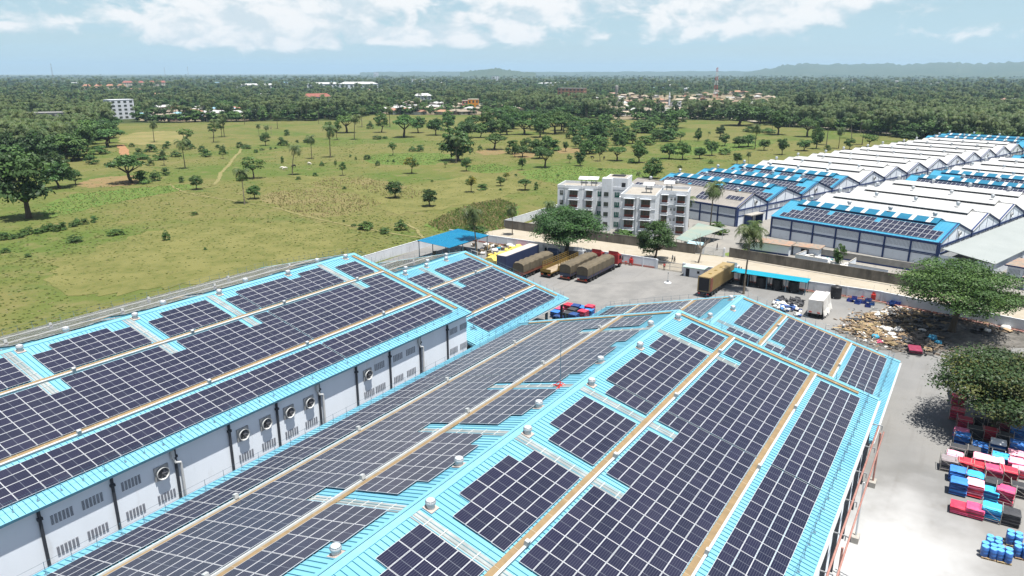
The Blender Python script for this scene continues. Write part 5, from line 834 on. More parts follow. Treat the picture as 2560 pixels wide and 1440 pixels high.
# lightning masts
def mast(loc, h, label, m):
    t = thing('lightning_mast', label, 'mast', loc)
    mb = MB(); mb.tube([(0, 0, .2), (0, 0, h)], [.05, .03], 6); mb.build('pole', M_POST, t)
    mb = MB()
    for k in range(4):
        a = pi/2*k + .4
        mb.tube([(0, 0, .55), (.7*cos(a), .7*sin(a), .05)], .035, 4)
    mb.lathe([(.18, .0), (.2, .1), (.07, .32)], 8); mb.cbox((0, 0, .02), (1.5, .12, .08)); mb.cbox((0, 0, .02), (.12, 1.5, .08))
    mb.build('tripod_base', m, t)
mast((59.33, 32.62, 16.95), 5.7, 'thin lightning mast on a red tripod near the ridge of the foreground warehouse', M_RED)
mast((92.1, 67.41, 6.5), 5.2, 'thin blue lightning mast beside the corner of the left warehouse', M_POST)

# ================================================================== the factories beyond the road
M_FWHITE = mat('white_roof_sheet', (0.46, 0.46, 0.455), 0.5, (0.41, 0.41, 0.405), 0.15, 5, coord='World', col3=(.37, .37, .365), scale3=.05)
M_FGREY = mat('grey_asbestos_roof', (0.25, 0.232, 0.212), 0.85, (0.21, 0.195, 0.178), 0.3, 6, coord='World')
M_FBLUE = mat('bright_blue_roof_sheet', (0.035, 0.20, 0.32), 0.45, (0.05, 0.235, 0.345), 0.2, 5, coord='World')
M_FTEAL = mat('deep_blue_roof_sheet', (0.010, 0.105, 0.19), 0.45, (0.014, 0.13, 0.21), 0.3, 4, coord='World')
M_NAVY = mat('navy_paint', (0.014, 0.030, 0.105), 0.55, (0.022, 0.042, 0.125), 0.4, 4, coord='World')
M_FWALL = mat('factory_white_wall', (0.64, 0.68, 0.73), 0.85, (0.57, 0.61, 0.66), 0.2, 6, coord='World', col3=(.50, .52, .55), scale3=.8, lo3=.6, hi3=.8)
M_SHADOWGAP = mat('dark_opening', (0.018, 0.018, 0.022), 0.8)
M_PALEROOF = mat('pale_grey_roof', (0.255, 0.275, 0.27), 0.6, (0.23, 0.25, 0.245), 0.15, 5, coord='World')
M_RUSTROOF = mat('stained_flat_roof', (0.24, 0.20, 0.16), 0.9, (0.30, 0.17, 0.11), 0.4, 6, coord='World', col3=(.17, .16, .14), scale3=.9)
ME_FPANEL = panel_mesh(1.45, 2.36, .05, 'factory_solar_panel')
def lou_wall_mesh():
    b = MB()
    for c in range(9):
        for r in range(6):
            x = -1.32 + c*.33; z = -.80 + r*.27 + (.07 if c % 2 else 0)
            b.box(x-.07, x+.07, -.02, .03, z, z+.20)
    return b.mesh('louvre_panel', mat('louvre_grey', (.22, .235, .26), .7))
ME_LWALL = lou_wall_mesh()
FTH = radians(73.4); FO = (208.5, 6.2)
F_ROT = FTH - pi/2
def fworld(e, d): return (FO[0] + e*cos(F_ROT) - d*sin(F_ROT), FO[1] + e*sin(F_ROT) + d*cos(F_ROT))
ZE, ZR = 6.3, 9.85
def factory_row(label, d0, d1, bays, side_wall):
    root = thing('factory_building', label, 'factory', (*FO, 0), F_ROT)
    for k, (e0, e1, kind) in enumerate(bays):
        er = (e0+e1)/2; rm = {'w': M_FWHITE, 'g': M_FGREY, 'b': M_FBLUE, 'p': M_FBLUE, 'x': M_FWHITE}[kind]
        a0, a1 = d0-.35, d1+.35
        # roof: two ribbed slopes and a ridge
        mb = MB()
        sl = (ZR-ZE)/(er-e0)
        for s, ea in ((-1, e0), (1, e1)):
            nrib = 46
            for q in range(nrib):
                y0 = a0 + (a1-a0)*q/nrib; y1 = a0 + (a1-a0)*(q+1)/nrib; ym = y1-.12
                mb.quad((ea, y0, ZE), (er, y0, ZR), (er, ym, ZR), (ea, ym, ZE))
                mb.quad((ea, ym, ZE+.06), (er, ym, ZR+.06), (er, y1, ZR+.06), (ea, y1, ZE+.06))
                mb.quad((ea, ym, ZE), (er, ym, ZR), (er, ym, ZR+.06), (ea, ym, ZE+.06))
                mb.quad((ea, y1, ZE), (er, y1, ZR), (er, y1, ZR+.06), (ea, y1, ZE+.06))
        roof = mb.build('bay_roof', rm, root)
        mb = MB(); mb.box(er-.25, er+.25, a0, a1, ZR+.02, ZR+.12); mb.build('ridge_cap', rm, roof)
        # raised ridge monitor
        if kind in 'wbpx':
            m0, m1 = d0+4.5, d1-3.5; mw = 2.6
            mb = MB()
            z0 = ZR - sl*mw
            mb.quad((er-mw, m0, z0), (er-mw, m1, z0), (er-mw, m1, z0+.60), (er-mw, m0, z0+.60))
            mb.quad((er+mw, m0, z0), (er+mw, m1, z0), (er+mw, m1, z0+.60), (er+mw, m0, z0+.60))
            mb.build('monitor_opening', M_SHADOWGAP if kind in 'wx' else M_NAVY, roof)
            tm = M_FTEAL if kind in 'bp' else rm
            mb = MB(); zt = z0+.60
            mb.ext([(er-mw-.35, zt-.05), (er, ZR+.70), (er+mw+.35, zt-.05), (er+mw+.35, zt-.17), (er, ZR+.58), (er-mw-.35, zt-.17)], m0-.3, m1+.3, 0, 'y')
            mo = mb.build('monitor_roof', tm, root)
            mb = MB(); mb.poly([(er-mw, m0, z0), (er, m0, ZR), (er+mw, m0, z0), (er+mw, m0, zt-.1), (er, m0, ZR+.66), (er-mw, m0, zt-.1)]); mb.poly([(er-mw, m1, z0), (er, m1, ZR), (er+mw, m1, z0), (er+mw, m1, zt-.1), (er, m1, ZR+.66), (er-mw, m1, zt-.1)][::-1])
            mb.build('monitor_end', tm, root)
            if kind in 'bp':
                for q in range(9):
                    y = m0 + 2 + q*(m1-m0-4)/8.0
                    mb = MB(); s2 = (ZR+.70-(zt-.05))/(mw+.35)
                    mb.quad((er-mw-.36, y-.6, zt-.03), (er-.15, y-.6, ZR+.72-.15*s2+.0), (er-.15, y+.6, ZR+.72-.15*s2), (er-mw-.36, y+.6, zt-.03))
                    mb.build('skylight', M_FWHITE, mo)
        for q in range(4):
            y = d0 + 6 + q*(d1-d0-12)/3.0 + (k % 2)*2
            v = place(V_NECK, 'turbine_ventilator', root, (er + (.0 if kind in 'wbpx' else 0), y, ZR + (1.0 if kind in 'wbpx' else .05)), None, 1.3)
            place(V_BALL, 'finned_head', v)
        # gable wall facing the lane at d0
        mb = MB(); y = d0
        mb.poly([(e0, y, 0), (e1, y, 0), (e1, y, ZE-.05), (er, y, ZR-.05), (e0, y, ZE-.05)])
        MB().poly([(e0, d1, 0), (e1, d1, 0), (e1, d1, ZE-.05), (er, d1, ZR-.05), (e0, d1, ZE-.05)][::-1]).build('gable_wall', M_FWALL, root)
        gw = mb.build('gable_wall', M_FWALL, root)
        for ea, sgn in ((e0, 1), (e1, -1)):
            mb = MB(); mb.add([(ea, y-.12, ZE-.55), (ea, y-.12, ZE+.06), (er, y-.12, ZR+.06), (er, y-.12, ZR-.55)] + [(ea, y+.3, ZE-.55), (ea, y+.3, ZE+.06), (er, y+.3, ZR+.06), (er, y+.3, ZR-.55)],
                   [(0, 1, 2, 3), (7, 6, 5, 4), (1, 5, 6, 2), (0, 3, 7, 4), (0, 4, 5, 1)]); mb.build('rake_beam', M_NAVY, gw)
        mb = MB(); mb.box(e0, e1, y-.10, y+.02, 5.0, 5.5); mb.build('tie_beam', M_NAVY, gw)
        mb = MB(); mb.box(e0, e1, y-.09, y+.02, 3.1, 3.45); mb.build('mid_beam', M_NAVY, gw)
        for q in range(1, 4):
            ex = e0 + (e1-e0)*q/4.0; zt = ZE + (ZR-ZE)*(1-abs(ex-er)/(er-e0)) - .3
            mb = MB(); mb.box(ex-.09, ex+.09, y-.06, y+.02, 3.4, zt); mb.build('mullion', M_NAVY, gw)
        mb = MB(); mb.box(e1-.35, e1+.35, y-.25, y+.1, 0, ZE+.1); mb.build('valley_post', M_NAVY, gw)
        if k == 0: mb = MB(); mb.box(e0-.05, e0+.75, y-.22, y+.1, 0, ZE); mb.build('corner_post', M_NAVY, gw)
        for q in range(6):
            ex = e0 + 2.2 + q*(e1-e0-4.4)/5.0
            place(ME_LWALL, 'louvre_panel', gw, (ex, y-.03, 4.2), None, (.95, 1, .72))
        if k % 2 == 0:
            f = place(F_BOX, 'exhaust_fan', root, (er-1.5 if k % 4 else er+1.5, y, 6.9)); place(F_CONE, 'discharge_cone', f); place(F_BLADE, 'impeller', f)
    if side_wall:
        e0 = bays[0][0]; L = d1-d0
        sw = MB().box(e0-.1, e0+.1, d0, d1, 0, ZE-.05).build('side_wall', M_FWALL, root)
        MB().box(e0-.3, e0+.12, d0, d1, ZE-.62, ZE-.02).build('eave_beam', M_NAVY, sw)
        MB().box(e0-.22, e0+.1, d0, d1, 3.05, 3.32).build('mid_beam', M_NAVY, sw)
        MB().box(e0-.20, e0+.1, d0, d1, 2.72, 2.92).build('mid_beam', M_NAVY, sw)
        nb = 7
        for q in range(nb+1):
            y = d0 + L*q/nb; y = min(max(y, d0+.22), d1-.22)
            MB().box(e0-.32, e0+.1, y-.22, y+.22, 0, ZE-.6).build('pilaster', M_NAVY, sw)
            if q < nb:
                for w in (.28, .72):
                    place(ME_LWALL, 'louvre_panel', sw, (e0-.10, d0+L*(q+w)/nb, 4.75), (0, 0, -pi/2), (1, 1, 1.02))
    return root
BW = 22.2
rowR = [(0, 22.3, 'p')] + [(22.3+BW*i, 22.3+BW*(i+1), t) for i, t in enumerate('wwwbbwww')]
rowL = [(4.8, 22.6, 'g')] + [(22.6+BW*i, 22.6+BW*(i+1), t) for i, t in enumerate('bbbwwwwwwwww')]
factory_row('white and blue factory row with long louvred wall facing the road', 0, 46.6, rowR, True)
factory_row('long white sawtooth roofed factory row behind, with navy framed gables', 61.5, 110.0, rowL, True)
factory_row('far factory hall with deep blue monitor roof at the right edge', 62, 116, [(289, 311, 'p'), (311, 334, 'p')], False)
factory_row('blue roofed factory hall at the right edge behind the white bays', -2, 44, [(200, 223, 'p')], False)
def fpanels(e0, e1, d0, label, rows, cols, gaps, start=1.2, s0=.9):
    """panels on the road-side slope of a bay; rows from the eave up"""
    er = (e0+e1)/2; th = atan2(ZR-ZE, er-e0); w = fworld(e0, d0+start)
    a = thing('solar_array', label, 'solar array', (w[0], w[1], ZE), group='factory roof solar arrays', rot=(Matrix.Rotation(F_ROT, 4, 'Z') @ Matrix.Rotation(-th, 4, 'Y')).to_euler())
    for r in range(rows):
        for c in range(cols):
            if gaps(r, c): continue
            place(ME_FPANEL, 'solar_panel', a, (s0 + r*2.44 + 1.2, .75 + c*1.5, .14), (0, 0, pi/2))
# the panel mesh is laid with its long side up the slope
for v in ME_FPANEL.vertices: v.co.x, v.co.y = v.co.x, v.co.y
fpanels(0, 22.3, 0, 'solar array of three rows on the factory roof nearest the road', 3, 29, lambda r, c: (r == 2 and c in (0, 1, 26, 27, 28)) or (r == 1 and c == 28) or (r == 2 and c in (11, 20)) or (r == 1 and c == 4 and False))
fpanels(22.6, 44.8, 61.5, 'solar array on the first blue bay behind the flats', 3, 31, lambda r, c: (r == 2 and c in (0, 1, 2, 14, 15)) or (r == 1 and c in (8, 22)))
fpanels(44.8, 67.0, 61.5, 'solar array on the second blue bay behind the flats', 3, 31, lambda r, c: (r == 2 and c in (0, 1, 2)) or (r == 1 and c in (12, 24)))
fpanels(67.0, 89.2, 61.5, 'solar array in blocks of four on the third blue bay', 3, 31, lambda r, c: c % 6 > 3)
fpanels(4.8, 22.6, 61.5, 'solar array in blocks on the grey roof beside the flats', 2, 30, lambda r, c: c % 7 > 3 or (r == 0 and c < 8), s0=1.6)
fpanels(88.9, 111.1, 0, 'solar array on the fifth bay of the road side row', 3, 28, lambda r, c: r == 2 and c < 4)
fpanels(111.1, 133.3, 0, 'solar array on the sixth bay of the road side row', 3, 28, lambda r, c: r == 2 and (c < 4 or c > 22))
fpanels(289, 311, 66, 'solar array on the farthest factory hall', 3, 32, lambda r, c: c % 7 > 4)
fpanels(200, 223, -2, 'solar array on the blue hall at the right edge', 3, 28, lambda r, c: c < 2)
# lean-to along the road side row, and the flat roofed stores at its end
t = thing('lean_to_shed', 'pale grey lean-to roof along the gables of the road side factory', 'shed', (*FO, 0), F_ROT)
MB().add([(-.5, -1.0, 5.0), (150, -1.0, 5.0), (150, -13, 3.4), (-.5, -13, 3.4), (-.5, -1.0, 4.85), (150, -1.0, 4.85), (150, -13, 3.25), (-.5, -13, 3.25)], [(0, 3, 2, 1), (4, 5, 6, 7), (0, 4, 7, 3), (3, 7, 6, 2), (1, 2, 6, 5), (0, 1, 5, 4)]).build('roof', M_PALEROOF, t)
MB().box(0, .2, -12.6, -.3, 0, 3.2).build('end_wall', M_FWALL, t)
MB().box(0, 150, -12.6, -12.4, 0, 3.2).build('side_wall', M_FWALL, t)
for e_, d_, w_, l_, h_, lb in ((2, -24, 9, 9, 3.0, 'flat roofed store with navy fascia and rusty roof behind the big tree'), (14, -27, 12, 10, 3.6, 'larger flat roofed store with louvred white wall at the right edge'), (-7, -26, 6, 5, 2.8, 'small flat roofed hut with navy fascia nearest the old wall')):
    w = fworld(e_, d_); t = thing('store_building', lb, 'building', (*w, 0), F_ROT)
    MB().box(0, w_, 0, l_, 0, h_-.02).build('wall', M_FWALL, t)
    MB().box(-.6, w_+.6, -.6, l_+.6, h_, h_+.30).build('fascia', M_NAVY, t)
    MB().box(-.5, w_+.5, -.5, l_+.5, h_+.305, h_+.33).build('roof', M_RUSTROOF, t)
    for q in range(3): place(ME_LWALL, 'louvre_panel', t, (-.03, 1.5 + q*(l_-3)/2, h_*.6), (0, 0, -pi/2), (.8, 1, .75))
w = fworld(20, -16.5); t = thing('water_tank', 'dark square tank on a roof stand at the right edge', 'tank', (*w, 3.9), F_ROT)
MB().box(0, 2.6, 0, 2.4, .5, 2.7).build('tank_body', M_SHADOWGAP, t); MB().box(-.2, 2.8, -.2, 2.6, 2.705, 2.85).build('lid', M_RUSTROOF, t)
for q in ((.1, .1), (2.3, .1), (.1, 2.1), (2.3, 2.1)): MB().box(q[0], q[0]+.2, q[1], q[1]+.2, 0, .5).build('leg', M_GREY, t)
# entrance canopy and doors of the grey bay
t = thing('entrance_porch', 'grey concrete porch over the dark doorway of the grey roofed factory bay', 'porch', (*fworld(11.5, 61.4), 0), F_ROT)
MB().box(-2.6, 5.2, -2.6, 0, 3.3, 3.6).build('canopy', M_CONC, t)
for x in (-2.2, 4.6): MB().box(x, x+.4, -2.4, -.02, 0, 3.3).build('pier', M_NAVY, t)
MB().box(-.6, 2.6, -.16, -.02, 0, 3.0).build('doorway', M_SHADOWGAP, t)
# small white hut with rusty roof, loading compound walls with sacks
t = thing('hut', 'white hut with rusty flat roof beside the lawn', 'hut', (199.6, 40.4, 0), radians(-4))
MB().box(0, 5.5, 0, 10.5, 0, 2.7).build('wall', M_FWALL, t); MB().box(-.3, 5.8, -.3, 10.8, 2.705, 2.9).build('roof', M_RUSTROOF, t); MB().box(-.06, 0.02, 0, 10.5, 0, .5).build('plinth', M_NAVY, t)
t = thing('hut', 'small white hut with grey roof and dark door next to the rusty roofed hut', 'hut', (201.5, 33.2, 0), radians(-4))
MB().box(0, 4.5, 0, 6.6, 0, 2.5).build('wall', M_FWALL, t); MB().box(-.8, 4.9, -.4, 7.0, 2.505, 2.7).build('roof', M_RUSTROOF, t); MB().box(-.06, .03, 2.6, 4.6, 0, 2.1).build('door', M_SHADOWGAP, t)
def low_wall(a, b, h, name, label, m, th=.22):
    L = hypot(b[0]-a[0], b[1]-a[1]); t = thing(name, label, 'wall', (*a, 0), atan2(b[1]-a[1], b[0]-a[0]))
    MB().box(0, L, -th/2, th/2, .45, h).build('wall_face', m, t); MB().box(0, L, -th/2-.03, th/2+.03, 0, .45).build('plinth', M_NAVY, t); MB().box(-.02, L+.02, -th/2-.04, th/2+.04, h, h+.08).build('coping', M_CONC, t)
low_wall((194.8, 37.6), (193.2, 29.4), 1.9, 'bay_wall', 'low white bay wall in front of the heap of white sacks', M_FWALL)
low_wall((194.8, 37.6), (203.5, 35.8), 1.9, 'bay_wall', 'low white side wall of the sack bay next to the hut', M_FWALL)
low_wall((192.4, 24.4), (190.4, 15.3), 1.9, 'bay_wall', 'low white bay wall right of the small bright green tree', M_FWALL)
low_wall((192.4, 24.4), (198, 23.6), 2.2, 'bay_wall', 'short white side wall between the two bays', M_FWALL)
low_wall((189.6, 10.5), (188, 2), 1.9, 'bay_wall', 'low white bay wall beside the large tree', M_FWALL)
low_wall((204.5, 34.0), (199.5, 3), 2.0, 'bay_back_wall', 'stained grey wall at the back of the sack bays', M_CONC)
rnd = random.Random(8)
M_SACK = {'white': mat('white_sack', (.58, .57, .54), .8, (.48, .46, .43), 2, 4, vary=.12), 'blue': mat('blue_sack', (.05, .13, .32), .7, vary=.3), 'navy': mat('navy_sack', (.02, .035, .11), .7, vary=.3),
          'yellow': mat('yellow_sheet', (.62, .50, .06), .6, (.55, .46, .16), 1.2, 4, vary=.15), 'teal': mat('teal_sack', (.03, .16, .17), .7)}
def lump_mesh(seed, name='sack', sx=.55, sy=.36, sz=.17):
    r = random.Random(seed); b = MB(); vs = []; n, m = 10, 5
    for j in range(m+1):
        ph = pi*j/m - pi/2
        for i in range(n):
            a = 2*pi*i/n; k = 1 + r.uniform(-.12, .12)
            cx = abs(cos(a))**.6*(1 if cos(a) > 0 else -1); cy = abs(sin(a))**.6*(1 if sin(a) > 0 else -1)
            vs.append((cx*sx*cos(ph)**.55*k if abs(ph) < 1.57 else 0, cy*sy*cos(ph)**.55*k if abs(ph) < 1.57 else 0, sz*(sin(ph)+1)*k))
    fs = [(j*n+i, j*n+(i+1) % n, (j+1)*n+(i+1) % n, (j+1)*n+i) for j in range(m) for i in range(n)]
    b.add(vs, fs); return b
SACKS = {c: [lump_mesh(s).mesh('sack', M_SACK[c], True) for s in (1, 2, 3)] for c in M_SACK}
for i in range(40):
    x, y = rnd.uniform(195.5, 201.5), rnd.uniform(29.2, 36.0)
    if i > 26: x, y = rnd.uniform(194, 198), rnd.uniform(25.0, 29.2)
    c = rnd.choice(['white']*6+['teal'])
    place(rnd.choice(SACKS[c]), 'sack', None, (x, y, .03 + rnd.random()*.5*(i < 26)), (rnd.uniform(-.3, .3), rnd.uniform(-.3, .3), rnd.uniform(0, 6)), rnd.uniform(1.2, 2.0),
          label='white plastic sack heaped in the walled bay across the road' if c == 'white' else 'teal plastic sack heaped in the walled bay across the road', category='sack', group='sacks heaped in the walled bay')
# car shelter with a pale green roof
t = thing('car_shelter', 'open car shelter with a pale green sheet roof beside the factory gate', 'shelter', (184.5, 68.0, 0), radians(4.5))
MB().add([(5.5, .4, 3.2), (26, -.6, 4.1), (25, -8.6, 3.3), (4.6, -3.2, 2.9)] + [(5.5, .4, 3.1), (26, -.6, 4.0), (25, -8.6, 3.2), (4.6, -3.2, 2.8)], [(0, 3, 2, 1), (4, 5, 6, 7), (0, 4, 7, 3), (3, 7, 6, 2), (2, 6, 5, 1), (1, 5, 4, 0)]).build('roof', mat('pale_green_sheet', (.17, .235, .212), .6, (.195, .235, .205), .3, 5, coord='World', col3=(.235, .24, .195), scale3=.12), t)
for q in range(5):
    f = q/4
    for y0, y1, zz in ((.2, -.8, 3.1), (-3.0, -8.3, 2.9)): MB().tube([(5.8+19*f, y0+(y1-y0)*f, 0), (5.8+19*f, y0+(y1-y0)*f, zz+.75*f*(1 if y0 > 0 else .5)-.05)], .07, 6).build('post', M_GREY, t)

# ================================================================== the flats
M_APT = mat('weathered_white_render', (0.58, 0.60, 0.63), 0.9, (0.50, 0.52, 0.54), 0.35, 7, coord='World', col3=(.33, .335, .335), scale3=.55, lo3=.60, hi3=.84, stretch=(1, 1, .4))
M_APTROOF = mat('flat_roof_screed', (0.30, 0.275, 0.24), 0.95, (0.25, 0.23, 0.20), 0.4, 6, coord='World')
M_WIN = mat('dark_window_glass', (0.035, 0.045, 0.04), 0.15, (0.07, 0.075, 0.065), 1.2, 4, spec=.5)
M_BRICKRED = mat('brown_red_panel', (0.16, 0.05, 0.035), 0.8, (0.12, 0.04, 0.03), 1.5, 4)
M_GRNGLASS = mat('green_glass', (0.02, 0.09, 0.075), 0.2, spec=.5)
def apartments():
    o = (201.5, 112.8); ang = atan2(-.967, .253)
    t = thing('apartment_building', 'four storey white apartment block with brown balcony windows beside the factories', 'apartments', (*o, 0), ang)
    # local x runs along the front, local y points away from the viewer (front faces are at low y)
    def bx(name, x0, x1, y0, y1, z0, z1, m, par=t): return MB().box(x0, x1, y0, y1, z0, z1).build(name, m, par)
    H = 12.6
    def block(x0, x1, y0, y1, nm):
        w = bx(nm, x0, x1, y0, y1, 0, H, M_APT)
        bx('roof_deck', x0+.2, x1-.2, y0+.2, y1-.2, H, H+.06, M_APTROOF, w)
        mb = MB()
        mb.box(x0-.06, x1+.06, y0-.06, y0+.14, H+.0, H+.85); mb.box(x0-.06, x1+.06, y1-.14, y1+.06, H, H+.85)
        mb.box(x0-.06, x0+.14, y0+.14, y1-.14, H, H+.85); mb.box(x1-.14, x1+.06, y0+.14, y1-.14, H, H+.85)
        mb.build('parapet', M_APT, w)
        return w
    # y: front = -q
    lw = block(0, 12.6, -1.2, 9, 'left_wing'); mid = block(12.6, 22.3, -.2, 10, 'stair_block'); rw = block(22.3, 32.4, -13.0, 7, 'front_wing'); rb = block(32.4, 40.6, -2.6, 7, 'right_wing')
    st = block(2.6, 8.2, -2.0, -1.2, 'bay_front')
    bx('stair_tower', 14.6, 17.6, -3.4, -.21, 0, 16.4, M_APT); w2 = bx('roof_house', 15.0, 22.0, -.1, 8.5, H+.1, 16.2, M_APT)
    bx('roof_house_deck', 15.4, 21.6, .3, 8.1, 16.2, 16.26, M_APTROOF, w2); bx('tank_recess', 16.5, 20.5, 3, 6, 16.27, 16.5, M_SHADOWGAP, w2); bx('door', 20.2, 21.4, -.16, -.08, H+.12, H+2.2, M_SHADOWGAP, w2)
    def window(par, x, y, z, w, h, face, glass=M_WIN, red=True, hood=True):
        """face: 'f' front (y-), 'l' left side (x-)"""
        def b(name, a0, a1, d0, d1, z0, z1, m, p):
            if face == 'f': return bx(name, x+a0, x+a1, y-d1, y-d0, z0, z1, m, p)
            return bx(name, x-d1, x-d0, y+a0, y+a1, z0, z1, m, p)
        f = b('window', -w/2, w/2, -.1, .04, z, z+h, glass, par)
        if red: b('sill_panel', -w/2-.02, w/2+.02, .041, .10, z, z+h*.32, M_BRICKRED, f)
        for k in range(1, 3): b('mullion', -w/2+w*k/3-.04, -w/2+w*k/3+.04, .041, .09, z+h*.33, z+h, M_BRICKRED if red else M_APT, f)
        if hood: b('hood', -w/2-.35, w/2+.35, .0, .75, z+h+.12, z+h+.30, M_APT, f); b('sill', -w/2-.25, w/2+.25, .0, .45, z-.22, z-.06, M_APT, f)
    for fl in range(4):
        z = .55 + fl*3.12
        for x in (1.3,): window(lw, x, -1.2, z+.4, 1.1, 1.5, 'f', M_WIN, False, False)
        window(st, 5.4, -2.0, z, 2.6, 2.1, 'f'); window(lw, 10.2, -1.2, z, 1.9, 2.1, 'f')
        window(mid, 13.5, -.2, z+.3, 1.5, 1.6, 'f', M_GRNGLASS, False, False); window(mid, 18.9, -.2, z+.3, 1.5, 1.6, 'f', M_GRNGLASS, False, False)
        for x in (24.8, 29.6): window(rw, x, -13.0, z, 2.6, 2.15, 'f')
        window(rb, 33.9, -2.6, z, 1.7, 2.1, 'f'); window(rb, 38.7, -2.6, z, 2.3, 2.1, 'f')
        for x in (35.9, 36.9): window(rb, x, -2.6, z+.7, .55, .9, 'f', M_WIN, False, False)
        for y in (-10.5, -6.5, -3.0): window(rw, 22.3, y, z, 1.7, 2.1, 'l', M_WIN, False, True)
        bx('floor_band', 22.2, 32.5, -13.12, -13.0, z+2.42, z+2.56, M_APT, rw); bx('floor_band', 32.41, 40.7, -2.72, -2.6, z+2.42, z+2.56, M_APT, rb)
        for zz in (z+1.0,): bx('stair_window', 15.4, 16.8, -3.46, -3.36, zz, zz+1.3, M_WIN, t)
    for x in (27.3,): bx('pilaster', x-.35, x+.35, -13.3, -13.0, 0, H, M_APT, rw)
    bx('pilaster', 37.3, 37.6, -2.85, -2.6, 0, H, M_APT, rb); bx('corner_rib', 40.3, 40.75, -2.85, -2.4, 0, H, M_APT, rb)
    # solar water heaters standing on roof frames
    for x, y in ((7.5, 3.0), (10.6, 3.6), (29.0, -3.5), (34.5, 2.0)):
        mb = MB()
        for dx in (-.7, .7):
            for dy in (-.5, .5): mb.box(x+dx-.06, x+dx+.06, y+dy-.06, y+dy+.06, H+.05, H+2.3)
        hs = mb.build('heater_stand', M_GREY, t)
        MB().add([(x-1.6, y-1.0, H+2.25), (x+1.6, y-1.0, H+2.25), (x+1.6, y+1.0, H+3.0), (x-1.6, y+1.0, H+3.0), (x-1.6, y-1.0, H+2.4), (x+1.6, y-1.0, H+2.4), (x+1.6, y+1.0, H+3.15), (x-1.6, y+1.0, H+3.15)], [(0, 3, 2, 1), (4, 5, 6, 7), (0, 1, 5, 4), (1, 2, 6, 5), (2, 3, 7, 6), (3, 0, 4, 7)]).build('heater_panel', M_LTGREY, hs)
        MB().tube([(x-1.1, y+.6, H+1.2), (x+1.1, y+.6, H+1.2)], .28, 10).build('cylinder', M_GREY, hs)
apartments()

# ================================================================== trees
L_MANGO = leaf_mat('leaf_mango', (0.021, 0.046, 0.014), (0.046, 0.092, 0.025))
L_ROUND = leaf_mat('leaf_round', (0.029, 0.066, 0.016), (0.066, 0.132, 0.03))
L_LIGHT = leaf_mat('leaf_light', (0.048, 0.098, 0.02), (0.1, 0.17, 0.04))
L_YELLOW = leaf_mat('leaf_flowering', (0.055, 0.090, 0.018), (0.24, 0.19, 0.02))
L_CASU = leaf_mat('leaf_casuarina', (0.026, 0.044, 0.02), (0.048, 0.074, 0.032))
L_PALM = leaf_mat('leaf_palm', (0.042, 0.076, 0.022), (0.105, 0.132, 0.042))
L_OLIVE = leaf_mat('leaf_olive', (.055, .070, .016), (.115, .125, .030))
M_BARK = mat('bark', (0.085, 0.068, 0.05), 0.95, (0.05, 0.04, 0.03), 3, 5)
M_PTRUNK = mat('palm_trunk', (0.17, 0.145, 0.11), 0.95, (0.11, 0.09, 0.07), 4, 4)

def crown_mesh(name, m, seed, clumps, leaves, leaf, shape='round', zc=0.62, rz=0.38, rx=0.5, m2=None, flat=.75):
    """leaf clumps filling a crown one unit wide and one unit tall (trunk foot at 0); leaf = half length of a leaf spray"""
    rnd = random.Random(seed); mb = MB()
    cl = []
    for k in range(clumps):
        while True:
            x, y, z = rnd.uniform(-1, 1), rnd.uniform(-1, 1), rnd.uniform(-1, 1)
            r2 = x*x+y*y+z*z
            if r2 < 1 and (r2 > .25 or rnd.random() < .35): break
        if shape == 'spread': z = abs(z)*.9 - .15; x *= 1.08; y *= 1.08
        if shape == 'round': z = z if z > -.55 else -z*.4
        if shape == 'tall': x *= (1 - .35*max(z, 0)); y *= (1 - .35*max(z, 0))
        if shape == 'cone': s = (1 - (z+1)/2*.75); x *= s; y *= s
        if shape == 'bush': z = abs(z)
        cr = rnd.uniform(.16, .30) * (1.0 if shape != 'cone' else .75)
        cl.append((x*rx*(1-cr*.7), y*rx*(1-cr*.7), zc+z*rz*(1-cr*.6), cr*rx*1.35, rnd.random()))
    for k in range(leaves):
        cx, cy, cz, cr, hue = cl[k % clumps]
        while True:
            u = Vector((rnd.gauss(0, 1), rnd.gauss(0, 1), rnd.gauss(0, 1)))
            if u.length > .01: break
        u.normalize()
        if u.z < -.3: u.z *= -.6
        d = cr * (rnd.uniform(.55, 1.0) if rnd.random() < .8 else rnd.uniform(.9, 1.25))
        p = Vector((cx, cy, cz)) + Vector((u.x*d, u.y*d, u.z*d*flat))
        nrm = (u + Vector((rnd.uniform(-.7, .7), rnd.uniform(-.7, .7), rnd.uniform(-.2, .9)))).normalized()
        a = nrm.cross(Vector((rnd.uniform(-1, 1), rnd.uniform(-1, 1), rnd.uniform(-1, 1)))).normalized(); b = nrm.cross(a)
        l = leaf*rnd.uniform(.6, 1.35); w = l*rnd.uniform(.45, .8)
        mi = 1 if (m2 and hue > .55 and rnd.random() < .75) else 0
        mb.add([p-a*l, p-b*w+a*l*.1, p+a*l, p+b*w+a*l*.1], [(0, 1, 2, 3)], mi)
    return mb.mesh(name, [m, m2] if m2 else m)
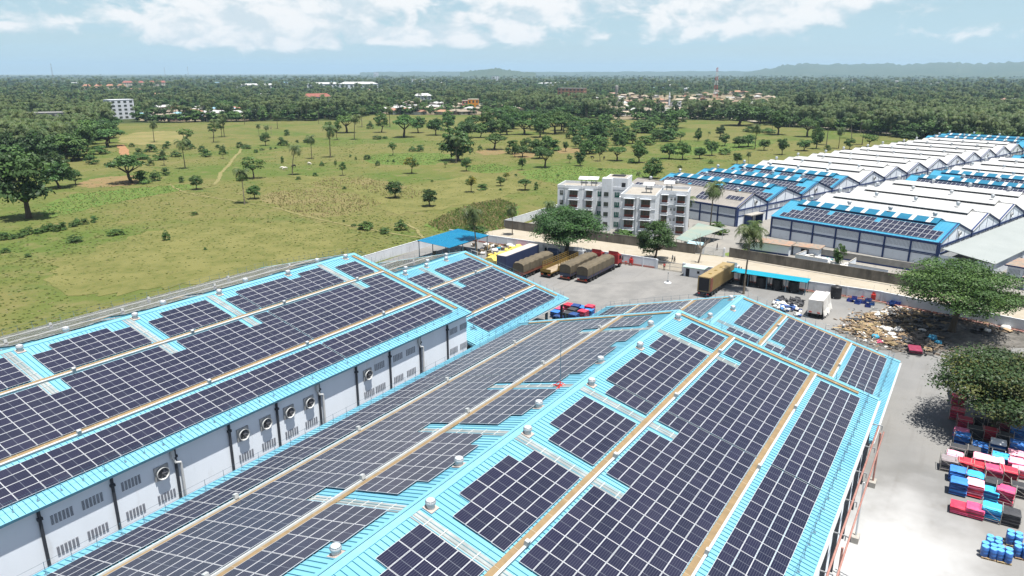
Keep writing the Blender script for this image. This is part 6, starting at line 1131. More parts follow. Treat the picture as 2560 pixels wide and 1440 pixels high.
def trunk_mesh(name, seed, top=.55, r=.035, limbs=5, m=None, spread=.3, twist=.03):
    rnd = random.Random(seed); mb = MB()
    pts = [(0, 0, -.02)]; x = y = 0
    for k in range(1, 4):
        x += rnd.uniform(-twist, twist); y += rnd.uniform(-twist, twist); pts.append((x, y, top*.6*k/3))
    mb.tube(pts, [r*1.35, r, r*.9, r*.75], 7)
    for k in range(limbs):
        a = 2*pi*k/limbs + rnd.uniform(-.4, .4); rr = spread*rnd.uniform(.6, 1.1)
        mb.tube([pts[-1], (x+cos(a)*rr*.45, y+sin(a)*rr*.45, top*.82), (x+cos(a)*rr, y+sin(a)*rr, top*rnd.uniform(1.0, 1.35))], [r*.6, r*.42, r*.15], 5)
    return mb.mesh(name, m or M_BARK)
def palm_meshes(seed, lean=0.06, fronds=23):
    """one unit tall to the crown's top"""
    rnd = random.Random(seed); tr = MB()
    a = rnd.uniform(0, 2*pi); H = .86
    pts = [(cos(a)*lean*(t**1.6), sin(a)*lean*(t**1.6), H*t) for t in (0, .2, .4, .6, .8, 1.0)]
    tr.tube(pts, [.022, .016, .014, .013, .012, .012], 6)
    top = Vector(pts[-1]); cr = MB()
    for k in range(fronds):
        az_ = 2*pi*k/fronds*2.4 + rnd.uniform(-.25, .25); up = rnd.uniform(-.55, 1.15); L = rnd.uniform(.27, .36)
        h = Vector((cos(az_), sin(az_), 0)); sp = []
        ang = up; p = top.copy(); n = 6
        for j in range(n+1):
            sp.append(p.copy()); p = p + (h*cos(ang) + Vector((0, 0, 1))*sin(ang))*(L/n); ang -= .33 + .1*j/n
        side = h.cross(Vector((0, 0, 1)))
        for j in range(n):
            w = .105*(1 - .55*abs(j/n - .35))*(1.0 if j < n-1 else .6)
            a0, b0 = sp[j], sp[j+1]
            for s in (1, -1):
                for q in range(2):
                    s0 = a0.lerp(b0, q/2); s1 = a0.lerp(b0, q/2+.42)
                    tip = s0.lerp(s1, .9) + side*s*w*rnd.uniform(.75, 1.1) + Vector((0, 0, -w*rnd.uniform(.35, .9))) + (b0-a0)*.5
                    cr.add([s0, s1, tip], [(0, 1, 2)], 0)
    for k in range(5):
        an = 2*pi*k/5; cr.lathe([(.0, -.012), (.014, 0), (.0, .014)], 5, (top.x+.02*cos(an), top.y+.02*sin(an), top.z-.015), 1)
    return tr.mesh('trunk', M_PTRUNK), cr.mesh('fronds', [L_PALM, mat('coconut', (.16, .12, .04), .7)])
KINDS = {
    'mango': [(crown_mesh('crown', L_MANGO, s, 44, 3400, .034, 'round', .53, .47, m2=L_ROUND), trunk_mesh('trunk', s, .40, .045)) for s in (1, 2)],
    'round': [(crown_mesh('crown', L_ROUND, s, 36, 2600, .038, 'round', .54, .46, m2=L_LIGHT), trunk_mesh('trunk', s, .40, .035)) for s in (3, 4, 5)],
    'spread': [(crown_mesh('crown', L_ROUND, s, 40, 2800, .034, 'spread', .62, .38, m2=L_LIGHT), trunk_mesh('trunk', s, .55, .045, 6, spread=.36)) for s in (6, 7)],
    'tallround': [(crown_mesh('crown', L_ROUND, s, 40, 2800, .034, 'tall', .53, .47, m2=L_MANGO), trunk_mesh('trunk', s, .5, .035)) for s in (8, 9)],
    'open': [(crown_mesh('crown', L_LIGHT, s, 20, 1100, .036, 'round', .62, .38, m2=L_ROUND), trunk_mesh('trunk', s, .60, .028, 6, spread=.34, twist=.06)) for s in (10, 11)],
    'bush': [(crown_mesh('crown', L_ROUND, s, 26, 1400, .045, 'bush', .06, .90, m2=L_LIGHT), trunk_mesh('trunk', s, .3, .03, 4)) for s in (12, 13, 14)],
    'yellow': [(crown_mesh('crown', L_YELLOW, s, 26, 1500, .038, 'round', .62, .38, m2=L_ROUND), trunk_mesh('trunk', s, .6, .03)) for s in (15,)],
    'casuarina': [(crown_mesh('crown', L_CASU, s, 50, 3000, .032, 'cone', .52, .47), trunk_mesh('trunk', s, .7, .02, 3, spread=.12)) for s in (16, 17)],
    'dead': [(None, trunk_mesh('branches', 18, .75, .03, 9, m=mat('dead_wood', (.25, .22, .19), .9, (.18, .15, .12), 4, 3), spread=.4, twist=.08))],
}
PALMS = [palm_meshes(s, l) for s, l in ((1, .05), (2, .10), (3, .02), (4, .16))]
WORDS = {'mango': ('mango_tree', 'dark dense mango tree'), 'round': ('round_tree', 'round leafy green tree'), 'spread': ('spreading_tree', 'wide spreading green tree'),
         'tallround': ('tall_tree', 'tall leafy green tree'), 'open': ('open_tree', 'thin open crowned tree'), 'bush': ('bush', 'low green bush'),
         'yellow': ('flowering_tree', 'yellow flowering tree'), 'casuarina': ('casuarina_tree', 'dark feathery casuarina tree'), 'dead': ('dead_tree', 'bare dead tree')}
def tree(kind, x, y, w, h, label, group=None, parts=True, cat=None, seed=0, rz=None):
    rnd = random.Random(int(x*13+y*7)+seed)
    cm, tm = KINDS[kind][rnd.randrange(len(KINDS[kind]))]
    t = thing(WORDS[kind][0], label, cat or ('bush' if kind == 'bush' else 'tree'), (x, y, 0), rnd.uniform(0, 6.28) if rz is None else rz, group, scale=(w, w, h))
    place(tm, 'trunk' if kind != 'dead' else 'branches', t)
    if cm: place(cm, 'crown', t)
    return t
def palm(x, y, h, label, group=None, k=None, rz=None):
    rnd = random.Random(int(x*11+y*5)); i = rnd.randrange(4) if k is None else k
    t = thing('palm_tree', label, 'palm', (x, y, 0), rnd.uniform(0, 6.28) if rz is None else rz, group, scale=(h*.92, h*.92, h))
    place(PALMS[i][0], 'trunk', t); place(PALMS[i][1], 'fronds', t)
    return t
# where a plant stands, in words: bearing and distance from the two halls
def zone(x, y):
    b = math.degrees(atan2(y, x)) - 32.94; d = hypot(x, y)
    dist = 'near the yard' if d < 210 else 'in the near field' if d < 330 else 'in mid field' if d < 480 else 'at the far field edge' if d < 640 else 'beyond the field'
    side = 'far left' if b > 24 else 'left' if b > 13 else 'left of centre' if b > 3 else 'right of centre' if b > -9 else 'right' if b > -20 else 'far right'
    return dist, side
seen_labels = {}
def uniq(lb):
    return lb
def size_word(w):
    return 'small' if w < 5 else 'medium sized' if w < 10 else 'broad' if w < 17 else 'very broad'
BLD_KEEP = [v for k, v in D_BLD.items() if not k.startswith('mast') and k != 'pole']
def hides(x, y):
    d = hypot(x, y)
    return any(hypot(x-q[0], y-q[1]) < q[2]*.62 or (abs(atan2(y, x)-atan2(q[1], q[0])) < (q[2]*.5+4)/hypot(q[0], q[1]) and 0 < hypot(q[0], q[1])-d < 170) for q in BLD_KEEP)
for i, (kind, x, y, w, h) in enumerate(D_TREES):
    if i >= 190 and hides(x, y): continue
    d, s = zone(x, y)
    lb = f'{size_word(w)} {WORDS[kind][1]} {d}, {s}'
    tree(kind, x, y, w, h, lb, 'field trees and bushes')
SKIP_NEAR = 200
for i, (x, y, h) in enumerate(D_PALMS):
    if hypot(x, y) < 262: continue
    d, s = zone(x, y)
    palm(x, y, h, f'{"short" if h < 9 else "tall" if h < 16 else "very tall"} coconut palm {d}, {s}', 'field palms')
# the wood's edge, tree by tree
def joined(pair, name):
    b = bpy.data.meshes.new(name); vs = []; fs = []; ms = []; mats = []
    for me in pair:
        if me is None: continue
        o = len(vs); mo = len(mats)
        vs += [tuple(v.co) for v in me.vertices]; fs += [tuple(i+o for i in p.vertices) for p in me.polygons]; ms += [p.material_index+mo for p in me.polygons]
        mats += list(me.materials)
    b.from_pydata(vs, [], fs)
    for m in mats: b.materials.append(m)
    b.polygons.foreach_set('material_index', ms); b.update()
    return b
J_PALM = [joined(p, 'palm_tree') for p in PALMS]
J_TREE = {k: [joined(p, WORDS[k][0]) for p in KINDS[k]] for k in ('round', 'mango', 'spread')}
rnd = random.Random(21)
for c, x, y in D_FRINGE:
    if hides(x, y): continue
    d, s = zone(x, y); d = "at the wood's edge"
    s = s
    if c == 'p':
        h = rnd.uniform(13, 21)
        place(J_PALM[rnd.randrange(4)], 'palm_tree', None, (x, y, 0), rnd.uniform(0, 6.3), (h*.95, h*.95, h), label=f'{"tall" if h > 15 else "medium height"} coconut palm {d}, {s}', category='palm', group='palms on the edge of the wood')
    else:
        k = {'r': 'round', 'm': 'mango', 's': 'spread'}[c]; w = rnd.uniform(10, 19); h = w*rnd.uniform(.7, .95)
        place(rnd.choice(J_TREE[k]), WORDS[k][0], None, (x, y, 0), rnd.uniform(0, 6.3), (w, w, h), label=f'{size_word(w)} {WORDS[k][1]} {d}, {s}', category='tree', group='trees on the edge of the wood')

# the wood behind, which reads as one mass
def inside(pl, x, y):
    c = False; j = len(pl)-1
    for i in range(len(pl)):
        if (pl[i][1] > y) != (pl[j][1] > y) and x < (pl[j][0]-pl[i][0])*(y-pl[i][1])/(pl[j][1]-pl[i][1])+pl[i][0]: c = not c
        j = i
    return c
protos = bpy.data.collections.new('wood_kinds')      # not linked to the scene: only the wood's own kinds of tree
for i in range(4): protos.objects.link(bpy.data.objects.new('wood_a%d' % i, J_PALM[i]))
lowp = []
for s, (m, m2, sh) in enumerate(((L_ROUND, L_LIGHT, 'round'), (L_MANGO, L_ROUND, 'round'), (L_ROUND, L_MANGO, 'spread'), (L_CASU, None, 'cone'), (L_LIGHT, L_ROUND, 'round'))):
    cm = crown_mesh('wood_crown', m, 40+s, 20, 620, .072, sh, .5, .5, m2=m2)
    o = bpy.data.objects.new('wood_b%d' % s, cm); protos.objects.link(o)
    o.scale = (1, 1, 1)
def wood(name, label, n, seed, dmin, dmax, palmshare):
    rnd = random.Random(seed); pts = []; rot = []; scl = []; idx = []
    while len(pts) < n:
        a = radians(32.94 + rnd.uniform(-47, 47)); d = 1/rnd.uniform(1/dmax, 1/dmin)
        x, y = d*cos(a), d*sin(a)
        if inside(D_OPEN, x, y): continue
        if any(inside(v, x, y) for v in D_VILLAGE) and rnd.random() < .88: continue
        if any(hypot(x-q[0], y-q[1]) < q[2]*.62 or (abs(atan2(y, x)-atan2(q[1], q[0])) < q[2]*.5/hypot(q[0], q[1]) and 0 < hypot(q[0], q[1])-d < min(q[3]*7, 190)) for q in BLD_KEEP): continue
        g = 1.0 + max(0, d-1500)/2600.0
        if rnd.random() < palmshare:
            h = rnd.uniform(11, 21)*min(g, 1.4); scl.append((h*.9*g**.5, h*.9*g**.5, h)); idx.append(rnd.randrange(4))
        else:
            k = rnd.choice((0, 0, 1, 1, 2, 4, 3)); w = rnd.uniform(9, 17)*g; h = rnd.uniform(6, 12)*(1.7 if k == 3 else 1)*min(g, 1.35)
            if k == 3: w *= .5
            scl.append((w, w, h)); idx.append(4+k)
        pts.append((x, y, 0)); rot.append(rnd.uniform(0, 6.28))
    me = bpy.data.meshes.new(name); me.from_pydata(pts, [], [])
    at = me.attributes.new('size', 'FLOAT_VECTOR', 'POINT'); at.data.foreach_set('vector', [c for v in scl for c in v])
    at = me.attributes.new('turn', 'FLOAT', 'POINT'); at.data.foreach_set('value', rot)
    at = me.attributes.new('kind_index', 'INT', 'POINT'); at.data.foreach_set('value', idx)
    o = bpy.data.objects.new(name, me); COL.objects.link(o); tag(o, label, 'wood', None, 'stuff')
    ng = bpy.data.node_groups.new('wood_nodes', 'GeometryNodeTree')
    ng.interface.new_socket('Geometry', in_out='INPUT', socket_type='NodeSocketGeometry'); ng.interface.new_socket('Geometry', in_out='OUTPUT', socket_type='NodeSocketGeometry')
    gi = ng.nodes.new('NodeGroupInput'); go = ng.nodes.new('NodeGroupOutput')
    ci = ng.nodes.new('GeometryNodeCollectionInfo'); ci.inputs['Collection'].default_value = protos; ci.inputs['Separate Children'].default_value = True; ci.inputs['Reset Children'].default_value = True
    ip = ng.nodes.new('GeometryNodeInstanceOnPoints'); ip.inputs['Pick Instance'].default_value = True
    def attr(nm, ty):
        a = ng.nodes.new('GeometryNodeInputNamedAttribute'); a.data_type = ty; a.inputs['Name'].default_value = nm; return a.outputs['Attribute']
    cx = ng.nodes.new('ShaderNodeCombineXYZ'); ng.links.new(attr('turn', 'FLOAT'), cx.inputs[2])
    er = ng.nodes.new('FunctionNodeEulerToRotation'); ng.links.new(cx.outputs[0], er.inputs[0])
    ng.links.new(gi.outputs[0], ip.inputs['Points']); ng.links.new(ci.outputs[0], ip.inputs['Instance'])
    ng.links.new(attr('kind_index', 'INT'), ip.inputs['Instance Index']); ng.links.new(er.outputs[0], ip.inputs['Rotation']); ng.links.new(attr('size', 'FLOAT_VECTOR'), ip.inputs['Scale'])
    ng.links.new(ip.outputs[0], go.inputs[0])
    md = o.modifiers.new('scatter', 'NODES'); md.node_group = ng
    return o
wood('woodland', 'dense green palm and mango woodland stretching to the horizon', 21000, 77, 480, 12000, .40)

# ================================================================== walls, gates and sheds of the yard
M_YWALL = mat('yard_wall_white', (0.60, 0.625, 0.66), 0.9, (0.53, 0.55, 0.58), 0.3, 7, coord='World', col3=(.42, .425, .44), scale3=.6, lo3=.58, hi3=.8, stretch=(1, 1, .5))
M_OLDWALL = mat('stained_old_wall', (0.165, 0.152, 0.132), 0.95, (0.10, 0.092, 0.08), 0.5, 7, .35, .6, coord='World', col3=(.05, .047, .042), scale3=.35, lo3=.55, hi3=.75, stretch=(1, 1, .35))
M_PINKBASE = mat('faded_red_base', (0.42, 0.16, 0.13), 0.85, (0.36, 0.20, 0.17), 0.8, 5, coord='World')
def panel_wall2(a, b, h, label, m, **k):
    L = hypot(b[0]-a[0], b[1]-a[1]); t = panel_wall(0.0, 0.0, -L, h, label, m, **k)
    t.location = (a[0], a[1], 0); t.rotation_euler = (0, 0, atan2(b[1]-a[1], b[0]-a[0])); return t
def panel_wall(x, y0, y1, h, label, m, step=3.4, post=.30, red=False, axis='y', capm=None):
    L = abs(y1-y0); sgn = 1 if y1 > y0 else -1
    t = thing('boundary_wall', label, 'wall', (x, y0, 0) if axis == 'y' else (y0, x, 0), (pi/2 if sgn > 0 else -pi/2) if axis == 'y' else (0 if sgn > 0 else pi))
    n = max(1, int(round(L/step))); st = L/n
    pm = {}
    for k in range(n):
        if 'p' not in pm:
            pm['p'] = MB().box(post/2, st-post/2, -.09, .09, 0, h).mesh('wall_panel', m)
            pm['q'] = MB().box(-post/2, post/2, -.15, .15, 0, h+.10).mesh('wall_post', m)
            pm['c'] = MB().box(post/2, st-post/2, -.12, .12, h, h+.07).mesh('coping', capm or m)
        place(pm['p'], 'wall_panel', t, (k*st, 0, 0)); place(pm['q'], 'wall_post', t, (k*st, 0, 0)); place(pm['c'], 'coping', t, (k*st, 0, 0))
    place(pm['q'], 'wall_post', t, (L, 0, 0))
    # thin steel uprights carrying the fence wire above the wall
    ps = MB().tube([(0, 0, 0), (0, 0, 1.1)], .02, 4).mesh('wire_post', M_GREY)
    for k in range(0, n, 2): place(ps, 'wire_post', t, (k*st+st/2, .02, h+.05))
    if red:
        s = -1 if sgn > 0 else 1
        MB().box(.2, L-.2, (.091 if sgn > 0 else -.13), (.13 if sgn > 0 else -.091), .05, .50).build('painted_base', M_PINKBASE, t)
    return t
panel_wall(168.0, 65.6, 131.0, 2.5, 'white panelled yard wall behind the parked trucks', M_YWALL, red=True)
panel_wall(168.0, 58.0, 14.0, 2.4, 'white panelled yard wall between the gate and the blue crates', M_YWALL, red=True)
panel_wall2((167.8, 14.0), (146.0, -81), 2.4, 'white panelled yard wall behind the scrap heap', M_YWALL, red=True)
panel_wall(129.5, 168.0, 60.0, 2.5, 'white panelled wall between the yard and the field', M_YWALL, axis='x')
panel_wall(188.5, 62.6, 125.0, 2.6, 'old stained wall in front of the flats', M_OLDWALL, step=5.0)
panel_wall2((190.2, 53.5), (184.3, 8.0), 2.5, 'old stained wall in front of the factories, along the road', M_OLDWALL, step=5.0)
panel_wall2((184.3, 8.0), (165.5, -82), 2.5, 'old stained wall at the right edge, behind the wide tree', M_OLDWALL, step=5.0)
panel_wall(125.0, 188.5, 232.0, 2.6, 'pale wall beside the flats at the field edge', M_YWALL, axis='x')
MB().tube([(167.3, 56, .38), (167.0, 14.2, .38), (146.0, -78, .38)], .13, 8).build('fire_main', M_PINK, None, True, label='faded red water pipe along the foot of the yard wall', category='pipe')
def gate(x, y0, y1, h, label, m):
    t = thing('gate', label, 'gate', (x, y0, 0), pi/2)
    L = y1-y0
    for a, b in ((0, L/2-.05), (L/2+.05, L)):
        fr = MB()
        fr.box(a, b, -.04, .04, .15, .25); fr.box(a, b, -.04, .04, h-.1, h); fr.box(a, a+.08, -.04, .04, .25, h-.1); fr.box(b-.08, b, -.04, .04, .25, h-.1); fr.box(a+.08, b-.08, -.03, .03, h*.5, h*.5+.07)
        f = fr.build('gate_leaf', m, t)
        k = a+.22
        bar = MB().box(-.025, .025, -.02, .02, .25, h-.1).mesh('bar', m)
        while k < b-.15: place(bar, 'bar', f, (k, 0, 0)); k += .22
    for xx in (-.25, L+.25): MB().box(xx-.2, xx+.2, -.2, .2, 0, h+.3).build('gate_post', M_YWALL, t)
gate(168.0, 58.6, 65.0, 2.2, 'grey barred yard gate beside the white guardhouse', M_GREY)
gate(189.2, 55.0, 60.2, 2.2, 'grey barred factory gate across the road', M_LTGREY)
t = thing('guardhouse', 'small white guardhouse with pale green roof by the yard gate', 'guardhouse', (165.2, 52.4, 0))
MB().box(0, 2.6, 0, 4.8, 0, 2.3).build('wall', M_YWALL, t); MB().box(-.35, 2.6, -.35, 5.15, 2.305, 2.45).build('roof', mat('pale_green_roof', (.33, .42, .39), .7, (.27, .34, .31), 1, 5, coord='World'), t)
MB().box(-.04, .02, 3.4, 4.3, 0, 2.0).build('door', M_SHADOWGAP, t); MB().box(-.04, .02, .9, 1.5, 1.1, 1.7).build('window', M_SHADOWGAP, t)
t = thing('gate_kiosk', 'little kiosk with pale blue roof inside the factory gate', 'kiosk', (189.6, 61.4, 0)); MB().box(0, 2, 0, 3.6, 0, 2.3).build('wall', M_CONC, t); MB().add([(-.3, -.4, 2.4), (2.3, -.4, 2.4), (2.3, 4, 2.4), (-.3, 4, 2.4), (1, -.4, 3.0), (1, 4, 3.0)], [(0, 1, 4), (1, 2, 5, 4), (2, 3, 5), (3, 0, 4, 5), (0, 3, 2, 1)]).build('roof', mat('pale_blue_roof', (.30, .46, .52), .6), t)
# big blue field-corner shed
M_SHEDBLUE = mat('strong_blue_sheet', (0.006, 0.150, 0.285), 0.45, (0.008, 0.17, 0.30), 0.3, 4, coord='World')
M_TQ = mat('turquoise_sheet', (0.010, 0.27, 0.38), 0.45, (0.015, 0.30, 0.40), 0.3, 4, coord='World')
def canopy(label, x0, x1, y0, y1, zlo, zhi, m, nx, ny, sx=.55):
    """mono-pitch shed: high along y1, ribbed sheet on posts"""
    t = thing('canopy_shed', label, 'shed', (x0, y0, 0)); L, W = x1-x0, y1-y0; mb = MB()
    n = int(L/sx)
    for k in range(n):
        a, b = L*k/n, L*(k+1)/n; c = b-.10
        mb.quad((a, 0, zlo), (c, 0, zlo), (c, W, zhi), (a, W, zhi)); mb.quad((c, 0, zlo+.05), (b, 0, zlo+.05), (b, W, zhi+.05), (c, W, zhi+.05)); mb.quad((c, 0, zlo), (c, 0, zlo+.05), (c, W, zhi+.05), (c, W, zhi)); mb.quad((b, 0, zlo+.05), (b, 0, zlo), (b, W, zhi), (b, W, zhi+.05))
    mb.quad((0, 0, zlo-.06), (0, W, zhi-.06), (L, W, zhi-.06), (L, 0, zlo-.06)); mb.build('roof', m, t)
    for i in range(nx):
        for j in range(ny):
            x, y = .4+(L-.8)*i/(nx-1), .3+(W-.6)*j/(ny-1); z = zlo+(zhi-zlo)*y/W-.06
            MB().box(x-.08, x+.08, y-.08, y+.08, 0, z).build('post', M_POST, t)
    for j in range(ny):
        y = .3+(W-.6)*j/(ny-1); z = zlo+(zhi-zlo)*y/W-.08
        MB().box(0, L, y-.06, y+.06, z-.22, z-.01).build('beam', M_POST, t)
    return t
canopy('open shed with a strong blue sheet roof at the field corner of the yard', 143.0, 160.8, 111.8, 122.6, 4.4, 5.0, M_SHEDBLUE, 4, 2)
canopy('long turquoise canopy over the black water tanks by the yard wall', 164.0, 167.7, 28.6, 46.0, 3.1, 3.15, M_TQ, 2, 5)
M_TANKP = mat('black_plastic_tank', (0.016, 0.016, 0.018), 0.45, (0.03, 0.03, 0.032), 2, 4, vary=.1)
def tank(x, y, label, h=2.7):
    t = thing('water_tank', label, 'tank', (x, y, 0), group='black water tanks')
    prof = [(1.12, 0), (1.15, .1)]
    for k in range(6): prof += [(1.15, .3+k*.34), (1.10, .36+k*.34), (1.10, .42+k*.34), (1.15, .48+k*.34)]
    prof += [(1.12, h-.3), (.9, h-.12), (.35, h)]
    MB().lathe(prof, 20).build('tank_shell', M_TANKP, t, True)
    MB().lathe([(.34, h-.02), (.36, h+.06), (.1, h+.10)], 14).build('lid', M_TANKP, t)
    MB().tube([(-1.1, .2, .3), (-1.4, .2, .3), (-1.4, .2, 0)], .06, 6).build('outlet_pipe', M_GREY, t)
for k, y in enumerate((42.6, 38.9, 35.3, 31.6)): tank(165.9, y, f'black ribbed water tank under the turquoise canopy, {ORD[k]} from the container lorry')
tank(166.0, 22.8, 'lone black ribbed water tank against the yard wall', 2.9)
M_HOSE = M_RED
def hose_box(x, y, label):
    t = thing('fire_cabinet', label, 'fire cabinet', (x, y, 0))
    MB().box(-.25, .25, -.45, .45, .7, 1.7).build('cabinet', M_HOSE, t); MB().box(-.28, -.25, -.38, .38, .78, 1.6).build('door', M_RED, t)
    for yy in (-.35, .35): MB().box(-.05, .05, yy-.05, yy+.05, 0, .7).build('leg', M_RED, t)
    MB().box(.0, .04, -.3, .3, 1.75, 2.2).build('sign', M_RED, t)
hose_box(167.4, 72.0, 'red fire hose cabinet left of the yard gate'); hose_box(167.4, 49.5, 'red fire hose cabinet right of the guardhouse'); hose_box(167.4, 15.5, 'red fire hose cabinet above the blue crates')
for x, y, lb in ((167.3, 73.4, 'red hydrant beside the left fire cabinet'), (167.3, 17.6, 'red hydrant left of the right fire cabinet')):
    t = thing('hydrant', lb, 'hydrant', (x, y, 0)); MB().tube([(0, 0, 0), (0, 0, .9)], .08, 8).build('riser', M_RED, t); MB().tube([(-.1, -.35, .9), (-.1, .35, .9)], .09, 8).build('outlet', M_RED, t); MB().lathe([(.16, .95), (.16, 1.0)], 10).build('hand_wheel', M_RED, t)
t = thing('signal_post', 'short grey post on a round white island in the middle of the yard', 'post', (157.1, 58.1, 0))
MB().lathe([(.85, .02), (.85, .16), (.8, .2)], 20).build('island', M_YWALL, t); MB().box(-.22, .22, -.22, .22, .2, .8).build('base_block', M_GREY, t); MB().tube([(0, 0, .8), (0, 0, 2.6)], .05, 6).build('pole', M_GREY, t); MB().box(-.1, .1, -.12, .12, 2.4, 2.65).build('head', M_GREY, t)

# ================================================================== lorries
M_TARP = mat('olive_tarpaulin', (0.120, 0.098, 0.066), 0.85, (0.085, 0.070, 0.048), 0.7, 6, bump=.5, bscale=1.5)
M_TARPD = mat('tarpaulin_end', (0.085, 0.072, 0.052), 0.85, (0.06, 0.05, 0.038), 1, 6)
M_TYRE = mat('tyre_rubber', (0.02, 0.02, 0.02), 0.9)
M_RIM = mat('wheel_rim', (0.30, 0.30, 0.30), 0.5, metal=.4)
M_CHASSIS = mat('chassis_black', (0.03, 0.03, 0.032), 0.7)
M_ORANGE = mat('faded_orange_paint', (0.19, 0.065, 0.038), 0.75, (0.14, 0.05, 0.033), 1, 5)
M_YEL = mat('ochre_paint', (0.20, 0.13, 0.03), 0.7, (0.15, 0.10, 0.028), 1, 5)
M_CONTY = mat('ochre_container', (0.27, 0.20, 0.095), 0.6, (0.235, 0.172, 0.08), .8, 5)
M_CONTB = mat('navy_container', (0.030, 0.042, 0.095), 0.55, (0.045, 0.058, 0.12), .8, 5)
M_BEDGE = mat('dusty_container_top', (0.42, 0.39, 0.36), 0.8, (0.34, 0.30, 0.27), .8, 5)
M_CABW = mat('white_cab_paint', (0.55, 0.56, 0.57), 0.35, spec=.5)
M_CABR = mat('red_cab_paint', (0.30, 0.035, 0.035), 0.35, spec=.5)
M_CABB = mat('dark_blue_cab', (0.02, 0.03, 0.06), 0.35, spec=.5)
M_BLUEBED = mat('dark_blue_bed', (0.03, 0.04, 0.075), 0.6, (0.05, 0.055, 0.08), 1, 4)
M_CGLASS = mat('windscreen', (0.012, 0.016, 0.02), 0.1, spec=.6)
M_LAMP = mat('tail_lamp', (0.35, 0.02, 0.015), 0.3)
def wheel_meshes():
    R = Matrix.Rotation(pi/2, 4, 'X')
    ty = MB().lathe([(.30, -.16), (.48, -.16), (.52, -.10), (.52, .10), (.48, .16), (.30, .16)], 18, M=R).mesh('tyre', M_TYRE, True)
    ri = MB().lathe([(.05, -.13), (.20, -.13), (.29, -.165), (.31, -.15), (.31, .15), (.29, .165), (.20, .10), (.05, .10)], 14, M=R).mesh('rim', M_RIM)
    return ty, ri
W_TYRE, W_RIM = wheel_meshes()
def wheel(t, x, y):
    w = place(W_TYRE, 'wheel', t, (x, y, .52)); place(W_RIM, 'rim', w)
def cab(t, x, m, h=3.0):
    """cab-over tractor with its nose at x+2.2"""
    b = MB(); b.ext([(x, .95), (x, h), (x+1.6, h), (x+2.15, h*.62), (x+2.2, .6), (x+1.9, .6), (x+1.6, 1.05), (x+.5, 1.05), (x+.4, .95)], -1.22, 1.22, 0, 'y')
    c = b.build('cab', m, t)
    b = MB(); b.add([(x+1.66, -1.08, h-.1), (x+1.66, 1.08, h-.1), (x+2.20, 1.08, h*.64), (x+2.20, -1.08, h*.64)], [(0, 1, 2, 3)]); b.build('windscreen', M_CGLASS, c)
    for s in (1, -1):
        MB().add([(x+.7, s*1.225, h-.25), (x+1.5, s*1.225, h-.25), (x+1.9, s*1.225, h*.64), (x+.7, s*1.225, h*.64)], [(0, 1, 2, 3)]).build('side_window', M_CGLASS, c)
        MB().tube([(x+1.95, s*1.3, h*.6), (x+1.95, s*1.5, h*.68)], .03, 4).box(x+1.88, x+2.0, s*1.5-.1, s*1.5+.1, h*.52, h*.82).build('mirror', M_CHASSIS, c)
        MB().box(x+2.16, x+2.24, s*.9-.2, s*.9+.2, .75, .95).build('headlight', M_LTGREY, c)
    MB().box(x+2.15, x+2.3, -1.2, 1.2, .45, .72).build('bumper', M_CHASSIS, c)
    MB().add([(x+.1, -1.1, h), (x+1.3, -1.1, h), (x+.1, -1.1, h+.75), (x+.1, 1.1, h), (x+1.3, 1.1, h), (x+.1, 1.1, h+.75)], [(0, 1, 2), (5, 4, 3), (1, 4, 5, 2), (0, 2, 5, 3)]).build('wind_deflector', m, c)
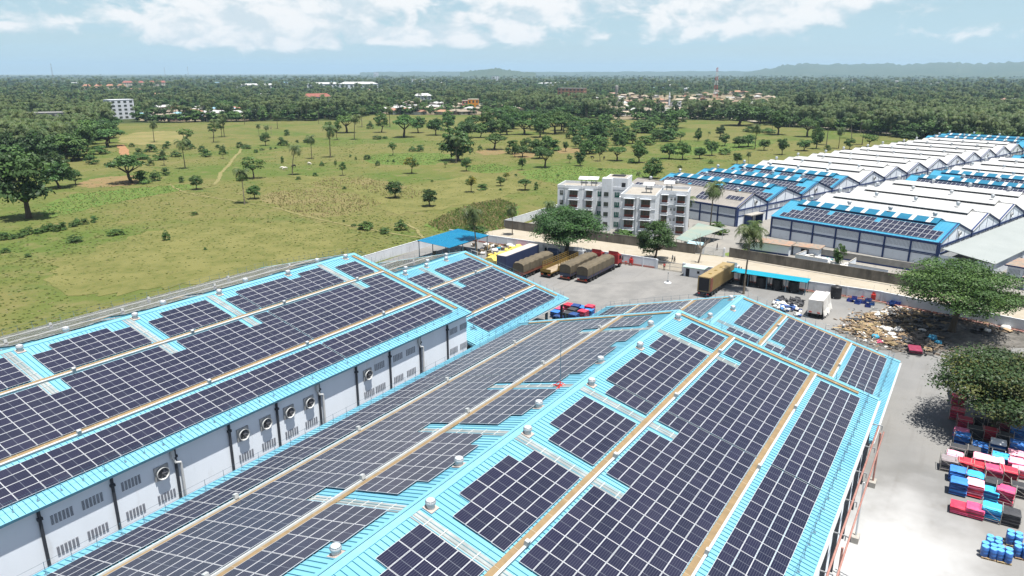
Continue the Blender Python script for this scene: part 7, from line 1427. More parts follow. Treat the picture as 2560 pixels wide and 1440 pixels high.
def lorry(label, x, y, kind, cabm, bodym, L=12.6, rz=0.0, bed=None):
    t = thing('lorry', label, 'lorry', (x, y, 0), rz, group='lorries parked in the yard', scale=1.15)
    MB().box(0, L+3.6, -.42, .42, .72, .98).build('chassis', M_CHASSIS, t)
    for a in (1.7, 3.05, 4.4):
        for s in (1, -1): wheel(t, a, s*1.02)
        MB().tube([(a, -1.0, .52), (a, 1.0, .52)], .08, 6).build('axle', M_CHASSIS, t)
    for a in (L-1.0, L+.35, L+3.2):
        for s in (1, -1): wheel(t, a, s*1.02)
    for s in (1, -1):
        MB().box(-.05, .02, s*.85-.22, s*.85+.22, .62, .82).build('tail_lamp', M_LAMP, t)
        MB().box(5.6, 9.6, s*1.1-.04, s*1.1+.04, .55, .8).build('side_guard', M_CHASSIS, t)
    MB().box(-.06, .05, -1.2, 1.2, .42, .58).build('rear_bumper', bodym if kind == 'tarp' else M_CHASSIS, t)
    if kind == 'tarp':
        bd = MB().box(0, L, -1.25, 1.25, .98, 1.65).build('bed', bed or bodym, t)
        k = 0
        while k < L-.3:
            for s in (1, -1): MB().box(k+.05, k+.13, s*1.25-.03 if s > 0 else s*1.25-.03, s*1.25+.03, 1.0, 1.62).build('bed_post', bodym, bd)
            k += 1.05
        # tarpaulin: sagging between the hoops
        r = random.Random(int(x*10+y)); mb = MB(); n = 22; prof = []
        for i in range(n+1):
            xx = L*i/n; sag = .10*sin(i*1.7+r.random()) + r.uniform(-.05, .05); hh = 3.55+sag-(.18 if i in (0, n) else 0); w = 1.28+r.uniform(-.03, .05)
            prof.append([(xx, -w, 1.55), (xx, -w-.02, 2.3), (xx, -w, hh-.42), (xx, -w*.75, hh-.08), (xx, 0, hh+.12), (xx, w*.75, hh-.08), (xx, w, hh-.42), (xx, w+.02, 2.3), (xx, w, 1.55)])
        m_ = len(prof[0])
        vs = [p for row in prof for p in row]
        mb.add(vs, [(i*m_+j, i*m_+j+1, (i+1)*m_+j+1, (i+1)*m_+j) for i in range(n) for j in range(m_-1)])
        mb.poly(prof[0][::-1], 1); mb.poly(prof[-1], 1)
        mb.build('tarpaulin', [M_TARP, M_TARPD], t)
    elif kind == 'box':
        body = MB()
        body.box(0, L, -1.19, 1.19, 1.15, 4.02)
        b = body.build('container', bodym, t)
        rib = MB().box(-.06, .06, -.03, .03, 1.3, 3.9).mesh('corrugation', bodym)
        k = .35
        while k < L-.2:
            for s in (1, -1): place(rib, 'corrugation', b, (k, s*1.205, 0))
            k += .28
        MB().box(.05, L-.05, -1.14, 1.14, 4.021, 4.05).build('container_roof', M_BEDGE if bodym is M_CONTB else M_CONTY, b)
        for xx in (.08, L-.08):
            for s in (1, -1): MB().box(xx-.09, xx+.09, s*1.19-.06, s*1.19+.06, 1.1, 4.08).build('corner_post', bodym, b)
        MB().box(0, L, -1.2, 1.2, .98, 1.14).build('bed', M_CHASSIS, t)
        if bodym is M_CONTY:
            MB().box(-.02, .01, -1.02, 1.02, 1.3, 3.85).build('open_end', M_SHADOWGAP, b)
            MB().box(-.05, 1.15, -1.32, -1.26, 1.25, 3.9).build('door', M_ORANGE, b)
            for a in (3, 6, 9): MB().box(a-.3, a+.3, -.25, .25, 4.051, 4.12).build('roof_patch', M_YEL, b)
        else:
            for yy in (-.55, .55): MB().box(-.05, -.003, yy-.52, yy+.52, 1.3, 3.9).build('door', bodym, b)
    elif kind == 'stake':
        MB().box(0, L, -1.25, 1.25, .98, 1.22).build('bed', bodym, t)
        MB().box(.05, L-.05, -1.2, 1.2, 1.221, 1.25).build('bed_floor', mat('worn_boards', (.30, .24, .17), .9, (.22, .17, .12), 1, 5), t)
        MB().box(0, .06, -1.25, 1.25, .7, 1.9).build('tailboard', bodym, t)
        for s in (1, -1):
            MB().box(.8 if s > 0 else 3.2, L, s*1.22-.04, s*1.22+.04, 1.25, 2.0).build('dropside', bodym, t)
            k = .9 if s > 0 else 3.2
            while k < L:
                MB().box(k-.05, k+.05, s*1.22-.05, s*1.22+.05, 1.2, 3.2).build('stake', bodym, t); k += 1.05
            for z in (2.4, 2.8, 3.2): MB().box(.9 if s > 0 else 3.2, L, s*1.22-.03, s*1.22+.03, z-.05, z+.05).build('rail', bodym, t)
        MB().box(L-.08, L, -1.2, 1.2, 1.25, 3.3).build('headboard', M_CHASSIS, t)
    cab(t, L+1.9, cabm)
    return t
lorry('lorry with a long navy container and a white cab, leftmost of the parked row', 142.5, 95.4, 'box', M_CABW, M_CONTB, 13.4)
lorry('lorry with an olive tarpaulin over a faded orange bed, second of the parked row', 141.0, 89.6, 'tarp', M_CABB, M_ORANGE, 12.4, bed=M_ORANGE)
lorry('empty ochre stake sided lorry with a white cab, between two tarpaulin lorries', 145.4, 84.6, 'stake', M_CABW, M_YEL, 12.4)
lorry('olive tarpaulin lorry with a red cab, next to the ochre lorry', 146.0, 79.6, 'tarp', M_CABR, M_ORANGE, 12.4, bed=M_BLUEBED)
lorry('olive tarpaulin lorry with a red cab, rightmost of the parked row', 146.2, 75.1, 'tarp', M_CABR, M_ORANGE, 12.6, bed=M_BLUEBED)
lorry('lorry with an open ended ochre container and white cab near the water tanks', 150.6, 47.4, 'box', M_CABW, M_CONTY, 13.4, radians(-2.4))
# white box trailer with a draped sheet
t = thing('box_trailer', 'old white box trailer with a white sheet hanging off its right side', 'trailer', (148.6, 23.9, 0), scale=1.12)
M_WBOX = mat('scuffed_white_box', (.58, .575, .56), .7, (.48, .46, .43), 1.2, 6, coord='World')
MB().box(0, 6.4, -1.22, 1.22, 1.0, 3.5).build('box', M_WBOX, t); MB().box(.2, 6.2, -.5, .5, .7, 1.0).build('chassis', M_CHASSIS, t)
for a in (1.2, 2.5, 5.4):
    for s in (1, -1): wheel(t, a, s*.98)
for s in (-.7, .7): MB().box(-.05, -.004, s-.25, s+.25, 1.12, 1.32).build('tail_lamp', M_LAMP, t)
r = random.Random(4); mb = MB(); n = 16
rows = []
for i in range(n+1):
    xx = .1+6.4*i/n; w = r.uniform(-.06, .12)
    rows.append([(xx, -.6, 3.56+r.uniform(0, .06)), (xx, -1.26, 3.54), (xx, -1.34-w, 2.6), (xx+.1, -1.45-w*1.5, 1.6), (xx+r.uniform(-.2, .2), -1.75-w*2.5, .55+r.uniform(-.2, .3))])
mb.add([p for q in rows for p in q], [(i*5+j, i*5+j+1, (i+1)*5+j+1, (i+1)*5+j) for i in range(n) for j in range(4)]); mb.build('draped_sheet', M_WBOX, t)
# white pickup half hidden under the near tree
t = thing('van', 'white van parked under the leafy tree at the right edge', 'van', (119.2, -2.6, 0), radians(8))
MB().ext([(0, .5), (0, 2.0), (3.2, 2.05), (4.1, 1.35), (4.9, 1.15), (5.0, .5)], -.9, .9, 0, 'y').build('body', M_CABW, t)
MB().add([(3.25, -.8, 2.0), (3.25, .8, 2.0), (4.12, .8, 1.38), (4.12, -.8, 1.38)], [(0, 1, 2, 3)]).build('windscreen', M_CGLASS, t)
for s in (1, -1): MB().add([(.4, s*.905, 1.9), (3.0, s*.905, 1.9), (3.6, s*.905, 1.4), (.4, s*.905, 1.4)], [(0, 1, 2, 3)]).build('side_window', M_CGLASS, t)
for a in (.9, 4.0):
    for s in (1, -1):
        w_ = place(W_TYRE, 'wheel', t, (a, s*.8, .36), None, .7); place(W_RIM, 'rim', w_)

# ================================================================== goods and litter in the yard
STC = {'crimson': (.42, .03, .06), 'pink': (.62, .16, .26), 'pale_pink': (.66, .30, .38), 'magenta': (.48, .06, .14), 'blue': (.03, .15, .42), 'navy': (.015, .04, .15), 'sky': (.04, .33, .58), 'black': (.035, .036, .04), 'grey': (.22, .19, .20), 'white': (.72, .72, .72), 'maroon': (.16, .02, .04)}
M_ST = {k: mat('stack_'+k, c, .6, tuple(min(1, v*1.3+.01) for v in c), 1.2, 5, vary=.12) for k, c in STC.items()}
M_STEEL = mat('stillage_steel', (.42, .40, .38), .5, (.30, .26, .22), 2, 4, metal=.2)
def stack_mesh(h, col, seed, w=1.72, l=1.75):
    r = random.Random(seed); mb = MB(); z = .12; keys = list(M_ST)
    side = {'crimson': ['maroon', 'crimson', 'magenta'], 'pale_pink': ['pale_pink', 'crimson', 'magenta', 'pink'], 'sky': ['blue', 'navy', 'sky'], 'blue': ['blue', 'navy'], 'black': ['black'], 'grey': ['black', 'grey'], 'white': ['white', 'navy', 'blue'], 'magenta': ['magenta', 'crimson', 'black'], 'pink': ['pink', 'blue'], 'maroon': ['maroon', 'black'], 'navy': ['navy']}[col]
    while z < h-.04:
        d = min(r.uniform(.05, .11), h-z); ox, oy = r.uniform(-.06, .06), r.uniform(-.06, .06); c = r.choice(side) if z < h-.14 else col
        mb.cbox((ox, oy, z+d/2-.004), (l+r.uniform(-.12, .03), w+r.uniform(-.12, .03), d-.012), keys.index(c), r.uniform(-.05, .05)); z += d
    # the top sheet sags a little
    n = 5; vs = []
    for i in range(n+1):
        for j in range(n+1):
            a, b = i/n-.5, j/n-.5
            vs.append((a*l*1.02, b*w*1.02, h+.035+r.uniform(-.02, .03) - .10*(abs(a)*2)**4*r.uniform(.3, 1.2) - .10*(abs(b)*2)**4*r.uniform(.3, 1.2)))
    mb.add(vs, [(i*(n+1)+j, (i+1)*(n+1)+j, (i+1)*(n+1)+j+1, i*(n+1)+j+1) for i in range(n) for j in range(n)], keys.index(col))
    return mb.mesh('sheet_pile', [M_ST[k] for k in keys])
def stillage(h, seed):
    r = random.Random(seed); mb = MB(); a, b = .95, .95
    mb.box(-a, a, -b, b, .05, .10)
    for sx in (1, -1):
        for sy in (1, -1): mb.box(sx*a-.03, sx*a+.03, sy*b-.03, sy*b+.03, 0, h+.25)
    for z in (.35, h+.2):
        for s in (1, -1):
            mb.box(-a, a, s*b-.02, s*b+.02, z-.02, z+.02)
            if not (z > 1 and s > 0): mb.box(s*a-.02, s*a+.02, -b, b, z-.02, z+.02)
    mb.tube([(-a, -b, .4), (-a, b, h+.1)], .015, 4); mb.tube([(-a, -b, .4), (a, -b, h+.1)], .015, 4)
    return mb.mesh('steel_frame', M_STEEL)
CN = {'crimson': 'crimson', 'pink': 'pink', 'pale_pink': 'pale pink', 'magenta': 'magenta', 'blue': 'blue', 'navy': 'navy', 'sky': 'bright sky blue', 'black': 'black', 'grey': 'brownish grey', 'white': 'white', 'maroon': 'dark maroon'}
ss = sorted(range(len(D_STACKS)), key=lambda i: -D_STACKS[i][0])
for n_, i in enumerate(ss):
    x, y, h, c, fr = D_STACKS[i]
    row = ['at the far end under the tree', 'towards the tree', 'amid the store', 'towards the drums', 'nearest the drums'][min(4, int((121-x)/7.2))]
    col = 'by the lane' if y > -4.2 else 'one in from the lane' if y > -6 else 'two in from the lane' if y > -7.8 else 'at the picture edge'
    t = thing('sheet_stack', f'{CN[c]} topped {"framed " if fr else ""}sheet pile {row}, {col}', 'stack', (x, y, .02), random.Random(i).uniform(-.08, .08), 'piles of coloured sheets in the yard')
    place(stack_mesh(h, c, i), 'sheet_pile', t)
    if fr: place(stillage(h, i), 'steel_frame', t)
for i, (x, y, h, c) in enumerate(D_STACKS2):
    t = thing('sheet_stack', f'{CN[c]} topped sheet pile beside the lower left warehouse, {ORD[i]} listed from the left'.replace(f', {ORD[i]} listed from the left', f', {["leftmost", "left", "at the back", "in the middle", "behind the red pile", "at the right end", "front right", "front, half red", "front centre", "under the eave, left", "centre left", "under the eave"][i]}'), 'stack', (x, y, .02), random.Random(i).uniform(-.1, .1), 'piles of coloured sheets beside the lower warehouse')
    place(stack_mesh(h, c, 50+i), 'sheet_pile', t)
M_DRUM = mat('blue_drum', (.02, .085, .30), .4, (.03, .12, .36), 3, 3, spec=.5); M_DLID = mat('blue_drum_lid', (.10, .33, .60), .4); M_WOOD = mat('pallet_wood', (.34, .25, .145), .9, (.25, .18, .10), 1.5, 5, vary=.25); M_WOODD = mat('grey_pallet_wood', (.16, .125, .085), .9, (.11, .09, .065), 1.5, 5, vary=.3)
def pallet_mesh(m, name='pallet'):
    mb = MB()
    for k in range(7): mb.box(-.6+k*.185, -.6+k*.185+.115, -.5, .5, .115, .14)
    for y in (-.46, 0, .46): mb.box(-.6, .625, y-.045, y+.045, .022, .114)
    for k in (0, 3, 6): mb.box(-.6+k*.185, -.6+k*.185+.115, -.5, .5, 0, .021)
    return mb.mesh(name, m)
ME_PALLET = pallet_mesh(M_WOOD); ME_PALLETD = pallet_mesh(M_WOODD)
DR_BODY = MB().lathe([(.29, 0), (.295, .03), (.295, .28), (.305, .30), (.295, .32), (.295, .58), (.305, .60), (.295, .62), (.295, .86), (.27, .89)], 18).mesh('drum', M_DRUM, True)
DR_LID = MB().lathe([(.265, .885), (.27, .92), (.10, .925), (.09, .90)], 18).mesh('drum_lid', M_DLID)
where_d = ['farthest from the viewer', 'left, one layer', 'nearest the lane', 'nearest the picture bottom', 'at the picture edge']
for i, (x, y, two) in enumerate(D_DRUMS):
    p = place(ME_PALLET, 'pallet', None, (x, y, .02), .05*i, 1.25, label=f'wooden pallet under four blue drums, {where_d[i]}', category='pallet', group='pallets under the blue drums')
    for lv in range(1):
        for j, (dx, dy) in enumerate(((-.36, -.36), (.36, -.36), (-.36, .36), (.36, .36))):
            d = thing('drum', f'blue plastic drum, {["near right", "far right", "near left", "far left"][j]} of four on the pallet {where_d[i]}', 'drum', (x+dx, y+dy, .20), 0, 'blue drums on pallets', scale=1.2)
            place(DR_BODY, 'shell', d); place(DR_LID, 'lid', d)
t = thing('ladder', 'steel ladder lying on the white ground at the bottom edge', 'ladder', (67.5, 3.2, .05), radians(70))
for yy in (-.22, .22): MB().box(0, 3.2, yy-.03, yy+.03, 0, .07).build('rail', M_GREY, t)
for k in range(9): MB().box(.2+k*.34, .25+k*.34, -.2, .2, .01, .06).build('rung', M_GREY, t)
mb = MB()
for k in range(6): mb.box(-1.2, 1.2, -.5+k*.19, -.36+k*.19, .1, .13)
for x in (-1.0, 0, 1.0): mb.box(x-.06, x+.06, -.5, .6, 0, .1)
mb.build('timber_deck', M_WOOD, None, False, (73.5, -8.6, .03), .5, label='pale slatted timber deck lying in the bottom right corner', category='pallet')
# the heap of pallets, boards and scrap
rj = random.Random(17)
SHEET = MB()
def sheet_mesh(seed, m, l=1.7, w=1.2, crumple=.16, name='sheet'):
    r = random.Random(seed); mb = MB(); n = 5; vs = []
    for i in range(n+1):
        for j in range(n+1): vs.append(((i/n-.5)*l+r.uniform(-.05, .05), (j/n-.5)*w+r.uniform(-.05, .05), r.uniform(0, crumple)+.02))
    mb.add(vs, [(i*(n+1)+j, (i+1)*(n+1)+j, (i+1)*(n+1)+j+1, i*(n+1)+j+1) for i in range(n) for j in range(n)])
    for v0, v1 in (((0, 0), 1),): pass
    mb.add([(v[0], v[1], v[2]-.03) for v in vs], [(i*(n+1)+j, i*(n+1)+j+1, (i+1)*(n+1)+j+1, (i+1)*(n+1)+j) for i in range(n) for j in range(n)])
    return mb.mesh(name, m)
M_BSH = mat('black_plastic_sheet', (.03, .031, .034), .5, (.055, .055, .06), 1.5, 5, vary=.4); M_WSH = mat('white_board', (.52, .51, .48), .7, (.42, .40, .37), 1.5, 5, vary=.15); M_CARD = mat('cardboard', (.30, .22, .13), .9, (.24, .175, .10), 1, 5, vary=.2)
BSH = [sheet_mesh(s, M_BSH, 1.9, 1.3, .25, 'plastic_sheet') for s in (1, 2, 3, 4)]; WSH = [sheet_mesh(s, M_WSH, 1.7, 1.2, .08, 'board') for s in (5, 6)]; CSH = [sheet_mesh(s, M_CARD, 1.5, 1.0, .12, 'cardboard') for s in (7, 8)]
BAGW = [lump_mesh(s, 'bag', .8, .7, .38).mesh('bag', M_SACK['white'], True) for s in (11, 12)]; BAGB = [lump_mesh(s, 'bag', .6, .5, .35).mesh('bag', mat('teal_blue_bag', (.03, .20, .33), .5, vary=.3), True) for s in (13, 14)]
def crate_mesh(m, name='crate'):
    mb = MB()
    for z in (.02, .16, .30, .44):
        for s in (1, -1): mb.box(-.6, .6, s*.45-.02, s*.45+.02, z, z+.10); mb.box(s*.6-.02, s*.6+.02, -.43, .43, z, z+.10)
    mb.box(-.58, .58, -.43, .43, 0, .03)
    for sx in (1, -1):
        for sy in (1, -1): mb.box(sx*.6-.05, sx*.6+.05, sy*.45-.05, sy*.45+.05, 0, .56)
    return mb.mesh(name, m)
ME_CRATEK = crate_mesh(M_BSH); ME_CRATEB = crate_mesh(mat('blue_crate', (.012, .035, .16), .5, (.02, .05, .22), 3, 3, vary=.3))
def spot(x, y):
    a = 'near the warehouse' if x < 141 else 'in the middle of the heap' if x < 150 else 'at the back of the heap'
    b = 'left end' if y > 13 else 'left half' if y > 8 else 'right half' if y > 1 else 'right end'
    return f'{b}, {a}'
for k, (kind, x, y, h) in enumerate(D_JUNK):
    rot = (rj.uniform(-.22, .22), rj.uniform(-.22, .22), rj.uniform(0, 6.28)); z = .04 + max(0, h-.15)*rj.uniform(.5, 1)
    if kind == 'pallet':
        dk = y < 8 and rj.random() < .7
        place(ME_PALLETD if dk else ME_PALLET, 'pallet', None, (x, y, z+.08), rot, rj.uniform(1.0, 1.35), label=f'{"grey" if dk else "pale"} wooden pallet on the scrap heap, {spot(x, y)}', category='pallet', group='pallets on the scrap heap')
    elif kind == 'black_sheet': place(rj.choice(BSH), 'plastic_sheet', None, (x, y, z+.06), rot, rj.uniform(.8, 1.4), label=f'crumpled black plastic sheet on the scrap heap, {spot(x, y)}', category='sheet', group='black plastic on the scrap heap')
    elif kind == 'white_board': place(rj.choice(WSH), 'board', None, (x, y, z+.15), rot, rj.uniform(.9, 1.3), label=f'dirty white board on the scrap heap, {spot(x, y)}', category='board', group='white boards on the scrap heap')
    elif kind == 'black_crate': place(ME_CRATEK, 'crate', None, (x, y, z), (0, 0, rot[2]), 1.3, label=f'black slatted plastic crate on the scrap heap, {spot(x, y)}', category='crate', group='black crates on the scrap heap')
    elif kind == 'white_bag': place(rj.choice(BAGW), 'bag', None, (x, y, .03), (0, 0, rot[2]), rj.uniform(.7, 1.2), label=f'bulging white bag on the scrap heap, {spot(x, y)}', category='bag', group='white bags on the scrap heap')
    elif kind == 'blue_bag': place(rj.choice(BAGB), 'bag', None, (x, y, .03), (0, 0, rot[2]), rj.uniform(1.0, 1.6), label=f'teal blue bag on the scrap heap, {spot(x, y)}', category='bag', group='blue bags on the scrap heap')
    elif kind == 'maroon_stack':
        t = thing('sheet_stack', 'maroon topped black sheet pile in front of the scrap heap', 'stack', (x, y, .02), .2); place(stack_mesh(.9, 'maroon', 90, 2.0, 3.0), 'sheet_pile', t)
    elif kind == 'pink_sheet': place(sheet_mesh(33, M_ST['magenta'], 1.7, 1.6, .2, 'plastic_sheet'), 'plastic_sheet', None, (x, y, .04), (0, 0, .4), label='bright pink plastic sheet lying before the scrap heap', category='sheet')
# the trodden litter under the heap: scraps nobody could count
mb = MB()
for k in range(5200):
    b = D_JUNK[rj.randrange(len(D_JUNK))]; x, y, z = b[1]+rj.gauss(0, 1.5), b[2]+rj.gauss(0, 1.5), .04+abs(rj.gauss(0, .22)); a = rj.uniform(0, 6.3); l, w = rj.uniform(.08, .5), rj.uniform(.05, .22)
    c, s_ = cos(a), sin(a); t1, t2 = rj.uniform(-.12, .12), rj.uniform(-.12, .12)
    mb.add([(x-c*l+s_*w, y-s_*l-c*w, z), (x+c*l+s_*w, y+s_*l-c*w, z+t1), (x+c*l-s_*w, y+s_*l+c*w, z+t1+t2), (x-c*l-s_*w, y-s_*l+c*w, z+t2)], [(0, 1, 2, 3)], rj.choice((0, 0, 0, 1) if y < 7 else (0, 1, 1, 2, 2, 3)))
mb.build('scrap_litter', [M_BSH, M_WOODD, M_CARD, M_WSH], None, label='trodden litter of scraps and splinters under the pallet heap', category='litter', kind='stuff')
mb = MB(); mb.poly([(x, y, .034) for x, y in ragged([(139, 16), (146, 17), (155, 12), (164, 12), (166, 0), (164, -14), (155, -13), (147, -6), (140, 2), (137, 9)], 6, 4, .12)]); structure('oily_ground', mb, mat('oily_ground', (.075, .070, .062), .95, (.14, .13, .118), .5, 6, .4, .62, coord='World'))
PLANK = MB().box(-1.1, 1.1, -.07, .07, 0, .035).mesh('plank', M_WOOD); PLANKD = MB().box(-1.1, 1.1, -.07, .07, 0, .035).mesh('plank', M_WOODD)
for k in range(230):
    b = D_JUNK[rj.randrange(70)]; x, y = b[1]+rj.gauss(0, 1.2), b[2]+rj.gauss(0, 1.2)
    dk = rj.random() < (.85 if y < 7 else .3)
    place(PLANKD if dk else PLANK, 'plank', None, (x, y, .06+rj.random()*.5), (rj.uniform(-.2, .2), rj.uniform(-.25, .25), rj.uniform(0, 6.28)), (rj.uniform(.5, 1.2), rj.uniform(.9, 2.2), 1), label=f'loose {"dark" if dk else "pale"} plank on the scrap heap, {spot(x, y)}', category='plank', group='loose planks on the scrap heap')
for k in range(110):
    b = D_JUNK[rj.randrange(80)]; x, y = b[1]+rj.gauss(0, 1.6), b[2]+rj.gauss(0, 1.4)
    if y < 6 and rj.random() < .7: continue
    place(rj.choice(CSH), 'cardboard', None, (x, y, .05+rj.random()*.35), (rj.uniform(-.3, .3), rj.uniform(-.3, .3), rj.uniform(0, 6.28)), rj.uniform(.5, 1.1), label=f'piece of torn cardboard on the scrap heap, {spot(x, y)}', category='cardboard', group='cardboard on the scrap heap')
for x, y, z, c in D_SACKS: place(rj.choice(SACKS[c]), 'sack', None, (x, y, .03+z*.5), (rj.uniform(-.4, .4), rj.uniform(-.4, .4), rj.uniform(0, 6.28)), rj.uniform(.8, 1.3), label=f'{c} plastic sack in the heap left of the box trailer', category='sack', group='sacks left of the box trailer')
for x, y in D_BLACKPILE: place(rj.choice(BSH), 'plastic_sheet', None, (x, y, .05), (rj.uniform(-.2, .2), rj.uniform(-.2, .2), rj.uniform(0, 6)), (1.3, 1.3, 3.2), label='heaped black plastic sheet behind the sacks and box trailer', category='sheet', group='black plastic behind the sacks')
for k, (x, y) in enumerate(D_CRATES_BLUE): place(ME_CRATEB, 'crate', None, (x, y, .02 + (.57 if k in (1, 4, 7, 9) else 0)), rj.uniform(-.3, .3), 1.05, label=f'blue crate by the yard wall, {"left group" if y > 19 else "middle group" if y > 16.5 else "right group under the white chairs"}{", stacked on top" if k in (1, 4, 7, 9) else ""}', category='crate', group='blue crates by the yard wall')
def chair(x, y, rz, lb):
    t = thing('chair', lb, 'chair', (x, y, 1.2), rz); m = M_CABW
    MB().box(-.25, .25, -.25, .25, .40, .44).build('seat', m, t); MB().box(-.25, -.21, -.24, .24, .44, .9).build('backrest', m, t)
    for a in (-.22, .22):
        for b in (-.22, .22): MB().box(a-.025, a+.025, b-.025, b+.025, 0, .4).build('leg', m, t)
    for b in (-.25, .25): MB().box(-.22, .2, b-.03, b+.03, .62, .66).build('armrest', m, t)
for k, (x, y) in enumerate(D_CHAIRS): chair(x, y, .5-k, f'white plastic chair on the blue crates, {["left", "right"][k]} one')
# yellow sheeted pile and scrap by the blue shed
t = thing('sheeted_pile', 'long pile of bundles under bright yellow sheeting left of the navy container lorry', 'pile', (148.2, 103.2, 0), radians(1))
r = random.Random(12); mb = MB(); rows = []
for i in range(19):
    xx = i*.85; h = 2.1+.35*sin(i*1.1)+r.uniform(-.2, .2); w = 2.1+r.uniform(-.3, .3)
    rows.append([(xx, -w, .03), (xx+r.uniform(-.2, .2), -w*.85, h*.6), (xx, -w*.35, h+r.uniform(-.1, .2)), (xx, w*.2, h*.95+r.uniform(-.2, .2)), (xx, w*.75, h*.6), (xx, w*1.1, .03)])
mb.add([p for q in rows for p in q], [(i*6+j, i*6+j+1, (i+1)*6+j+1, (i+1)*6+j) for i in range(18) for j in range(5)]); mb.poly(rows[0][::-1]); mb.poly(rows[-1]); mb.build('yellow_sheet', M_SACK['yellow'], t)
for k in range(24):
    q = rows[r.randrange(19)][r.choice((1, 2, 3, 4))]
    place(SACKS['yellow'][k % 3], 'bundle', t, (q[0], q[1], q[2]-.05), (r.uniform(-.3, .3), r.uniform(-.3, .3), r.uniform(0, 6)), r.uniform(.9, 1.5))
ROLL = MB().lathe([(.55, 0), (.55, 2.6)], 14, M=Matrix.Rotation(pi/2, 4, 'Y')).mesh('roll', [M_CARD]); BOXM = MB().box(-.5, .5, -.4, .4, 0, .8).box(-.52, .52, -.42, .42, .8, .86).mesh('box', M_WOODD)
for k, (kind, x, y) in enumerate(D_SCRAP):
    nm = {'roll': 'roll', 'white_bag': 'bag', 'box': 'crate_box', 'red_sheet': 'plastic_sheet', 'blue_bag': 'bag'}[kind]
    me = {'roll': ROLL, 'white_bag': BAGW[k % 2], 'box': BOXM, 'red_sheet': sheet_mesh(60, M_ST['crimson'], 3.2, 1.8, .5), 'blue_bag': BAGB[0]}[kind]
    wh = 'nearest the blue shed' if y > 109 else 'between the shed and the yellow pile' if y > 104 else 'along the yard wall behind the yellow pile'
    place(me, nm, None, (x, y, .57 if kind == 'roll' else .03), rj.uniform(0, 3) if kind != 'roll' else .3, rj.uniform(.8, 1.3), label=f'{dict(roll="brown cardboard roll", white_bag="bulging white bag", box="dark wooden box", red_sheet="crumpled red sheet", blue_bag="blue bag")[kind]} {wh}', category=dict(roll='roll', white_bag='bag', box='box', red_sheet='sheet', blue_bag='bag')[kind], group='scrap near the blue shed')
for k in range(34):
    x, y = rj.uniform(144, 166), rj.uniform(103, 121)
    kk = rj.random()
    if kk < .4: place(rj.choice(BSH), 'plastic_sheet', None, (x, y, .05), (rj.uniform(-.2, .2), rj.uniform(-.2, .2), rj.uniform(0, 6)), rj.uniform(.9, 1.6), label='crumpled black plastic sheet lying around the blue shed', category='sheet', group='black plastic around the blue shed')
    elif kk < .7: place(BOXM, 'crate_box', None, (x, y, .02), rj.uniform(0, 3), rj.uniform(.8, 1.7), label='dark wooden box standing around the blue shed', category='box', group='boxes around the blue shed')
    else: place(rj.choice(BAGW), 'bag', None, (x, y, .02), rj.uniform(0, 3), rj.uniform(.6, 1.2), label='grubby white bag lying around the blue shed', category='bag', group='bags around the blue shed')
def portal(x, y, rz, lb):
    t = thing('steel_portal', lb, 'frame', (x, y, 0), rz)
    for s in (-1.3, 1.3): MB().box(s-.06, s+.06, -.06, .06, 0, 2.2).build('upright', M_CABW, t)
    MB().box(-1.36, 1.36, -.06, .06, 2.2, 2.32).build('crossbar', M_CABW, t)
portal(131.5, 110.5, .6, 'white steel goal-like frame in front of the blue shed'); portal(150.8, 109.6, 1.3, 'white steel goal-like frame beside the palm at the blue shed')

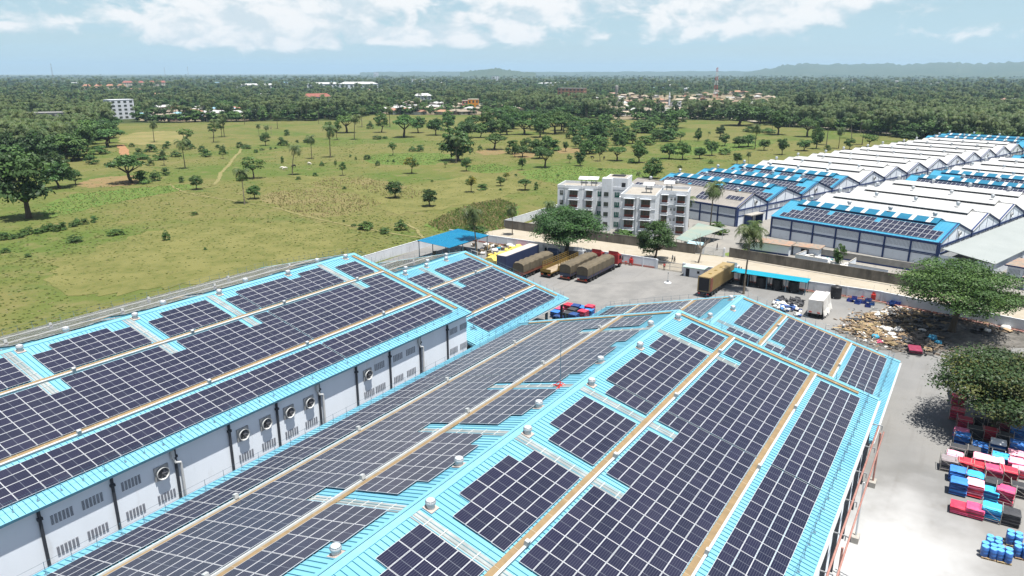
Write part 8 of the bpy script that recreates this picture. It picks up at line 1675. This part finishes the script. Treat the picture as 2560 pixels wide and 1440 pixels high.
# ================================================================== people
SKIN = mat('dark_skin', (.055, .03, .02), .6)
CLOTH = {'white': mat('white_shirt', (.55, .55, .53), .8), 'grey': mat('grey_shirt', (.22, .23, .25), .8), 'dark': mat('dark_clothes', (.025, .027, .035), .8), 'red': mat('red_shirt', (.42, .06, .05), .8)}
def person(x, y, shirt, pose, label, rz):
    """one continuous figure, 1.72 m: loops of a lofted body, limbs welded into torso and hips"""
    t = thing('person', label, 'person', (x, y, .03), rz, scale=1.15)
    st = {0: .05, 1: .16, 2: .08, 3: .18}[pose]
    import bmesh
    me = bpy.data.meshes.new('body'); bm = bmesh.new(); sk = bm.verts.layers.skin.verify()
    def V(p, r):
        v = bm.verts.new(p); v[sk].radius = (r, r); return v
    pel = V((0, 0, .95), .135); ch = V((.0, 0, 1.28), .15); nk = V((.01, 0, 1.47), .06); hd = V((.02, 0, 1.56), .085); tp = V((.02, 0, 1.68), .075)
    for a, b in ((pel, ch), (ch, nk), (nk, hd), (hd, tp)): bm.edges.new((a, b))
    for s in (1, -1):
        hip = V((0, s*.10, .88), .10); kn = V((s*st*.6+.03, s*.11, .48), .065); an = V((s*st-.02, s*.11, .08), .045); toe = V((s*st+.15, s*.12, .04), .04)
        sh = V((0, s*.19, 1.38), .065); el = V((s*-st*.5-.02, s*.25, 1.12), .05); wr = V((s*-st*.6+.10, s*.25, .88), .036); hn = V((s*-st*.6+.14, s*.24, .80), .035)
        for a, b in ((pel, hip), (hip, kn), (kn, an), (an, toe), (ch, sh), (sh, el), (el, wr), (wr, hn)): bm.edges.new((a, b))
    pel[sk].use_root = True
    bm.to_mesh(me); bm.free()
    o = place(me, 'body', t)
    o.modifiers.new('skin', 'SKIN'); sb = o.modifiers.new('sub', 'SUBSURF'); sb.levels = 1; sb.render_levels = 1
    dg = bpy.context.evaluated_depsgraph_get(); ev = bpy.data.meshes.new_from_object(o.evaluated_get(dg)); o.modifiers.clear(); o.data = ev
    ev.materials.clear()
    for m in (CLOTH['dark'], CLOTH[shirt], SKIN): ev.materials.append(m)
    for p in ev.polygons:
        c = p.center; p.use_smooth = True
        p.material_index = 2 if (c.z > 1.45 or (abs(c.y) > .17 and c.z < 1.2 and c.z > .7)) else 1 if c.z > .92 else 0
    MB().lathe([(.085, 0), (.098, .05), (.085, .11), (.03, .135)], 10, (.01, 0, 1.60)).build('hair', CLOTH['dark'], t, True)
PL = ['person in a white shirt standing beside the ochre lorry', 'person in grey walking on the road outside the yard gate', 'person in dark clothes walking on the road outside the yard gate', 'person in a red shirt standing at the yard gate', 'person in dark clothes standing at the factory gate', 'person in dark clothes walking inside the factory compound']
for (x, y, sh_, _, po), lb, rz in zip(D_PEOPLE, PL, (2.5, 1.2, -1.8, .4, 2.9, 1.5)): person(x, y, sh_, po, lb, rz)

# ================================================================== the near trees
def big_tree(label, x, y, H, W, seed, m1, m2, clumps, leaves, leaf, shape='spread', zc=.64, rz=.33, th=.55, tr=.035, limbs=7, flat=.75):
    t = thing('large_tree', label, 'tree', (x, y, 0), seed*.7, scale=(W, W, H))
    place(trunk_mesh('trunk', seed, th, tr, limbs, spread=.34, twist=.02), 'trunk', t)
    place(crown_mesh('crown', m1, seed, clumps, leaves, leaf, shape, zc, rz, m2=m2, flat=flat), 'crown', t)
    return t
big_tree('large dark tree standing among the parked lorries', 167.5, 91.0, 13.4, 20.5, 31, L_MANGO, L_ROUND, 90, 30000, .0125, 'round', .57, .43, .45, .032)
big_tree('dense dark tree growing over the yard wall left of the gate', 175.5, 68.6, 11.2, 10.5, 32, L_MANGO, L_ROUND, 50, 14000, .019, 'tall', .54, .46, .42, .03)
big_tree('wide feathery tree rising from the scrap heap', 155.0, 0.2, 14.2, 21.5, 33, L_ROUND, L_LIGHT, 105, 38000, .0098, 'round', .60, .42, .5, .028, 9, flat=.5)
big_tree('dense leafy tree at the right edge over the sheet stacks', 111.5, -7.0, 11.6, 18.5, 34, L_MANGO, L_OLIVE, 110, 42000, .0105, 'round', .58, .42, .45, .03)
tree('dead', 179.5, 58.5, 6.5, 8.0, 'bare dead tree on the road verge opposite the factory gate')
tree('tallround', 196.2, 27.3, 3.4, 6.2, 'small bright green tree between the white bay walls')
tree('round', 206.5, 52.5, 6.5, 6.5, 'round green tree beside the lawn in front of the factory')
tree('round', 231.0, 46.0, 6.0, 7.5, 'dark leafy tree between the two factory rows')
tree('open', 262.0, 39.0, 8.0, 6.5, 'thin leafy tree between the two factory rows, farther back')
tree('bush', 217.5, 65.5, 7.0, 4.2, 'clipped green bush under the tall palm by the factory')
tree('bush', 193.0, 86.5, 8.0, 3.6, 'light green bushes in front of the flats')
tree('bush', 191.5, 103.0, 7.0, 3.0, 'green bushes in the garden left of the flats')
tree('bush', 173.5, 126.5, 10.0, 4.2, 'bright green thicket at the field corner of the road')
tree('open', 236.0, 86.0, 9.0, 8.0, 'leafy tree behind the flats roof')
palm(154.1, 111.1, 13.8, 'slender windblown palm beside the blue shed', k=1, rz=2.4)
t = palm(158.0, 40.6, 15.6, 'tall leaning palm behind the ochre container', k=3, rz=-1.4)
palm(224.5, 70.1, 15.5, 'thick shaggy palm in front of the grey roofed factory', k=2)
palm(222.0, 76.5, 10.5, 'lower palm between the flats and the factory', k=0)
palm(181.5, 117.5, 9.5, 'small palm on the roadside by the pale wall', k=2)
palm(193.5, 112.0, 9.5, 'small palm in the garden left of the flats', k=0)
palm(197.5, 113.5, 8.0, 'shorter palm in the garden left of the flats', k=1)
palm(201.5, 50.8, 8.5, 'windblown palm on the lawn beside the rusty roofed hut', k=1, rz=.3)

# ================================================================== village, far buildings, masts, animals
ROOFC = {'cream': mat('cream_roof', (.30, .255, .20), .8, (.25, .205, .155), .3, 5, vary=.2), 'pink': mat('pinkish_roof', (.29, .19, .145), .8, (.24, .155, .12), .3, 5, vary=.2), 'rust': mat('rusty_roof', (.24, .12, .08), .85, (.30, .18, .12), .3, 5, vary=.2),
         'white': mat('white_roof', (.42, .42, .41), .7, (.36, .36, .35), .3, 5, vary=.1), 'grey': mat('grey_roof', (.28, .27, .25), .8, (.22, .21, .20), .3, 5, vary=.2), 'blue': mat('pale_blue_house_roof', (.20, .34, .42), .7, vary=.2)}
M_HW = [mat('house_wall_a', (.42, .38, .32), .9, (.34, .30, .25), .5, 4, vary=.2), mat('house_wall_b', (.50, .50, .48), .9, (.42, .42, .40), .5, 4, vary=.15), mat('house_wall_c', (.26, .20, .15), .9, (.20, .15, .12), .5, 4, vary=.2)]
def house_meshes(k):
    """unit house 1 x 1 in plan, 3 m walls"""
    hip = k % 2
    w = MB().box(-.5, .5, -.5, .5, 0, 2.7)
    r = MB(); o = .56
    if hip: r.add([(-o, -o, 2.65), (o, -o, 2.65), (o, o, 2.65), (-o, o, 2.65), (-.22, 0, 4.3), (.22, 0, 4.3)], [(0, 1, 5, 4), (1, 2, 5), (2, 3, 4, 5), (3, 0, 4), (0, 3, 2, 1)])
    else: r.add([(-o, -o, 2.65), (o, -o, 2.65), (o, o, 2.65), (-o, o, 2.65), (-o, 0, 4.0), (o, 0, 4.0)], [(0, 1, 5, 4), (1, 2, 5), (2, 3, 4, 5), (3, 0, 4), (0, 3, 2, 1)])
    return w, r
HW = {}; 
DOOR = MB().box(-.06, .06, -.02, .0, 0, 2.0).mesh('door', M_SHADOWGAP); WINM = MB().box(-.06, .06, -.02, .0, 1.0, 1.9).mesh('window', M_WIN)
for i, (x, y, w, l, c, rz) in enumerate(D_HOUSES):
    k = i % 2; wm = i % 3
    if (k, c, wm) not in HW:
        a, b = house_meshes(k); HW[(k, c, wm)] = (a.mesh('wall', M_HW[wm]), b.mesh('roof', ROOFC[c]))
    d, s = zone(x, y); 
    t = thing('village_house', f'{"hipped" if k else "gabled"} {c} roofed village house {"near" if hypot(x, y) < 900 else "deep" if hypot(x, y) < 1500 else "far"} in the trees, {s}', 'house', (x, y, 0), rz, 'village houses among the trees', scale=(w*1.45, l*1.45, 1.35 + (.5 if i % 5 == 0 else 0)))
    place(HW[(k, c, wm)][0], 'wall', t); place(HW[(k, c, wm)][1], 'roof', t)
    if hypot(x, y) < 1500:
        for q in range(2):
            place(DOOR, 'door', t, (0, -.5, 0), None) if q == 0 else place(DOOR, 'door', t, (-.5, 0, 0), -pi/2)
            for px in (-.3, .3): place(WINM, 'window', t, (px, -.5, 0) if q == 0 else (-.5, px, 0), None if q == 0 else -pi/2)
def block(key, label, wallm, roofm, floors, depth, cols, rz_off=0, flat=True, roof_h=3.0, cat='building', win=True, name='apartment_building'):
    x, y, w, h = D_BLD[key]; b = atan2(y, x) + pi/2 + rz_off      # its front turned towards the fields
    t = thing(name, label, cat, (x, y, 0), b)
    hw = h if flat else h*.72
    wl = MB().box(-w/2, w/2, -depth, 0, 0, hw).build('wall', wallm, t)
    # after turning, local +y looks back to the viewer
    wl.location = (0, 0, 0)
    if flat:
        MB().box(-w/2-.2, w/2+.2, -depth-.2, .2, hw, hw+.6).build('parapet', roofm, t)
    else:
        MB().add([(-w/2-.8, .8, hw), (w/2+.8, .8, hw), (w/2+.8, -depth-.8, hw), (-w/2-.8, -depth-.8, hw), (-w/2+depth*.4, -depth/2, h+.3), (w/2-depth*.4, -depth/2, h+.3)], [(0, 1, 5, 4), (1, 2, 5), (2, 3, 4, 5), (3, 0, 4), (0, 3, 2, 1)]).build('roof', roofm, t)
    if win:
        fh = hw/floors; ww = w/cols*.5
        wm = MB().box(-ww/2, ww/2, -.05, .12, 0, fh*.5).mesh('window', M_WIN)
        for f in range(floors):
            for c in range(cols): place(wm, 'window', t, (-w/2+w*(c+.5)/cols, 0, f*fh+fh*.28))
        sm = MB().box(-.12, .05, -ww/2, ww/2, 0, fh*.5).mesh('window', M_WIN)
        for f in range(floors):
            for c in range(3): place(sm, 'window', t, (-w/2, -depth*(c+.5)/3, f*fh+fh*.28))
    return t
M_BW = mat('far_white_render', (.56, .58, .62), .9, (.48, .50, .54), .3, 5, coord='World'); M_BG = mat('bare_block_grey', (.27, .265, .26), .95, (.21, .205, .20), .4, 5, coord='World'); M_TILE = mat('red_tile_roof', (.23, .085, .065), .85, (.19, .07, .055), .5, 4, coord='World'); M_CRM = mat('cream_render', (.48, .43, .36), .9)
block('white_apartments', 'tall white five storey apartment block across the field, left', M_BW, M_BW, 5, 14, 4, .45)
block('grey_frame', 'unfinished grey block building among palms at the far left', M_BG, M_BG, 3, 14, 6, -.2)
x, y, w, h = D_BLD['red_roof']
for k in range(4):
    t = thing('terrace_block', f'cream block with red tiled roof in the far wood, {ORD[k]} of four from the left', 'building', (x+(k-1.5)*w*.25*.85, y-(k-1.5)*w*.25*.5, 0), atan2(y, x)+pi/2, 'red roofed blocks')
    MB().box(-w*.12, w*.12, -14, 0, 0, h*.7).build('wall', M_CRM, t); MB().add([(-w*.125, 1, h*.7), (w*.125, 1, h*.7), (w*.125, -15, h*.7), (-w*.125, -15, h*.7), (-w*.08, -7, h), (w*.08, -7, h)], [(0, 1, 5, 4), (1, 2, 5), (2, 3, 4, 5), (3, 0, 4)]).build('roof', M_TILE, t)
    wm = MB().box(-1.2, 1.2, -.05, .12, 0, 2.2).mesh('window', M_WIN)
    for f in range(3):
        for c in range(5): place(wm, 'window', t, (-w*.1+w*.05*c, 0, 1.5+f*h*.22))
x, y, w, h = D_BLD['orange_roofs']
for k in range(4):
    t = thing('terrace_block', f'low house with orange tiled roof beside the red roofed blocks, {ORD[k]} from the left', 'building', (x+(k-1.5)*w*.27*.85, y-(k-1.5)*w*.27*.5, 0), atan2(y, x)+pi/2, 'orange roofed houses')
    MB().box(-w*.11, w*.11, -14, 0, 0, h*.6).build('wall', M_CRM, t); MB().add([(-w*.115, 1, h*.6), (w*.115, 1, h*.6), (w*.115, -15, h*.6), (-w*.115, -15, h*.6), (-w*.05, -7, h), (w*.05, -7, h)], [(0, 1, 5, 4), (1, 2, 5), (2, 3, 4, 5), (3, 0, 4)]).build('roof', mat('orange_tile', (.25, .125, .08), .85), t)
for key, lb in (('white_hall', 'long white roofed hall in the wood, left of centre'), ('white_hall2', 'white roofed halls in the wood near the picture centre'), ('white_hall3', 'largest white roofed hall in the wood near the picture centre'), ('hall4', 'low white hall in the wood right of centre'), ('shed', 'open shed with white roof above the village')):
    block(key, lb, M_BW, M_FWHITE, 1, 40 if key != 'shed' else 14, 8, 0, False, cat='hall', name='hall', win=key != 'shed')
block('school', 'white three storey school with red roof behind the palms', M_BW, M_TILE, 3, 14, 8, .2, False)
block('white_villa', 'white villa with stepped white roof above the palms', M_BW, M_FWHITE, 3, 14, 5, -.1, False)
block('orange', 'bright orange painted house in the village', mat('orange_render', (.48, .20, .025), .85), M_CRM, 2, 10, 3)
block('pink', 'dusty pink house left of the orange house', mat('pink_render', (.42, .20, .18), .85), M_CRM, 2, 8, 2)
block('brown', 'large unfinished brick brown building beyond the orchard', mat('brick_brown', (.30, .155, .10), .9, (.24, .12, .08), .4, 5, coord='World'), M_BG, 4, 18, 7, -.3)
for key, lb in (('tower1', 'small white tower block on the far plain right of centre'), ('offices', 'white office block on the far plain'), ('tower2', 'pale tower on the horizon left of centre')): block(key, lb, M_BW, M_BW, 4, 20, 4, .2)
block('green_roof', 'house with pale green hipped roof left of the tall white block', M_CRM, mat('pale_green_tile', (.34, .42, .36), .8), 2, 14, 4, 0, False)
block('mosque', 'low white mosque hall beside the minaret', M_BW, M_BW, 2, 10, 3)
x, y, w, h = D_BLD['minaret']; t = thing('minaret', 'slender white minaret standing in the village', 'minaret', (x, y, 0))
MB().lathe([(1.8, 0), (1.6, h*.3), (1.3, h*.62), (1.3, h*.64)], 8).build('shaft', M_BW, t); MB().lathe([(1.8, h*.64), (1.9, h*.66), (1.9, h*.68), (1.2, h*.69)], 8).build('balcony', M_BW, t); MB().lathe([(.9, h*.69), (.85, h*.85), (.3, h*.93), (.05, h)], 8).build('cap', M_BW, t)
x, y, w, h = D_BLD['water_tower']; t = thing('water_tower', 'ivy covered water tower left of the minaret', 'tower', (x, y, 0)); MB().lathe([(2.2, 0), (1.8, h*.6), (2.6, h*.8), (2.6, h*.97), (1.5, h)], 10).build('shaft', M_BG, t); place(KINDS['bush'][0][0], 'creeper', t, None, None, (8, 8, h*.7))
def lattice(key, label, cols=(M_RED, M_CABW), dishes=True, nb=7):
    x, y, w, h = D_BLD[key]; t = thing('radio_mast', label, 'mast', (x, y, 0)); b0, b1 = max(w*.28, 1.2), max(w*.08, .4)
    for k in range(nb):
        z0, z1 = h*k/nb, h*(k+1)/nb; r0, r1 = b0+(b1-b0)*k/nb, b0+(b1-b0)*(k+1)/nb; mb = MB(); q = max(.13, h/400)
        c = [(1, 1), (1, -1), (-1, -1), (-1, 1)]
        for i in range(4):
            a, b = c[i], c[(i+1) % 4]
            mb.tube([(a[0]*r0, a[1]*r0, z0), (a[0]*r1, a[1]*r1, z1)], q, 4); mb.tube([(a[0]*r0, a[1]*r0, z0), (b[0]*r1, b[1]*r1, z1)], q*.6, 3); mb.tube([(b[0]*r0, b[1]*r0, z0), (a[0]*r1, a[1]*r1, z1)], q*.6, 3)
        mb.build('lattice_section', cols[k % 2], t)
    if dishes:
        for k, (zz, a) in enumerate(((.97, 0), (.95, 2), (.93, 4), (.80, 1), (.78, 3))):
            MB().box(cos(a)*b1*2-.4, cos(a)*b1*2+.4, sin(a)*b1*2-.4, sin(a)*b1*2+.4, h*zz-1.5, h*zz+1.2).build('antenna', M_CABW, t)
lattice('mast', 'red and white lattice radio mast above the village')
for k, key in enumerate(('mast_l', 'mast_l2', 'mast_l3')): lattice(key, f'thin mast on the left horizon, {ORD[k]} from the left', (M_GREY, M_GREY), False, 6)
# power line along the field edge
pts = [(498.8, 546.0), (455, 600), (548, 486), (600, 425)]
for k, (x, y) in enumerate(pts):
    t = thing('utility_pole', f'wooden power pole at the field edge, {["second", "first", "third", "fourth"][k]} from the left', 'pole', (x, y, 0), group='power poles at the field edge'); MB().tube([(0, 0, 0), (0, 0, 13)], [.2, .13], 6).build('pole', M_BARK, t); MB().box(-1.2, 1.2, -.08, .08, 12.2, 12.4).build('crossarm', M_BARK, t)
# road traffic far right, village cars
x, y = D_TRUCKFAR; t = thing('lorry', 'white box lorry driving on the far road behind the factories', 'lorry', (x, y, .06), radians(-75)); MB().box(-4, 2.2, -1.25, 1.25, .9, 3.6).build('cargo_box', M_CABW, t); MB().ext([(2.4, .7), (2.4, 2.9), (3.9, 2.9), (4.4, 1.7), (4.4, .7)], -1.2, 1.2, 0, 'y').build('cab', M_CABW, t)
for a in (-2.8, -1.6, 3.4):
    for s in (1, -1): place(W_TYRE, 'wheel', t, (a, s*1.0, .52))
for k, (x, y) in enumerate(D_CARFAR):
    t = thing('car', f'{["dark car on the far road left of the white lorry", "pale car on the village road, leftmost", "dark car on the village road, middle", "white car on the village road, right", "grey car at the village road bend"][k]}', 'car', (x, y, .08), radians(-70)); m = (M_CHASSIS, M_BG, M_CHASSIS, M_CABW, M_GREY)[k]
    MB().ext([(-2.1, .35), (-2.1, .95), (-1.5, 1.0), (-1.0, 1.5), (.6, 1.5), (1.2, 1.0), (2.1, .85), (2.1, .35)], -.85, .85, 0, 'y').build('body', m, t); MB().box(-.9, .55, -.86, .86, 1.08, 1.42).build('window', M_CGLASS, t)
    for a in (-1.3, 1.3):
        for s in (1, -1): place(W_TYRE, 'wheel', t, (a, s*.75, .33), None, .62)
# grazing cattle
def cow_mesh(m):
    import bmesh
    me = bpy.data.meshes.new('cow_body'); bm = bmesh.new(); sk = bm.verts.layers.skin.verify()
    def V(p, a, b): v = bm.verts.new(p); v[sk].radius = (a, b); return v
    sh = V((.55, 0, 1.0), .30, .34); mid = V((0, 0, .98), .32, .36); hp = V((-.6, 0, 1.05), .28, .32); nk = V((.95, 0, 1.0), .16, .18); hd = V((1.25, 0, .62), .12, .14); mz = V((1.42, 0, .38), .08, .08); tl = V((-.92, 0, .95), .04, .04); t2 = V((-.98, 0, .5), .03, .03)
    for a, b in ((mid, sh), (mid, hp), (sh, nk), (nk, hd), (hd, mz), (hp, tl), (tl, t2)): bm.edges.new((a, b))
    for s in (1, -1):
        e = V((1.12, s*.2, .72), .04, .04); bm.edges.new((hd, e))
        a = V((.55, s*.17, .72), .12, .12); b = V((.56, s*.17, .38), .07, .07); c = V((.54, s*.17, .04), .06, .06); bm.edges.new((sh, a)); bm.edges.new((a, b)); bm.edges.new((b, c))
        a = V((-.55, s*.18, .76), .15, .15); b = V((-.72, s*.17, .42), .075, .075); c = V((-.66, s*.17, .04), .06, .06); bm.edges.new((hp, a)); bm.edges.new((a, b)); bm.edges.new((b, c))
    mid[sk].use_root = True; bm.to_mesh(me); bm.free()
    o = bpy.data.objects.new('cow_tmp', me); COL.objects.link(o); o.modifiers.new('skin', 'SKIN'); sb = o.modifiers.new('sub', 'SUBSURF'); sb.levels = 1
    ev = bpy.data.meshes.new_from_object(o.evaluated_get(bpy.context.evaluated_depsgraph_get())); bpy.data.objects.remove(o)
    ev.materials.clear(); ev.materials.append(m); ev.polygons.foreach_set('use_smooth', [True]*len(ev.polygons)); return ev
COWB = cow_mesh(mat('black_hide', (.02, .018, .016), .8)); COWW = cow_mesh(mat('white_hide', (.50, .47, .42), .8))
cl = ['black cow grazing in the field left of centre', 'white cow grazing nearest the tall lone palm', 'white cow grazing by the bushes, right of the other white cows', 'white cow grazing just right of another white cow', 'black cow grazing under the trees right of centre', 'black cow standing right of another black cow']
for (x, y, c), lb in zip(D_COWS, cl): place(COWB if c == 'b' else COWW, 'cow', None, (x, y, .02), random.Random(int(x)).uniform(0, 6.28), 1.25, label=lb, category='cow')

# ================================================================== far hills and rising ground
M_HILL = mat('wooded_hill', (.035, .055, .020), .95, (.055, .07, .03), .004, 6, coord='World', spec=.1)
def hill(profile, dist, depth, name='hills'):
    """profile: bearing in degrees right of the camera axis and height; a ridge with a back and a front"""
    mb = MB(); rows = []
    rnd = random.Random(len(profile)); P = []
    for (b0, h0), (b1, h1) in zip(profile, profile[1:]):
        for j in range(8):
            t = j/8; s = t*t*(3-2*t); P.append((b0+(b1-b0)*t, (h0+(h1-h0)*s)*(1+rnd.uniform(-.05, .05))))
    P.append(profile[-1])
    for b, h in P:
        a = radians(32.941 - b); r = []
        for k, (dd, hf) in enumerate(((-1.0, 0), (-.75, .25), (-.5, .55), (-.2, .85), (0, 1.0), (.3, .9), (.7, .4), (1.0, 0))):
            d = dist + dd*depth; r.append((d*cos(a), d*sin(a), max(0.0, h*hf*(1 + (rnd.uniform(-.08, .08) if 0 < k < 7 else 0)) - (.3 if k in (0, 7) else 0))))
        rows.append(r)
    n = 8
    mb.add([p for r in rows for p in r], [(i*n+j, (i+1)*n+j, (i+1)*n+j+1, i*n+j+1) for i in range(len(rows)-1) for j in range(n-1)])
    structure(name, mb, M_HILL, smooth=True)
def bear(px): return math.degrees(math.atan((px-1280)/1884.4))
def hgt(py, d): return 47.5 + d*(182-py)/1884.4
hill([(bear(px), max(2, hgt(py, 12500))) for px, py in ((1860, 181), (1920, 172), (1960, 165), (2010, 160.5), (2060, 163), (2130, 163.5), (2200, 162), (2260, 164), (2330, 162), (2380, 159.5), (2440, 163), (2500, 160), (2560, 158), (2640, 162), (2760, 166), (2900, 180))], 12500, 2200)
hill([(bear(px), max(2, hgt(py, 9000))) for px, py in ((1150, 181), (1185, 176), (1215, 173), (1242, 171), (1260, 174), (1290, 177), (1310, 180), (1340, 181))], 9000, 700)
hill([(bear(px), max(2, hgt(py, 14500))) for px, py in ((900, 181), (960, 179.6), (1100, 179), (1300, 179.5), (1500, 179.5), (1660, 178.5), (1800, 177.5), (1900, 178.5), (2000, 181))], 14500, 1500)

# ================================================================== haze
def haze():
    mb = MB(); mb.box(-3000, 19000, -15000, 17500, -1.0, 262.0)
    m = bpy.data.materials.new('haze'); m.use_nodes = True; nt = m.node_tree; nt.nodes.clear()
    out = nt.nodes.new('ShaderNodeOutputMaterial'); v = nt.nodes.new('ShaderNodeVolumePrincipled')
    v.inputs['Color'].default_value = (0.55, 0.78, 1.0, 1); v.inputs['Density'].default_value = HAZE_DENSITY; v.inputs['Anisotropy'].default_value = 0.2
    nt.links.new(v.outputs[0], out.inputs['Volume'])
    mb.build('haze', m, None, label='pale blue haze lying over the whole plain', category='haze', kind='stuff')
HAZE_DENSITY = 6.0e-5
haze()

# ================================================================== things that still share a label are told apart by their place
by = {}
for o in SC.objects:
    if o.parent is None and o.get('label') and o.get('kind') != 'stuff': by.setdefault(o['label'], []).append(o)
for lb, os_ in by.items():
    if 1 < len(os_) <= 15 and len(lb.split()) <= 13:
        os_.sort(key=lambda o: -atan2(o.location.y, o.location.x))
        for k, o in enumerate(os_): o['label'] = f'{lb}, {"leftmost" if k == 0 else "rightmost" if k == len(os_)-1 and k > 1 else ORD[k] + " from left"}'
